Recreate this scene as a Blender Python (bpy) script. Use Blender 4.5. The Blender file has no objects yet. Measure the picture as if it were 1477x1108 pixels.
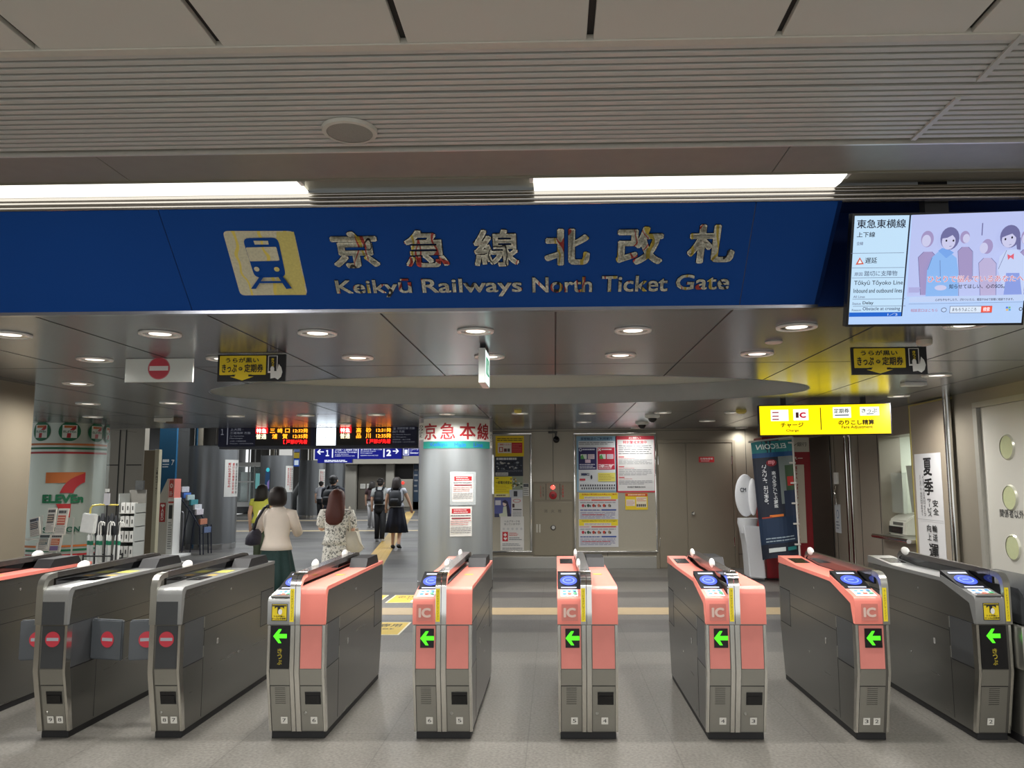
import bpy, bmesh, math, random
from mathutils import Vector, Matrix
R = math.radians
rnd = random.Random(7)
S = bpy.context.scene
COL = S.collection

# ---------------------------------------------------------------- camera
W, H_, F = 1477.0, 1108.0, 1150.0
CX, CY, EYE = 772.0, 562.0, 1.62
yc = Vector(((800-CX)/F, -(693-CY)/F, 1.0)).normalized()        # world +Y in camera (right, up, forward)
sx_ = 0.005
xc = Vector((1, sx_, 0)); xc -= yc*xc.dot(yc); xc.normalize()
zc = Vector((yc.y*xc.z-yc.z*xc.y, yc.z*xc.x-yc.x*xc.z, yc.x*xc.y-yc.y*xc.x))
if zc.y < 0: zc = -zc
right = Vector((xc.x, yc.x, zc.x)); up = Vector((xc.y, yc.y, zc.y)); fwd = Vector((xc.z, yc.z, zc.z))
EYEV = Vector((0, 0, EYE))
cam = bpy.data.cameras.new('camera'); camo = bpy.data.objects.new('camera', cam); COL.objects.link(camo)
mw = Matrix.Identity(4)
for i in range(3):
    mw[i][0] = right[i]; mw[i][1] = up[i]; mw[i][2] = -fwd[i]; mw[i][3] = EYEV[i]
camo.matrix_world = mw
cam.sensor_fit = 'HORIZONTAL'; cam.sensor_width = 36; cam.lens = 36*F/W
cam.shift_x = -(CX-W/2)/W; cam.shift_y = (CY-H_/2)/W
cam.clip_start = 0.05; cam.clip_end = 200
S.camera = camo

def ray(px, py):
    return (right*((px-CX)/F) - up*((py-CY)/F) + fwd)
def PY(px, py, Y):
    d = ray(px, py); return EYEV + d*(Y/d.y)
def PZ(px, py, Z=0.0):
    d = ray(px, py); return EYEV + d*((Z-EYE)/d.z)
def PX(px, py, X):
    d = ray(px, py); return EYEV + d*(X/d.x)

# ---------------------------------------------------------------- world, exposure, main lights
wd = bpy.data.worlds.new('world'); S.world = wd; wd.use_nodes = True
wd.node_tree.nodes['Background'].inputs[0].default_value = (0.80, 0.82, 0.82, 1)
wd.node_tree.nodes['Background'].inputs[1].default_value = 1.4
S.view_settings.view_transform = 'Standard'; S.view_settings.look = 'None'
S.view_settings.gamma = 1; S.view_settings.exposure = 0.0; S.view_settings.use_curve_mapping = False

def area(name, loc, sx, sy, power, col=(1, .96, .9), rot=(0, 0, 0), spread=180):
    l = bpy.data.lights.new(name, 'AREA'); l.shape = 'RECTANGLE'; l.size = sx; l.size_y = sy
    l.energy = power; l.color = col; l.spread = R(spread)
    o = bpy.data.objects.new(name, l); o.location = loc; o.rotation_euler = rot; COL.objects.link(o); return o
# ceiling lighting of the concourse behind the photographer, over the gates and in the far hall
area('concourse_light', (-2.6, 0.6, 3.06), 0.5, 5.0, 95, (1, .99, .97))
area('concourse_light', (2.6, 0.6, 3.06), 0.5, 5.0, 95, (1, .99, .97))
area('concourse_light', (0, -2.2, 3.06), 7.0, 0.5, 150, (1, .99, .97))
area('hall_light', (-6, 19, 4.1), 8, 1.0, 290, (.95, .98, 1))
area('hall_light', (-7, 27, 4.1), 10, 1.0, 350, (.95, .98, 1))
area('hall_light', (-9, 36, 4.1), 12, 1.0, 470, (.95, .98, 1))
area('hall_light', (-8, 43.5, 4.1), 12, 1.0, 350, (.95, .98, 1))

# ---------------------------------------------------------------- materials
def srgb(c):
    return tuple((x/255/12.92) if x/255 <= .04045 else ((x/255+.055)/1.055)**2.4 for x in c)
MC = {}
def mat(col, rough=.5, metal=0., emit=0., noise=.06, scale=30, stretch=(1, 1, 1), bump=0., alpha=1., spec=.5, key=None):
    k = key or (col, rough, metal, emit, noise, scale, stretch, bump, alpha, spec)
    if k in MC: return MC[k]
    c = srgb(col)
    m = bpy.data.materials.new('m_%d' % len(MC)); m.use_nodes = True; MC[k] = m
    nt = m.node_tree; b = nt.nodes['Principled BSDF']; N = nt.nodes.new; L = nt.links.new
    b.inputs['Base Color'].default_value = (*c, 1); b.inputs['Roughness'].default_value = rough
    b.inputs['Metallic'].default_value = metal
    b.inputs['Specular IOR Level'].default_value = spec
    if emit:
        b.inputs['Base Color'].default_value = (*[x*.06 for x in c], 1)
        b.inputs['Emission Color'].default_value = (*c, 1); b.inputs['Emission Strength'].default_value = emit
    if alpha < 1: b.inputs['Alpha'].default_value = alpha
    if noise and not emit:
        tc = N('ShaderNodeTexCoord'); mp = N('ShaderNodeMapping'); mp.inputs['Scale'].default_value = stretch
        n = N('ShaderNodeTexNoise'); n.inputs['Scale'].default_value = scale; n.inputs['Detail'].default_value = 4
        L(tc.outputs['Object'], mp.inputs[0]); L(mp.outputs[0], n.inputs['Vector'])
        mx = N('ShaderNodeMix'); mx.data_type = 'RGBA'
        mx.inputs[6].default_value = (*[x*(1-noise) for x in c], 1); mx.inputs[7].default_value = (*[min(1, x*(1+noise)) for x in c], 1)
        L(n.outputs['Fac'], mx.inputs[0]); L(mx.outputs[2], b.inputs['Base Color'])
        if metal > .3:
            mr = N('ShaderNodeMapRange'); mr.inputs[3].default_value = rough*(1-2*noise); mr.inputs[4].default_value = min(1, rough*(1+2*noise))
            L(n.outputs['Fac'], mr.inputs[0]); L(mr.outputs[0], b.inputs['Roughness'])
        if bump:
            bp = N('ShaderNodeBump'); bp.inputs['Strength'].default_value = bump; bp.inputs['Distance'].default_value = .002
            L(n.outputs['Fac'], bp.inputs['Height']); L(bp.outputs[0], b.inputs['Normal'])
    return m
def flat(col, emit=0., rough=.55): return mat(col, rough, 0, emit, 0)

STEEL = mat((170, 167, 160), .3, 1, noise=.08, scale=40, stretch=(1, 1, 12))
STEELF = mat((168, 167, 160), .3, .9, noise=.06, scale=60, stretch=(1, 1, 10))
STEELD = mat((122, 121, 117), .28, .88, noise=.03, scale=3, stretch=(1, .3, 6))
CHROME = mat((215, 213, 208), .12, 1, noise=.03)
PINK = mat((234, 132, 118), .38, 0, noise=.05, scale=8)
PINKP = mat((222, 135, 125), .42, 0, noise=.06, scale=12)
GREYC = mat((150, 151, 150), .35, .6, noise=.05, scale=20)
DARK = mat((62, 64, 66), .4, .1, noise=.08, scale=20)
DARKP = mat((84, 86, 88), .3, .5, noise=.06, scale=14)
BLACK = mat((22, 22, 24), .25, 0, noise=.1)
BLACKM = mat((30, 30, 32), .6, 0, noise=.1)
GLOSS = mat((14, 14, 16), .06, 0, noise=0)
WHITE = mat((236, 236, 232), .4, 0, noise=.02)
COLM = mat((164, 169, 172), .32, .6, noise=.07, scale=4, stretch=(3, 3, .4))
WALLM = mat((152, 145, 130), .38, .35, noise=.04, scale=3)
WALLB = mat((150, 143, 130), .4, .3, noise=.04, scale=3)

# ---------------------------------------------------------------- mesh helpers
def obj(name, bm, m, parent=None, smooth=False):
    me = bpy.data.meshes.new(name)
    bmesh.ops.recalc_face_normals(bm, faces=bm.faces)
    bm.to_mesh(me); bm.free()
    for mm in (m if isinstance(m, (list, tuple)) else [m]): me.materials.append(mm)
    if smooth:
        for p in me.polygons: p.use_smooth = True
        if smooth != 'all':
            try: me.set_sharp_from_angle(angle=R(38))
            except Exception: pass
    o = bpy.data.objects.new(name, me); COL.objects.link(o)
    if parent: o.parent = parent
    return o
def tag(o, label, cat, group=None, kind=None):
    if label: o['label'] = label
    if cat: o['category'] = cat
    if group: o['group'] = group
    if kind: o['kind'] = kind
    return o
def thing(name, label, cat, loc=(0, 0, 0), rz=0, group=None):
    o = bpy.data.objects.new(name, None); o.empty_display_size = .05; COL.objects.link(o)
    o.location = loc; o.rotation_euler = (0, 0, rz)
    return tag(o, label, cat, group)
def struct(name, bm, m, smooth=False):
    o = obj(name, bm, m, None, smooth); o['kind'] = 'structure'; return o
def copy_tree(o, parent=None):
    c = o.copy(); COL.objects.link(c); c.parent = parent
    for ch in list(o.children): copy_tree(ch, c)
    return c
def box(bm, x0, x1, y0, y1, z0, z1, bev=0, mi=0):
    vs = [bm.verts.new((x, y, z)) for z in (z0, z1) for y in (y0, y1) for x in (x0, x1)]
    fs = [(0, 1, 3, 2), (4, 6, 7, 5), (0, 4, 5, 1), (2, 3, 7, 6), (0, 2, 6, 4), (1, 5, 7, 3)]
    out = [bm.faces.new([vs[i] for i in f]) for f in fs]
    for f in out: f.material_index = mi
    if bev:
        es = list({e for f in out for e in f.edges})
        bmesh.ops.bevel(bm, geom=es, offset=bev, segments=2, affect='EDGES', profile=.6)
    return bm
def B(*a, **k):
    bm = bmesh.new(); box(bm, *a, **k); return bm
def prism(bm, pts, axis, a, b, mi=0):
    def mk(p, t):
        if axis == 'x': return (t, p[0], p[1])
        if axis == 'y': return (p[0], t, p[1])
        return (p[0], p[1], t)
    v0 = [bm.verts.new(mk(p, a)) for p in pts]; v1 = [bm.verts.new(mk(p, b)) for p in pts]
    n = len(pts); fs = [bm.faces.new(v0), bm.faces.new(v1[::-1])]
    for i in range(n): fs.append(bm.faces.new((v0[i], v0[(i+1) % n], v1[(i+1) % n], v1[i])))
    for f in fs: f.material_index = mi
    return bm
def lathe(bm, prof, c=(0, 0, 0), n=32, a0=0, a1=2*math.pi, cap=True, mi=0):
    full = abs(a1-a0-2*math.pi) < 1e-6
    m = n if full else n+1
    rings = []
    for r, z in prof:
        rings.append([bm.verts.new((c[0]+r*math.cos(a0+(a1-a0)*i/n), c[1]+r*math.sin(a0+(a1-a0)*i/n), c[2]+z)) for i in range(m)])
    for k in range(len(rings)-1):
        for i in range(n):
            f = bm.faces.new((rings[k][i], rings[k][(i+1) % m], rings[k+1][(i+1) % m], rings[k+1][i])); f.material_index = mi
    if cap and full:
        for rg in (rings[0], rings[-1]):
            f = bm.faces.new(rg); f.material_index = mi
    return bm
def cyl(bm, c, r, z0, z1, n=24, mi=0): return lathe(bm, [(r, z0), (r, z1)], c, n, mi=mi)
def tube(bm, pts, rad, n=10, upv=Vector((0, 0, 1)), mi=0, cap=True):
    pts = [Vector(p) for p in pts]; rings = []; pa = None
    for i, p in enumerate(pts):
        d = (pts[min(i+1, len(pts)-1)] - pts[max(i-1, 0)]).normalized()
        a = d.cross(upv) if pa is None else pa-d*pa.dot(d)
        if a.length < 1e-3: a = Vector((1, 0, 0))-d*d.x
        a.normalize(); pa = a; b = a.cross(d)
        r = rad[i] if isinstance(rad, (list, tuple)) else rad
        rx, ry = r if isinstance(r, (list, tuple)) else (r, r)
        rings.append([bm.verts.new(p + a*(rx*math.cos(2*math.pi*j/n)) + b*(ry*math.sin(2*math.pi*j/n))) for j in range(n)])
    for k in range(len(rings)-1):
        for i in range(n):
            f = bm.faces.new((rings[k][i], rings[k][(i+1) % n], rings[k+1][(i+1) % n], rings[k+1][i])); f.material_index = mi
    if cap:
        for rg in (rings[0], rings[-1]): bm.faces.new(rg).material_index = mi
    return bm
def loft(bm, rings, n=20, mi=0, wave=0, wn=7):
    rs = []
    for k, (cx, cy, cz, rx, ry) in enumerate(rings):
        w = wave*k/(len(rings)-1)
        rs.append([bm.verts.new((cx+rx*(1+w*math.sin(wn*2*math.pi*i/n))*math.cos(2*math.pi*i/n), cy+ry*(1+w*math.sin(wn*2*math.pi*i/n))*math.sin(2*math.pi*i/n), cz)) for i in range(n)])
    for k in range(len(rs)-1):
        for i in range(n):
            bm.faces.new((rs[k][i], rs[k][(i+1) % n], rs[k+1][(i+1) % n], rs[k+1][i])).material_index = mi
    for rg in (rs[0], rs[-1]): bm.faces.new(rg).material_index = mi
    return bm
def ellipsoid(bm, c, rx, ry, rz, n=16, m=10, mi=0):
    prof = [(math.sin(math.pi*i/m), -math.cos(math.pi*i/m)) for i in range(1, m)]
    rs = [[bm.verts.new((c[0]+rx*r*math.cos(2*math.pi*i/n), c[1]+ry*r*math.sin(2*math.pi*i/n), c[2]+rz*z)) for i in range(n)] for r, z in prof]
    for k in range(len(rs)-1):
        for i in range(n): bm.faces.new((rs[k][i], rs[k][(i+1) % n], rs[k+1][(i+1) % n], rs[k+1][i])).material_index = mi
    b = bm.verts.new((c[0], c[1], c[2]-rz)); t = bm.verts.new((c[0], c[1], c[2]+rz))
    for i in range(n):
        bm.faces.new((b, rs[0][(i+1) % n], rs[0][i])).material_index = mi
        bm.faces.new((t, rs[-1][i], rs[-1][(i+1) % n])).material_index = mi
    return bm

# ---------------------------------------------------------------- lettering and printed faces
TC = {}
def glyph(s, bold=0.0, shear=0.0):
    k = (s, bold, shear)
    if k in TC: return TC[k]
    cu = bpy.data.curves.new('t', 'FONT'); cu.body = s; cu.size = 1; cu.offset = bold; cu.resolution_u = 3; cu.shear = shear
    cu.dimensions = '2D'; cu.fill_mode = 'FRONT'
    o = bpy.data.objects.new('t', cu); COL.objects.link(o)
    dg = bpy.context.evaluated_depsgraph_get(); dg.update()
    me = bpy.data.meshes.new_from_object(o.evaluated_get(dg))
    vs = [(v.co.x, v.co.y) for v in me.vertices]; fs = [tuple(p.vertices) for p in me.polygons]
    bpy.data.objects.remove(o); bpy.data.curves.remove(cu); bpy.data.meshes.remove(me)
    if not vs: vs, fs = [(0, 0), (1, 1), (1, 0)], []
    xs = [v[0] for v in vs]; ys = [v[1] for v in vs]
    TC[k] = (vs, fs, (min(xs), min(ys), max(xs), max(ys))); return TC[k]
class Panel:
    """printed face: flat shapes in (u, v) on stacked hair-thin layers, one mesh with a material per colour"""
    def __init__(s, eps=.0006): s.v = []; s.f = []; s.m = []; s.mats = []; s.layer = 0; s.eps = eps
    def mi(s, m):
        if isinstance(m, tuple): m = flat(m)
        if m not in s.mats: s.mats.append(m)
        return s.mats.index(m)
    def add(s, pts, faces, m, lay=None):
        if lay is None: s.layer += 1; lay = s.layer
        b = len(s.v); d = lay*s.eps
        s.v += [(x, y, d) for x, y in pts]; i = s.mi(m)
        for f in faces: s.f.append(tuple(b+j for j in f)); s.m.append(i)
    def rect(s, x0, y0, x1, y1, m, n=1, lay=None):
        p = []; f = []
        for i in range(n+1):
            x = x0+(x1-x0)*i/n; p += [(x, y0), (x, y1)]
        for i in range(n): f.append((2*i, 2*i+2, 2*i+3, 2*i+1))
        s.add(p, f, m, lay)
    def poly(s, pts, m, lay=None): s.add(pts, [tuple(range(len(pts)))], m, lay)
    def ell(s, cx, cy, rx, ry, m, n=28, lay=None, a0=0, a1=360):
        s.poly([(cx+rx*math.cos(R(a0+(a1-a0)*i/n)), cy+ry*math.sin(R(a0+(a1-a0)*i/n))) for i in range(n if a1-a0 == 360 else n+1)], m, lay)
    def text(s, t, x0, y0, x1, y1, m, bold=0.0, shear=0.0, lay=None, flip=False):
        vs, fs, (a, b, c, d) = glyph(t, 0.0, shear)
        kx = (x1-x0)/max(c-a+2*bold, 1e-6); ky = (y1-y0)/max(d-b+2*bold, 1e-6)
        if lay is None: s.layer += 1; lay = s.layer
        offs = [(0, 0)]
        if bold > 0:
            n = 8 if bold > .03 else 4
            offs += [(bold*math.cos(math.pi*(2*i+1)/n), bold*math.sin(math.pi*(2*i+1)/n)) for i in range(n)]
            if bold > .03: offs += [(bold*.5*math.cos(math.pi*i/2), bold*.5*math.sin(math.pi*i/2)) for i in range(4)]
        for j, (ox_, oy_) in enumerate(offs):
            pts = [((x0+(v[0]-a+bold+ox_)*kx) if not flip else (x1-(v[0]-a+bold+ox_)*kx), y0+(v[1]-b+bold+oy_)*ky) for v in vs]
            s.add(pts, fs, m, lay+j*.02)
    def vtext(s, t, x0, y0, x1, y1, m, bold=0.0, flip=False):
        n = len(t); h = (y1-y0)/n; s.layer += 1; l = s.layer
        for i, ch in enumerate(t):
            if ch == ' ': continue
            if ch == 'ー':
                xm = (x0+x1)/2; s.rect(xm-(x1-x0)*.07, y1-(i+.88)*h, xm+(x1-x0)*.07, y1-(i+.12)*h, m, lay=l); continue
            if ch in '、。':
                s.rect(x1-(x1-x0)*.35, y1-(i+.4)*h, x1-(x1-x0)*.1, y1-(i+.2)*h, m, lay=l); continue
            s.text(ch, x0, y1-(i+.93)*h, x1, y1-(i+.07)*h, m, bold, lay=l, flip=flip)
    def lines(s, x0, y0, x1, y1, n, m, fill=.45, seed=1, words=True):
        r = random.Random(seed); h = (y1-y0)/n; s.layer += 1; l = s.layer
        for i in range(n):
            yb = y1-(i+.5+fill/2)*h; yt = y1-(i+.5-fill/2)*h; x = x0
            xe = x1-(r.random()*.3*(x1-x0) if r.random() < .35 else 0)
            while x < xe:
                w = (x1-x0)*(.06+.16*r.random()) if words else (x1-x0)
                s.rect(x, yb, min(x+w, xe), yt, m, lay=l); x += w+(x1-x0)*.018
    def slice(s, step):
        """cut every face along u so that it can follow a curved wall"""
        nv, nf, nm = [], [], []
        for f, mi in zip(s.f, s.m):
            P = [s.v[i] for i in f]; lo = min(p[0] for p in P); hi = max(p[0] for p in P)
            k0 = math.floor(lo/step); k1 = math.ceil(hi/step)
            if k1-k0 <= 1: nf.append(tuple(range(len(nv), len(nv)+len(P)))); nv += P; nm.append(mi); continue
            for k in range(k0, k1):
                Q = P
                for lim, sg_ in ((k*step, 1), ((k+1)*step, -1)):
                    out = []
                    for i in range(len(Q)):
                        A_, B_ = Q[i-1], Q[i]; ia = (A_[0]-lim)*sg_ >= 0; ib = (B_[0]-lim)*sg_ >= 0
                        if ia != ib:
                            t = (lim-A_[0])/(B_[0]-A_[0]); out.append((lim, A_[1]+(B_[1]-A_[1])*t, A_[2]))
                        if ib: out.append(B_)
                    Q = out
                    if len(Q) < 3: break
                if len(Q) >= 3: nf.append(tuple(range(len(nv), len(nv)+len(Q)))); nv += Q; nm.append(mi)
        s.v, s.f, s.m = nv, nf, nm; return s
    def build(s, name, fn, parent=None, back=None):
        me = bpy.data.meshes.new(name)
        v = [tuple(fn(*p)) for p in s.v]; f = list(s.f); mi = list(s.m); mats = list(s.mats)
        if back:                                   # (u0, v0, u1, v1, thickness, material, n)
            u0, v0, u1, v1, t, bm_, n = back
            if isinstance(bm_, tuple): bm_ = flat(bm_)
            mats.append(bm_); k = len(mats)-1; b = len(v)
            for i in range(n+1):
                u = u0+(u1-u0)*i/n
                for (vv, d) in ((v0, 0), (v1, 0), (v1, -t), (v0, -t)): v.append(tuple(fn(u, vv, d)))
            for i in range(n):
                q = b+4*i
                for j in range(4): f.append((q+j, q+4+j, q+4+(j+1) % 4, q+(j+1) % 4)); mi.append(k)
            f.append((b, b+1, b+2, b+3)); mi.append(k); q = b+4*n; f.append((q+3, q+2, q+1, q)); mi.append(k)
        me.from_pydata(v, [], f)
        for m in mats: me.materials.append(m)
        me.polygons.foreach_set('material_index', mi); me.update()
        o = bpy.data.objects.new(name, me); COL.objects.link(o)
        if parent: o.parent = parent
        return o
def plane_fn(o, U, V, N=None):
    o = Vector(o); U = Vector(U); V = Vector(V)
    N = Vector(N) if N else U.cross(V).normalized()
    return lambda u, v, d: o + U*u + V*v + N*d
def cyl_fn(cx, cy, r, a0, z0):
    """u metres along the surface from angle a0 (seen from -Y, rightwards), v up from z0"""
    return lambda u, v, d: Vector((cx+(r+d)*math.sin(a0+u/r), cy-(r+d)*math.cos(a0+u/r), z0+v))
def lab(o, label, cat, group=None): return tag(o, label, cat, group)
ORD = ['first', 'second', 'third', 'fourth', 'fifth', 'sixth', 'seventh', 'eighth', 'ninth', 'tenth', 'eleventh', 'twelfth']

ZC = 2.57      # low ceiling
ZH = 3.10      # concourse ceiling in front of the sign

# ================================================================ SETTING
def floor_mat():
    m = bpy.data.materials.new('granite'); m.use_nodes = True; nt = m.node_tree; b = nt.nodes['Principled BSDF']
    N = nt.nodes.new; L = nt.links.new
    tc = N('ShaderNodeTexCoord'); sp = N('ShaderNodeSeparateXYZ'); L(tc.outputs['Object'], sp.inputs[0])
    def noise(sc, det=3):
        n = N('ShaderNodeTexNoise'); n.inputs['Scale'].default_value = sc; n.inputs['Detail'].default_value = det
        L(tc.outputs['Object'], n.inputs['Vector']); return n.outputs['Fac']
    ramp = N('ShaderNodeValToRGB'); L(sp.outputs['Y'], N('ShaderNodeMath').inputs[0])
    mt = N('ShaderNodeMath'); mt.operation = 'DIVIDE'; mt.inputs[1].default_value = 50; L(sp.outputs['Y'], mt.inputs[0]); L(mt.outputs[0], ramp.inputs[0])
    ramp.color_ramp.interpolation = 'CONSTANT'
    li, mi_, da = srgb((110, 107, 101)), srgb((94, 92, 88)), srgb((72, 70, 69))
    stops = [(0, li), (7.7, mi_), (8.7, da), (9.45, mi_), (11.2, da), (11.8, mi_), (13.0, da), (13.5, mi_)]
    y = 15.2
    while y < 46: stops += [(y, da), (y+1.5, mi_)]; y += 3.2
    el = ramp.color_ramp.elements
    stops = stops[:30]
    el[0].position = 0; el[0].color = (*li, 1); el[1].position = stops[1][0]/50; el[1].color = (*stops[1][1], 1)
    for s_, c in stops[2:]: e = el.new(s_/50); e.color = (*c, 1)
    a = noise(55, 5); c2 = noise(1.3, 5)
    mr = N('ShaderNodeMapRange'); mr.inputs[1].default_value = .3; mr.inputs[2].default_value = .7; mr.inputs[3].default_value = .66; mr.inputs[4].default_value = 1.3; L(a, mr.inputs[0])
    m2 = N('ShaderNodeMapRange'); m2.inputs[1].default_value = .3; m2.inputs[2].default_value = .7; m2.inputs[3].default_value = .9; m2.inputs[4].default_value = 1.08; L(c2, m2.inputs[0])
    mu = N('ShaderNodeMath'); mu.operation = 'MULTIPLY'; L(mr.outputs[0], mu.inputs[0]); L(m2.outputs[0], mu.inputs[1])
    # joints between slabs
    def joint(out, size, off):
        ad = N('ShaderNodeMath'); ad.operation = 'ADD'; ad.inputs[1].default_value = off; L(out, ad.inputs[0])
        pp = N('ShaderNodeMath'); pp.operation = 'PINGPONG'; pp.inputs[1].default_value = size/2; L(ad.outputs[0], pp.inputs[0])
        g = N('ShaderNodeMath'); g.operation = 'GREATER_THAN'; g.inputs[1].default_value = .0035; L(pp.outputs[0], g.inputs[0]); return g.outputs[0]
    jx = joint(sp.outputs['X'], .9, .18); jy = joint(sp.outputs['Y'], .9, .06)
    mj = N('ShaderNodeMath'); mj.operation = 'MULTIPLY'; L(jx, mj.inputs[0]); L(jy, mj.inputs[1])
    mjr = N('ShaderNodeMapRange'); mjr.inputs[3].default_value = .72; mjr.inputs[4].default_value = 1; L(mj.outputs[0], mjr.inputs[0])
    mu2 = N('ShaderNodeMath'); mu2.operation = 'MULTIPLY'; L(mu.outputs[0], mu2.inputs[0]); L(mjr.outputs[0], mu2.inputs[1])
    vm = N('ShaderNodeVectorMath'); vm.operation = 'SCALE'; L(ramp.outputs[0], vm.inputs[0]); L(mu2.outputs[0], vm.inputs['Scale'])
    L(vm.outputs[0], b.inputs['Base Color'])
    m3 = N('ShaderNodeMapRange'); m3.inputs[3].default_value = .3; m3.inputs[4].default_value = .55; L(c2, m3.inputs[0]); L(m3.outputs[0], b.inputs['Roughness'])
    bp = N('ShaderNodeBump'); bp.inputs['Strength'].default_value = .12; bp.inputs['Distance'].default_value = .001; L(a, bp.inputs['Height']); L(bp.outputs[0], b.inputs['Normal'])
    return m
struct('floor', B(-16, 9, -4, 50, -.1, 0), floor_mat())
bm = B(-6.5, 4.6, PZ(700, 887).y, PZ(700, 877).y, 0.0005, .002)
tag(obj('floor_strip', bm, mat((164, 144, 110), .5, noise=.1, scale=12)), 'long beige tactile strip laid across the floor behind the ticket gates', 'floor strip')
def lineY(name, y0, y1, x0, x1, col, label):
    tag(obj(name, B(x0, x1, y0, y1, .0005, .002), mat(col, .5, noise=.1, scale=12)), label, 'floor strip')
lineY('floor_strip', 26.3, 26.75, -14, -2, (200, 180, 138), 'thin pale tactile strip across the hall floor beyond the walking women')
lineY('floor_strip', 33.2, 33.8, -14, -2, (196, 176, 138), 'farthest thin pale strip across the hall floor near the end wall')
# tactile path, diagonal
a, b_, c, d = PZ(530, 806), PZ(586, 738.6), PZ(598.6, 737.7), PZ(551, 818)
bm = bmesh.new()
prism(bm, [(a.x, a.y), (b_.x, b_.y), (c.x, c.y), (d.x, d.y)], 'z', .0005, .004)
for k in range(4):
    t0 = (k+.5)/4-.04; t1 = t0+.08
    p = [a.lerp(d, t0), b_.lerp(c, t0), b_.lerp(c, t1), a.lerp(d, t1)]
    prism(bm, [(q.x, q.y) for q in p], 'z', .004, .008)
tag(obj('tactile_path', bm, mat((200, 166, 92), .55, noise=.12, scale=10)), 'ribbed yellow tactile guide path running diagonally into the hall', 'tactile paving')

# front ceiling -------------------------------------------------------------
CEILF = mat((212, 209, 200), .55, 0, noise=.03, scale=3)
SLAT = mat((200, 199, 193), .45, .1, noise=.05, scale=3, stretch=(.2, 1, 1))
SLATD = mat((162, 160, 155), .5, .1, noise=.05)
yA = PZ(738, 64, ZH).y      # end of flat panels
yB = PZ(738, 212, ZH).y     # end of slats
xs = [PZ(x, y, ZH).x for x, y in ((42, 61), (313, 57.5), (580, 53), (852, 48), (1128, 41), (1408, 35))]
dx = (xs[-1]-xs[0])/5
bm = bmesh.new()
x = xs[0]-dx*5
while x < 6.5:
    box(bm, x+.012, x+dx-.012, -4, yA-.02, ZH, ZH+.02, bev=.003); x += dx
struct('ceiling', bm, CEILF)
struct('ceiling', B(-8, 7, -4, yB, ZH+.02, ZH+.1), mat((40, 38, 36), .7))
bm = bmesh.new()
box(bm, -8, 7, yA-.02, yA+.02, ZH-.005, ZH+.02, bev=.002)
struct('trim_1', bm, mat((205, 200, 188), .4))
# slats: main face high, narrow grooves
bm = bmesh.new(); y = yA+.022; k = 0
xs_cut = PZ(1352, 150, ZH).x
while y < yB-.02:
    w = (yB-yA)/19.0
    gap = .004
    box(bm, -8, 7, y, y+w*.62, ZH-.0, ZH+.02, bev=.0015, mi=0)
    box(bm, -8, 7, y+w*.62, y+w-gap, ZH+.006, ZH+.02, mi=1)
    y += w; k += 1
    if k == 7: y += .008
struct('ceiling', bm, [SLAT, SLATD])
bm = bmesh.new()
p0, p1 = PZ(1412, 116, ZH-.004), PZ(1477, 48, ZH-.004)
def bar_between(bm, p0, p1, w, h):
    d = (p1-p0).normalized(); n = Vector((-d.y, d.x, 0))*w/2
    prism(bm, [((p0-n).x, (p0-n).y), ((p1-n).x, (p1-n).y), ((p1+n).x, (p1+n).y), ((p0+n).x, (p0+n).y)], 'z', p0.z-h, p0.z+.004)
bar_between(bm, p0, p0+(p1-p0)*1.0, .022, .006)
p0, p1 = PZ(1317, 201, ZH-.004), PZ(1382, 141, ZH-.004)
bar_between(bm, p0, p1, .022, .006)
struct('trim_2', bm, SLAT)
# soffit band, cove and chrome rails
yC = PZ(738, 254, ZH-.01).y
bm = bmesh.new()
box(bm, -8, 7, yB, yB+.012, ZH-.012, ZH+.02)
struct('trim_3', bm, mat((225, 222, 212), .3, .5))
bm = bmesh.new()
sj = [PZ(155, 235, ZH).x, PZ(1128, 225, ZH).x]
xe = [-8] + [sj[0]] + [sj[1]] + [7]
for i in range(3): box(bm, xe[i]+.002, xe[i+1]-.002, yB+.012, yC, ZH-.01, ZH+.02, bev=.002)
struct('ceiling', bm, mat((150, 147, 134), .4, .3, noise=.08, scale=14))
zT, yT = 3.02, 4.03       # top of blue fascia
# solve fascia bottom / top from the photo
yF0 = PZ(768, 447, ZC).y; zF0 = ZC
# top on a 45 degree plane: z = ZC + t, y = yF0 - t
d = ray(768, 296); t = (ZC-EYE-d.z/d.y*yF0)/(-1-d.z/d.y)*1.0
t = (d.z/d.y*yF0-(ZC-EYE))/(1+d.z/d.y)
yT, zT = yF0-t, ZC+t
xend0 = (ray(1196, 370)*((yF0+ZC-EYE)/(ray(1196, 370).y+ray(1196, 370).z))).x
bm = bmesh.new()
box(bm, -8, 7, yC, yC+.006, ZH-.02, ZH+.09); box(bm, -8, 7, yC, yF0+.05, ZH+.09, ZH+.1); box(bm, -8, 7, yC+.006, yT+.02, ZH+.02, ZH+.03)
struct('ceiling', bm, mat((150, 144, 128), .35, .5))
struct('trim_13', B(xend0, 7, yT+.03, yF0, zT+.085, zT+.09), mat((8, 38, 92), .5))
bm = bmesh.new()
for (dy, dz, r) in ((0.0, .012, .010), (.004, .035, .013), (.012, .06, .008), (.02, .078, .009)):
    tube(bm, [(-8, yT+dy, zT+dz), (7, yT+dy, zT+dz)], r, 10)
box(bm, -8, 7, yT+.012, yT+.03, zT, zT+.085)
struct('trim_4', bm, mat((176, 172, 168), .16, 1, noise=.05, scale=6, stretch=(.3, 1, 1)), smooth=True)
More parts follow.
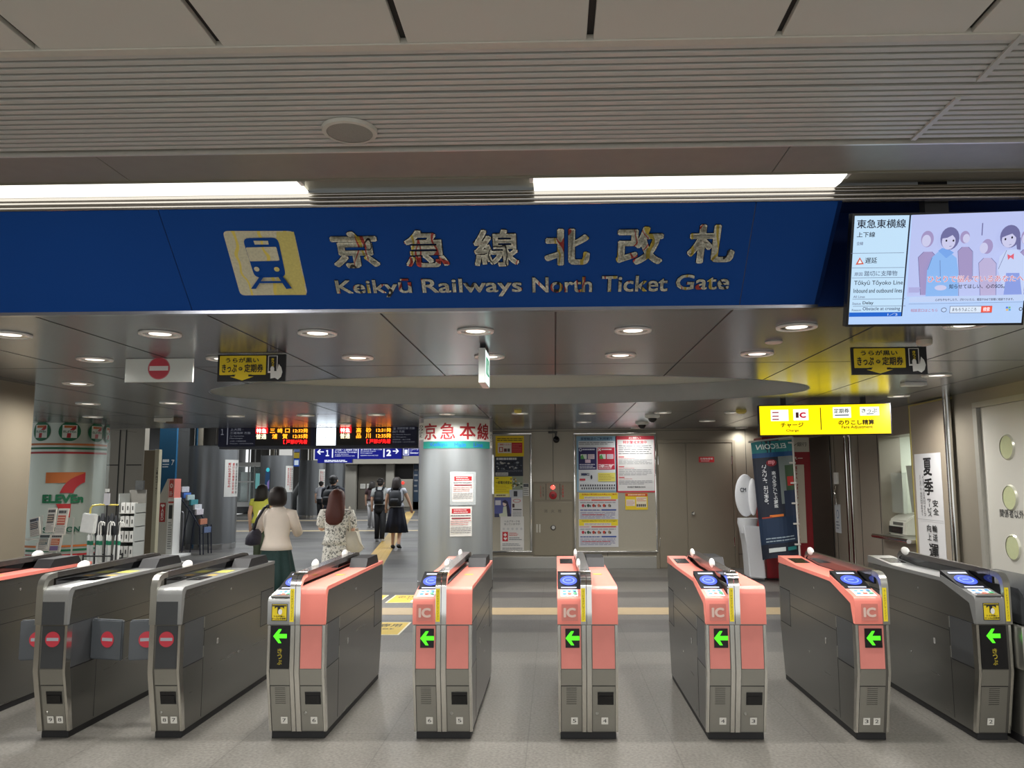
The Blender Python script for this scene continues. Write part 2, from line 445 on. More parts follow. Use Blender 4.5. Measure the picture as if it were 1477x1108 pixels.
# fluorescent tubes in the cove
def cove_lamp(px0, px1, label):
    x0 = PZ(px0, 268, ZH).x; x1 = PZ(px1, 264, ZH).x
    t = thing('fluorescent_lamp', label, 'ceiling lamp', ((x0+x1)/2, yC+.05, ZH+.02))
    h = (x1-x0)/2
    bm = bmesh.new()
    ya, yb = PZ(738, 258, ZH).y-yC-.05, PZ(738, 277, ZH).y-yC-.05
    prism(bm, [(ya, -.003), (ya, -.02), ((ya+yb)/2, -.028), (yb, -.02), (yb, -.003)], 'x', -h, h)
    obj('diffuser', bm, mat((255, 252, 240), .5, 0, 2.3), t)
    obj('end_cap', B(-h-.02, -h, -.0, .07, -.02, .0), WHITE, t); obj('end_cap', B(h, h+.02, -.0, .07, -.02, .0), WHITE, t)
    return t
cove_lamp(-420, 430, 'bright fluorescent strip in the cove above the left part of the blue sign')
cove_lamp(770, 1210, 'bright fluorescent strip in the cove above the right part of the blue sign')

# low ceiling: panels around an oval recess
OC = Vector(((300+1167)/2, 0, 0))
pl, pr = PZ(300, 566, ZC), PZ(1167, 561, ZC); pn, pf = PZ(735, 541, ZC), PZ(735, 583, ZC)
ox, oy = (pl.x+pr.x)/2, (pn.y+pf.y)/2; oa, ob = (pr.x-pl.x)/2, (pf.y-pn.y)/2
def oval(s=1.0, n=64): return [(ox+oa*s*math.cos(2*math.pi*i/n), oy+ob*(s if s == 1 else s)*math.sin(2*math.pi*i/n)) for i in range(n)]
CEIL = mat((134, 140, 146), .24, .6, noise=.05, scale=1.2, stretch=(3, .4, 1), spec=.5)
YE = 14.0                                # far edge of the low ceiling
XL, XR = -16.0, 6.5
def ceiling_slab():
    bm = bmesh.new(); y0 = yF0
    ov = oval(); n = len(ov)
    # fan between oval and rectangle boundary (angles matched)
    rect = []
    for (x, y) in ov:
        dx_, dy_ = x-ox, y-oy
        sc = min(((XR-ox)/dx_ if dx_ > 1e-9 else 1e9), ((XL-ox)/dx_ if dx_ < -1e-9 else 1e9), ((13.9-oy)/dy_ if dy_ > 1e-9 else 1e9), ((y0-oy)/dy_ if dy_ < -1e-9 else 1e9))
        rect.append((ox+dx_*sc, oy+dy_*sc))
    cors = [(XR, 13.9), (XL, 13.9), (XL, y0), (XR, y0)]
    vo = [bm.verts.new((x, y, ZC)) for x, y in ov]; vr = [bm.verts.new((x, y, ZC)) for x, y in rect]
    for i in range(n):
        j = (i+1) % n; a_, b2 = rect[i], rect[j]
        fv = [vo[i], vr[i]]
        for c in cors:
            on = lambda p: (abs(p[0]-c[0]) < 1e-6, abs(p[1]-c[1]) < 1e-6)
            if (on(a_)[0] and on(b2)[1] and not on(a_)[1] and not on(b2)[0]) or (on(a_)[1] and on(b2)[0] and not on(a_)[0] and not on(b2)[1]):
                if abs(a_[0]-c[0])+abs(a_[1]-c[1])+abs(b2[0]-c[0])+abs(b2[1]-c[1]) < 8: fv.append(bm.verts.new((c[0], c[1], ZC)))
        fv += [vr[j], vo[j]]
        bm.faces.new(fv)
    return bm
struct('ceiling', ceiling_slab(), CEIL)
bm = bmesh.new(); ov = oval(); n = len(ov)
v0 = [bm.verts.new((x, y, ZC-.004)) for x, y in oval(1.004)]; v1 = [bm.verts.new((x, y, ZC+.2)) for x, y in ov]
for i in range(n): bm.faces.new((v0[i], v0[(i+1) % n], v1[(i+1) % n], v1[i]))
struct('trim_5', bm, mat((178, 184, 184), .45, .1, noise=.1, scale=5), smooth='all')
bm = bmesh.new(); bm.faces.new([bm.verts.new((x, y, ZC+.2)) for x, y in ov])
struct('ceiling', bm, mat((192, 196, 192), .6, 0, noise=.03))
bm = bmesh.new()
cs = [PZ(294.5, 452.5, ZC).x, PZ(546.6, 452, ZC).x, PZ(799.5, 449, ZC).x, PZ(1064, 440, ZC).x]
dc = (cs[3]-cs[0])/3
for k in range(-8, 8):
    xx = cs[0]+dc*k
    segs = [(yF0, 15.0)]
    if abs(xx-ox) < oa:
        s = ob*math.sqrt(1-((xx-ox)/oa)**2); segs = [(yF0, oy-s), (oy+s, 15.0)]
    for (a_, b2) in segs:
        box(bm, xx-.005, xx+.005, a_, b2, ZC-.0012, ZC+.001)
for yy in (PZ(600, 527, ZC).y, 11.2, 12.9):
    for (xa, xb) in (((XL, XR),) if not (oy-ob < yy < oy+ob) else ((XL, ox-oa*math.sqrt(max(0, 1-((yy-oy)/ob)**2))), (ox+oa*math.sqrt(max(0, 1-((yy-oy)/ob)**2)), XR))):
        box(bm, xa, xb, yy-.0015, yy+.0015, ZC-.001, ZC+.001)
struct('trim_6', bm, mat((26, 25, 24), .7, noise=0))
# trim at bottom of fascia
struct('trim_7', B(XL, XR, yF0-.012, yF0+.03, ZC-.006, ZC+.012), mat((150, 152, 160), .2, .9))
# far edge fascia of low ceiling and high hall ceiling
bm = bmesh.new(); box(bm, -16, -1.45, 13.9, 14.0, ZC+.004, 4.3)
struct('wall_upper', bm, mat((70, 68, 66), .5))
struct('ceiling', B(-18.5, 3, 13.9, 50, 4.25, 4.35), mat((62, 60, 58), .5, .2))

# blue fascia (45 degrees) with lettering
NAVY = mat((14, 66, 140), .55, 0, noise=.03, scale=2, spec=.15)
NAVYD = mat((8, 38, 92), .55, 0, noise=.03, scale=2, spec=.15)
def fasc(px, py):                               # photo point -> (x, slope distance)
    d = ray(px, py); # plane: y + z = yF0+zF0
    k = (yF0+zF0-EYE)/(d.y+d.z); p = EYEV+d*k
    return p.x, (p.z-zF0)*math.sqrt(2)
SL = (zT-zF0)*math.sqrt(2)
nF = Vector((0, -1, -1)).normalized(); vF = Vector((0, -1, 1)).normalized()
ffn = lambda u, v, d: Vector((u, yF0, zF0)) + vF*v + nF*d
sign = thing('station_sign', 'long blue sign board with patchwork lettering and train symbol above the gates', 'sign', (0, yF0, zF0+.01))
def fpart(name, x0, x1, m):
    bm = bmesh.new()
    vs = [ffn(u, v, dd) for dd in (0, -.03) for (u, v) in ((x0, .0), (x1, .0), (x1, SL), (x0, SL))]
    v = [bm.verts.new(p) for p in vs]
    for f in ((0, 1, 2, 3), (7, 6, 5, 4), (0, 4, 5, 1), (1, 5, 6, 2), (2, 6, 7, 3), (3, 7, 4, 0)): bm.faces.new([v[i] for i in f])
    o = obj(name, bm, m, None); o.parent = sign; o.matrix_parent_inverse = Matrix.Translation((0, -yF0, -zF0-.01)); return o
seam = [fasc(277, 447)[0], fasc(1067, 438)[0]]
xend = fasc(1196, 370)[0]
fpart('panel', -8, seam[0]-.0025, NAVY); fpart('panel', seam[0]+.0025, seam[1]-.0025, NAVY); fpart('panel', seam[1]+.0025, xend, NAVY)
# recessed navy wall behind the screen
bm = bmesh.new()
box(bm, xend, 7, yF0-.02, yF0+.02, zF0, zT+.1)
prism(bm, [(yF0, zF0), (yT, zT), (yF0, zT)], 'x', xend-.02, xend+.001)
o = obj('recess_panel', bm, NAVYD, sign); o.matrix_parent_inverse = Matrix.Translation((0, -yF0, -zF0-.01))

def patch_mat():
    m = bpy.data.materials.new('patchy'); m.use_nodes = True; nt = m.node_tree; b = nt.nodes['Principled BSDF']; N = nt.nodes.new; L = nt.links.new  # pale speckle with noise-shaped red, black and yellow patches
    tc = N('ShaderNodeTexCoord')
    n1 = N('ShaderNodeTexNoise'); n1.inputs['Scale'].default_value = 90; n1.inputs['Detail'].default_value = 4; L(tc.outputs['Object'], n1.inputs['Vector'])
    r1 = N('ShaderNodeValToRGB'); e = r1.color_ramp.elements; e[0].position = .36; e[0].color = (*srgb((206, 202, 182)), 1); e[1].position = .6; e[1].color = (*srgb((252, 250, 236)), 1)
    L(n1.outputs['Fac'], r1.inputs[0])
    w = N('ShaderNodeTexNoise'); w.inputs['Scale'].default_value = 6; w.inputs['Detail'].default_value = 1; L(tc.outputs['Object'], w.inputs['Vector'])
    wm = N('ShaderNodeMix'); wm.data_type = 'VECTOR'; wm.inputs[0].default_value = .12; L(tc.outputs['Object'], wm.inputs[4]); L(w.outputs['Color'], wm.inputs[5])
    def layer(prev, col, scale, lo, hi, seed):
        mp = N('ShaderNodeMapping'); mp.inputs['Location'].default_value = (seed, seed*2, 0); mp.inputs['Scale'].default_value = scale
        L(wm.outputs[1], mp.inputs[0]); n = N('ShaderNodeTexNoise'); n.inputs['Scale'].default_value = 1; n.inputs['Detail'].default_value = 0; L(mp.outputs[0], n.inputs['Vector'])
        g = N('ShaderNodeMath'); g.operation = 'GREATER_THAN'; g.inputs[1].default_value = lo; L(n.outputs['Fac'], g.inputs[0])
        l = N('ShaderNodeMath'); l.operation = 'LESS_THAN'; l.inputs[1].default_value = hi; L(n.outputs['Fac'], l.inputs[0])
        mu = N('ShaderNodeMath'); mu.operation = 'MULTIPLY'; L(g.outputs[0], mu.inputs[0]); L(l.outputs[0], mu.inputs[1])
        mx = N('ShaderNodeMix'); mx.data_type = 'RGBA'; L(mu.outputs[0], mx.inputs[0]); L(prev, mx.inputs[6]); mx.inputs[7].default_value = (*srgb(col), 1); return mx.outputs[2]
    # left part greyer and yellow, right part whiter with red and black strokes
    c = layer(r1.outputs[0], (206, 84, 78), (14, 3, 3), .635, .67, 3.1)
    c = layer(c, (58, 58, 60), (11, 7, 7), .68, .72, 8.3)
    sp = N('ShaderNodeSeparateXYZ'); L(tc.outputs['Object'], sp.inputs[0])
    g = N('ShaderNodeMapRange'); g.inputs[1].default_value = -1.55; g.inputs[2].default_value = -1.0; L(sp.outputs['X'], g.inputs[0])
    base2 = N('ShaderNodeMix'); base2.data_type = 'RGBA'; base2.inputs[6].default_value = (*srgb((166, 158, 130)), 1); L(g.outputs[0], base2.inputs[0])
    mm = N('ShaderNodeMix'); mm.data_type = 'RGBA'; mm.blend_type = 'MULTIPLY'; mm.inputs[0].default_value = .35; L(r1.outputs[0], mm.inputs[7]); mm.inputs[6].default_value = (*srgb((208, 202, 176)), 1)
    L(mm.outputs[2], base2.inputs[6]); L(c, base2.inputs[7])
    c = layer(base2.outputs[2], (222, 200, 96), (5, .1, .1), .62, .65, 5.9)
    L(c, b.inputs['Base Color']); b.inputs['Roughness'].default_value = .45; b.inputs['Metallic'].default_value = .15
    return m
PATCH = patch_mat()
YEL_P = mat((206, 192, 112), .45, .1, noise=.2, scale=80)
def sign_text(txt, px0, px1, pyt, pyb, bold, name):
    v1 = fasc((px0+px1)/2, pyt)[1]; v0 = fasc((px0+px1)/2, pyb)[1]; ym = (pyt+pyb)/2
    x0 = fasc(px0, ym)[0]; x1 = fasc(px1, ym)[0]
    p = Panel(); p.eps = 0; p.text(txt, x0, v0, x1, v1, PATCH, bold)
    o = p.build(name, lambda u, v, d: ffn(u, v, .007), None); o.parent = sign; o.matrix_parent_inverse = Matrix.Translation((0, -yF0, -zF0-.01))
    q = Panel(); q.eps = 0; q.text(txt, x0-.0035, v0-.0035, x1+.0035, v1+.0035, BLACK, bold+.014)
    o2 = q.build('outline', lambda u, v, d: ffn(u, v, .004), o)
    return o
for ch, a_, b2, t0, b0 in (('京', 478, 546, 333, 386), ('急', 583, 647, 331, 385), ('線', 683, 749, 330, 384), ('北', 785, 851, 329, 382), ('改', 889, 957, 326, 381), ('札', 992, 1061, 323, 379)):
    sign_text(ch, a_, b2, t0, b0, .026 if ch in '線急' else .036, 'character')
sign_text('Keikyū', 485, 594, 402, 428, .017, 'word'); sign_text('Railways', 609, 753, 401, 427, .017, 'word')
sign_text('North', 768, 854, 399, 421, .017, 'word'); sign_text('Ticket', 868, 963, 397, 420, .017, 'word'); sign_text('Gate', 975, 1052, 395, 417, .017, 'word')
# train symbol
p = Panel(.0016)
def fp(px, py): return fasc(px, py)
def rpoly(pts, r=.012, n=4):
    out = []
    for i in range(len(pts)):
        a0 = Vector(pts[i-1]); b0 = Vector(pts[i]); c0 = Vector(pts[(i+1) % len(pts)])
        u = (a0-b0).normalized()*r; v = (c0-b0).normalized()*r
        for k in range(n+1):
            t = k/n; q = (b0+u)*(1-t)**2+b0*2*t*(1-t)+(b0+v)*t*t; out.append((q.x, q.y))
    return out
par = [fp(321, 333), fp(424, 333), fp(444, 425), fp(347, 426)]
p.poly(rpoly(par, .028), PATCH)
p.poly([fp(399, 334), fp(424, 334), fp(442, 425), fp(399, 425)], YEL_P)
p.poly(rpoly([fp(350, 343), fp(401, 342), fp(413, 399), fp(368, 400)], .035), NAVY)
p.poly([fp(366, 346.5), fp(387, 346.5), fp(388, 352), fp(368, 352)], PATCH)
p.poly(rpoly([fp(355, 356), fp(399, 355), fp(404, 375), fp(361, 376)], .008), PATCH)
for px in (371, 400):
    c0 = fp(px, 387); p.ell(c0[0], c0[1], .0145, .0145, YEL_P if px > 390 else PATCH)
p.poly([fp(375, 398), fp(381, 398), fp(370, 415), fp(363, 415)], NAVY)
p.poly([fp(402, 397), fp(409, 397), fp(422, 414), fp(414, 415)], NAVY)
p.rect(fp(372, 404)[0], fp(372, 406.5)[1], fp(414, 404)[0], fp(372, 403.5)[1], NAVY)
o = p.build('train_symbol', ffn, None); o.parent = sign; o.matrix_parent_inverse = Matrix.Translation((0, -yF0, -zF0-.01))
# ================================================================ TICKET GATES
GL = 1.7                                  # length of a cabinet
ARROW = flat((80, 255, 30), 1.6); REDD = mat((222, 62, 76), .4, 0, 0, noise=.02); REDL = flat((235, 70, 84), .35)
YELS = mat((246, 222, 40), .45, noise=.03); BLUEL = flat((62, 92, 235), 1.3); BLUEI = flat((130, 160, 255), 1.4)
LABELW = flat((232, 236, 240), .25)
def fy(z):                                # front face offset at height z
    return .085*(.43-z)/.385 if z < .43 else 0.
def fbox(bm, x0, x1, z0, z1, t, bev=0, mi=0):     # slab lying on the front face, t thick (towards -y)
    a, b = fy(z0), fy(z1)
    pts = [(a-t, z0), (b-t, z1), (b+.004, z1), (a+.004, z0)]
    return prism(bm, pts, 'x', x0, x1, mi)
def front_fn(x0, z0, z1, dx=0):
    a, b = fy(z0), fy(z1); V = Vector((0, b-a, z1-z0)).normalized()
    return lambda u, v, d: Vector((x0+u, a, z0)) + V*v + Vector((0, -V.z, V.y))*(d+.0045)
def top_profile(z1, r=.045, n=6):         # side profile of the cabinet
    pts = [(.085, .045), (0, .43), (0, z1-r)]
    for i in range(1, n+1):
        t = i/n*math.pi/2; pts.append((r-r*math.cos(t), z1-r+r*math.sin(t)))
    pts += [(GL-.03, z1), (GL, z1-.03), (GL, .43), (GL-.085, .045)]
    return pts
def arrow_panel(parent, x0, x1, z0, z1, ticket=False):
    p = Panel(.0012); w = x1-x0; h = z1-z0
    p.rect(0, 0, w, h, BLACK)
    cy = h-.062 if ticket else h/2; a = .043
    cx = w/2
    p.poly([(cx-a, cy), (cx-.008, cy+a), (cx+.010, cy+a), (cx-.008, cy+.013), (cx+a, cy+.013), (cx+a, cy-.013), (cx-.008, cy-.013), (cx+.010, cy-a), (cx-.008, cy-a)], ARROW)
    if ticket: p.vtext('きっぷ', cx+.0-.013, .022, cx+.016, h-.135, flat((232, 206, 60), .3), .02)
    return p.build('arrow_display', front_fn(x0, z0, z1), parent)
def noentry(p, cx, cy, r, n=32, w=None, rx=None):
    p.ell(cx, cy, rx or r, r, REDL, n); b = (rx or r)
    p.rect(cx-b*.8, cy-r*.2, cx+b*.8, cy+r*.2, LABELW)
def gate(loc, w, kind, nums, label, domes, flaps=(), col='pink', side_dirs=(1, -1)):
    """kind: wide / left (rail on the left) / right (rail on the right)"""
    g = thing('ticket_gate', label, 'ticket gate', loc, 0, 'ticket gates standing in a row')
    wide = kind.startswith('wide')
    CO = PINK if col == 'pink' else GREYC
    RW = .075 if wide else .034                         # rail width
    rx0 = (w*.47-RW/2) if wide else (0 if kind == 'left' else w-RW)
    rx1 = rx0+RW
    ZT = .95
    obj('plinth', B(.012, w-.012, .095, GL-.06, 0, .046, bev=.004), BLACKM, g)
    bm = bmesh.new()
    low = [(.085, .045), (0, .43), (0, .85), (.10, .872), (.42, .93), (1.2, .938), (GL-.03, .938), (GL, .90), (GL, .43), (GL-.085, .045)]
    if wide: prism(bm, low, 'x', .004, rx0+.02); prism(bm, top_profile(ZT-.012), 'x', rx0+.02, w-.004)
    elif kind == 'left': prism(bm, top_profile(ZT-.012), 'x', .004, w-.004)
    else: prism(bm, low, 'x', .004, w-.004)
    obj('cabinet', bm, STEELD, g, smooth=True)
    # bright corner posts of the front
    bm = bmesh.new()
    for (a, b) in ((0, .016), (w-.016, w)):
        prism(bm, [(fy(.046)-.004, .046), (-.004, .43), (-.004, .715), (.05, .715), (.05, .43), (fy(.046)+.03, .046)], 'x', a, b)
    if wide:
        prism(bm, [(fy(.046)-.005, .046), (-.005, .43), (-.005, .715), (.0, .715), (.0, .43), (fy(.046), .046)], 'x', rx0+.012, rx0+.036)
        prism(bm, [(fy(.046)-.005, .046), (-.005, .43), (-.005, .715), (.0, .715), (.0, .43), (fy(.046), .046)], 'x', rx0+.042, rx1-.004)
    elif kind == 'left':
        prism(bm, [(fy(.046)-.012, .046), (-.012, .43), (-.012, .725), (.0, .725), (.0, .43), (fy(.046), .046)], 'x', -.002, .03)
    obj('corner_post', bm, mat((214, 212, 205), .2, 1, noise=.02), g, smooth=True)
    # halves
    halves = []
    if wide: halves = [('L', .016, rx0+.010), ('R', rx1-.002, w-.016)]
    elif kind == 'left': halves = [('N', rx1, w-.016)]
    else: halves = [('I', .016, rx0+.006)]
    ticket = 'ticket' in col or 'ticket' in kind
    for (h, a, b) in halves:
        ic = h in 'LI'
        CC = CO
        if ticket and ic: CC = GREYC
        if h == 'R': CC = PINK
        z1 = .885 if ic else ZT
        # head cover
        ha, hb = (0.0 if ic or wide and h == 'L' else a-.004), (w if h in 'RN' else b)
        if h == 'I': hb = rx0+.002
        bm = bmesh.new()
        if ic:
            pr = [(-.012, .722), (-.012, .862), (-.006, .878), (.004, .887), (.42, .972), (.42, .93), (.06, .84), (.02, .722)]
            prism(bm, pr, 'x', ha-.002, hb)
        else:
            pr = [(-.014, .722), (-.014, .905), (-.008, .93), (.008, .947), (.03, .954), (GL*.9, .954), (GL-.02, .954), (GL-.02, ZT-.02), (.05, ZT-.02), (.03, .90), (.01, .722)]
            prism(bm, pr, 'x', ha, hb+.002)
        obj('head_cover', bm, CC, g, smooth=True)
        if ic:                                   # reader console
            bm = bmesh.new(); prism(bm, [(.14, .914), (.42, 1.0), (.435, 1.0), (.435, .93), (.14, .88)], 'x', ha+.002, hb-.002)
            rd = obj('card_reader', bm, mat((20, 20, 22), .5, spec=.2), g)
            fn = plane_fn((ha, .14, .9155), (1, 0, 0), Vector((0, .28, .086)).normalized())
            cw = hb-ha; p = Panel(.001)
            p.rect(cw*.16, .022, cw*.84, .038, flat((225, 230, 255), 1.2)); p.rect(cw*.16, .235, cw*.84, .258, flat((225, 230, 255), 1.2))
            p.ell(cw*.5, .135, cw*.38, .075, BLUEL); p.ell(cw*.5, .135, cw*.27, .048, BLUEI); p.ell(cw*.5, .135, cw*.22, .04, BLUEL)
            p.rect(cw*.38, .128, cw*.6, .142, BLUEI)
            p.build('touch_pad', fn, rd)
            # label in front of the reader
            fn = plane_fn((ha, .008, .889), (1, 0, 0), Vector((0, .42-.004, .085)).normalized())
            p = Panel(.0012); p.rect(cw*.14, .004, cw*.88, .132, (240, 244, 248))
            for i, (c, q) in enumerate((((70, 140, 210), 0), ((240, 110, 90), 1), ((90, 180, 130), 2))):
                p.rect(cw*(.22+.22*i), .08, cw*(.36+.22*i), .11, (90, 150, 200)); p.rect(cw*(.22+.22*i), .03, cw*(.38+.22*i), .058, c)
            p.build('reader_label', fn, g)
            # top cover behind reader
            bm = bmesh.new(); prism(bm, [(.42, .955), (1.2, .955), (1.62, .985), (GL-.01, .985), (GL-.01, ZT-.02), (.42, ZT-.02)], 'x', ha, hb)
            obj('top_cover', bm, PINK if col == 'pink' else GREYC, g)
            obj('ticket_slot', B(ha+cw*.16, hb-cw*.16, 1.36, 1.5, .966, .9885) if 0 else prism(bmesh.new(), [(1.3, .964), (1.52, .9795), (1.52, .976), (1.3, .958)], 'x', ha+cw*.16, hb-cw*.16), BLACK, g)
        else:
            obj('slot_label', B((a+b)/2-.03, (a+b)/2+.03, .62, .68, .954, .9555), mat((214, 170, 70), .4), g)
            if h == 'N':
                obj('top_window', B(a+.02, b-.03, .35, .55, .954, .957), GLOSS, g)
                obj('top_window', B(a+.02, b-.03, .8, .95, .954, .956), mat((196, 190, 90), .4), g)
            x2 = b+.012
            bm = bmesh.new(); prism(bm, [(1.12, .954), (1.18, 1.02), (1.5, 1.02), (1.56, .954)], 'x', (a+b)/2-.055, x2-.006)
            obj('rear_reader', bm, BLACKM, g)
        # middle panel
        mp = PINKP
        if col == 'grey': mp = DARK
        m0, m1 = a+.004, b-.004
        if ticket and ic:
            arrow_panel(g, m0, m1, .45, .712, True)
        elif col == 'grey':
            bm = bmesh.new(); fbox(bm, m0, m1, .45, .712, .002); pn = obj('front_panel', bm, DARK, g)
            bm = bmesh.new(); fbox(bm, m0, m1, .722, .865, .0165); obj('upper_panel', bm, DARK, g)
            p = Panel(.001); noentry(p, (m1-m0)/2, .18, .048); p.build('no_entry_display', front_fn(m0, .45, .712), pn)
        else:
            bm = bmesh.new(); fbox(bm, m0, m1, .45, .712, .002); obj('front_panel', bm, PINKP, g)
            if ic: arrow_panel(g, m0+(m1-m0)*.22, m1-(m1-m0)*.08, .578, .695)
        # head marking
        cx = (a+b)/2-(.006 if ic else 0)
        if ic and not ticket:
            p = Panel(.001); p.rect(cx-.052, .005, cx+.05, .108, mat((214, 128, 116), .4)); p.text('IC', cx-.04, .026, cx+.038, .086, flat((226, 196, 184)), .05)
            p.build('card_mark', lambda u, v, d: Vector((u, -.0125-d, .738+v)), g)
        if ticket and ic:
            p = Panel(.001); q = .048
            p.rect(cx-.05, .0, cx+.05, .105, (40, 40, 40)); p.rect(cx-.046, .004, cx+.046, .101, (240, 214, 40))
            p.poly([(cx-.018, .085), (cx-.03, .075), (cx-.03, .09), (cx-.045, .09), (cx-.045, .098), (cx+.045, .098), (cx+.045, .09), (cx+.03, .09), (cx+.03, .075), (cx+.018, .085)], (40, 40, 40))
            p.rect(cx-.012, .045, cx+.006, .088, (30, 30, 30)); p.ell(cx+.006, .056, .013, .018, (236, 236, 230))
            p.text('うらが黒い', cx-.036, .024, cx+.036, .034, (30, 30, 30), .03); p.text('きっぷor定期券', cx-.044, .008, cx+.044, .021, (30, 30, 30), .03)
            p.build('ticket_mark', lambda u, v, d: Vector((u, -.0125-d, .745+v)), g)
            bm = bmesh.new(); box(bm, ha+.012, hb-.012, -.004, .09, .888, .899, bev=.003)
            tm = obj('ticket_mouth', bm, GREYC, g); obj('slot', B(ha+.03, hb-.03, .005, .06, .8985, .9005), mat((120, 84, 60), .5), tm)
        # sill and lower panel
        bm = bmesh.new(); fbox(bm, a+.002, b-.002, .345, .445, .003); obj('sill_panel', bm, STEELF, g)
        bm = bmesh.new(); fbox(bm, a+.004, b-.004, .05, .338, .002); lp = obj('service_door', bm, STEELF, g)
        bm = bmesh.new(); fbox(bm, a+.002, b-.002, .339, .3435, .0012)
        if h in 'LI': fbox(bm, a+.0, a+.003, .05, .445, .0035)
        obj('seam', bm, BLACKM, g)
        cx = (a+b)/2
        if h in 'LI':
            for j in range(9):
                z = .222+j*.0125
                bm = bmesh.new(); fbox(bm, cx-.032, cx+.032, z, z+.005, .0055, mi=0); fbox(bm, cx-.032, cx+.032, z+.005, z+.0068, .003, mi=1)
                obj('louvre', bm, [STEELF, BLACKM], lp)
        else:
            hx = cx+.01
            bm = bmesh.new(); fbox(bm, hx-.05, hx+.05, .222, .302, .006); hf = obj('door_pull', bm, BLACK, lp)
            bm = bmesh.new(); fbox(bm, hx-.043, hx+.043, .231, .278, .0105); obj('grip', bm, GLOSS, hf)
            f = fy(.165); bm = bmesh.new()
            lathe(bm, [(.011, 0), (.011, .006), (.007, .009)], (0, 0, 0), 16); bmesh.ops.rotate(bm, verts=bm.verts, matrix=Matrix.Rotation(R(90), 3, 'X')); bmesh.ops.translate(bm, verts=bm.verts, vec=(a+.03, f-.002, .165))
            obj('lock', bm, STEELF, lp)
    for (tx, xx) in nums:
        p = Panel(.001); p.rect(0, 0, .042, .046, (226, 224, 216)); p.text(tx, .010, .012, .032, .035, (40, 40, 40), .0)
        p.build('number_plate', front_fn(xx-.021, .098, .144), g)
    # safety rail: steel arch at the front, dark bar along the top
    prof = [(-.02, .722), (-.02, .955), (-.008, .995), (.02, 1.022), (.06, 1.034), (.12, 1.036)]
    inner = [(.12, 1.002), (.07, .998), (.035, .985), (.018, .955), (.012, .93), (.012, .722)]
    bm = bmesh.new()
    if wide:
        prism(bm, prof+inner, 'x', rx0+.006, rx0+.040); prism(bm, prof+inner, 'x', rx0+.044, rx1)
    else:
        prism(bm, prof+inner, 'x', rx0-.004, rx1+.004)
    obj('rail_arch', bm, CHROME if wide else STEELF, g, smooth=True)
    bm = bmesh.new(); a, b = rx0+.004, rx1-.002
    prism(bm, [(.115, 1.002), (.115, 1.036), (GL-.28, 1.046), (GL-.2, 1.036), (GL-.165, 1.005), (GL-.15, .954), (GL-.19, .954), (GL-.2, .99), (GL-.24, 1.006)], 'x', a, b)
    obj('rail_bar', bm, mat((128, 124, 122), .24, .9, noise=.05, scale=10, stretch=(1, .2, 1)), g, smooth=True)
    gm = (rx0+rx1)/2
    obj('glass_screen', B(gm-.008, gm+.008, .13, GL-.2, .95, 1.004), GLOSS, g)
    sx = rx0+.022 if wide else ((rx0+rx1)/2 if kind == 'left' else rx0+.012)
    if wide or kind.startswith('right'):
        p = Panel(.001); p.rect(-.013, 0, .013, .205, YELS); p.vtext('カードをかざしてください', -.004, .01, .005, .195, (40, 40, 40), 0)
        p.build('caution_sticker', lambda u, v, d: Vector((sx+u, -.021-d, .74+v)), g)
    for dy in domes:
        bm = bmesh.new(); ellipsoid(bm, (rx0+.008, dy, 1.046), .014, .075, .032, 14, 10); obj('sensor_dome', bm, WHITE, g, smooth='all')
    # side details, on both long faces
    for s, X in ((1, w-.004), (-1, .004)):
        def sb(y0, y1, z0, z1, t, m, name, bev=0, par=g):
            x0, x1 = (X, X+t) if s > 0 else (X-t, X)
            return obj(name, B(x0, x1, y0, y1, z0, z1, bev=bev), m, par)
        sb(.03, .335, .445, .715, .003, DARKP, 'flap_cover')
        bm = bmesh.new()
        for (y0, y1, z0, z1) in ((.03, .34, .437, .444), (.03, .34, .716, .720), (.352, .3545, .06, .72), (.36, GL-.3, .616, .620), (.36, GL-.01, .7165, .7185), (GL-.30, GL-.02, .728, .736), (GL-.30, GL-.02, .455, .461)):
            x0, x1 = (X, X+.0012) if s > 0 else (X-.0012, X); box(bm, x0, x1, y0, y1, z0, z1)
        obj('side_seam', bm, BLACKM, g)
        sb(GL-.295, GL-.03, .462, .727, .0022, DARKP, 'rear_cover')
        bm = bmesh.new()
        for (z0, z1) in ((.64, .712), (.448, .52)):
            x0, x1 = (X, X+.005) if s > 0 else (X-.005, X); box(bm, x0, x1, .337, .350, z0, z1, bev=.0015)
        obj('hinge', bm, STEELF, g)
        bm = bmesh.new()
        for (yy, zz) in ((.78, .84), (.95, .36)):
            x0, x1 = (X, X+.003) if s > 0 else (X-.003, X); box(bm, x0, x1, yy-.008, yy+.008, zz-.008, zz+.008, bev=.003)
        obj('screw_head', bm, CHROME, g)
        sb(.56, .585, .49, .53, .004, CHROME, 'side_latch', .0015)
    for s in flaps:                       # closed barrier flaps
        x0 = w if s > 0 else 0
        bm = bmesh.new(); L = .245
        pts = [(x0+s*.0, .30), (x0+s*L, .235), (x0+s*L, .20), (x0, .262)]
        prism(bm, pts, 'z', .452, .712)
        bmesh.ops.bevel(bm, geom=[e for e in bm.edges], offset=.008, segments=2, affect='EDGES')
        fl = obj('barrier_flap', bm, mat((82, 86, 90), .45, .1, noise=.05), g, smooth=True)
        p = Panel(.001); noentry(p, 0, 0, .052)
        U = Vector((s*L, -.062, 0)).normalized()*s; N = Vector((-.062*s*1, -L, 0)).normalized()
        if N.y > 0: N = -N
        c = Vector((x0+s*L*.55, .262-.062*.55, .585))
        p.build('no_entry_mark', lambda u, v, d, c=c, U=U, N=N: c+U*u+Vector((0, 0, v))+N*(d+.002), fl)
    return g
YG = 5.15
def gx(px, py=895): return PY(px, py, YG).x
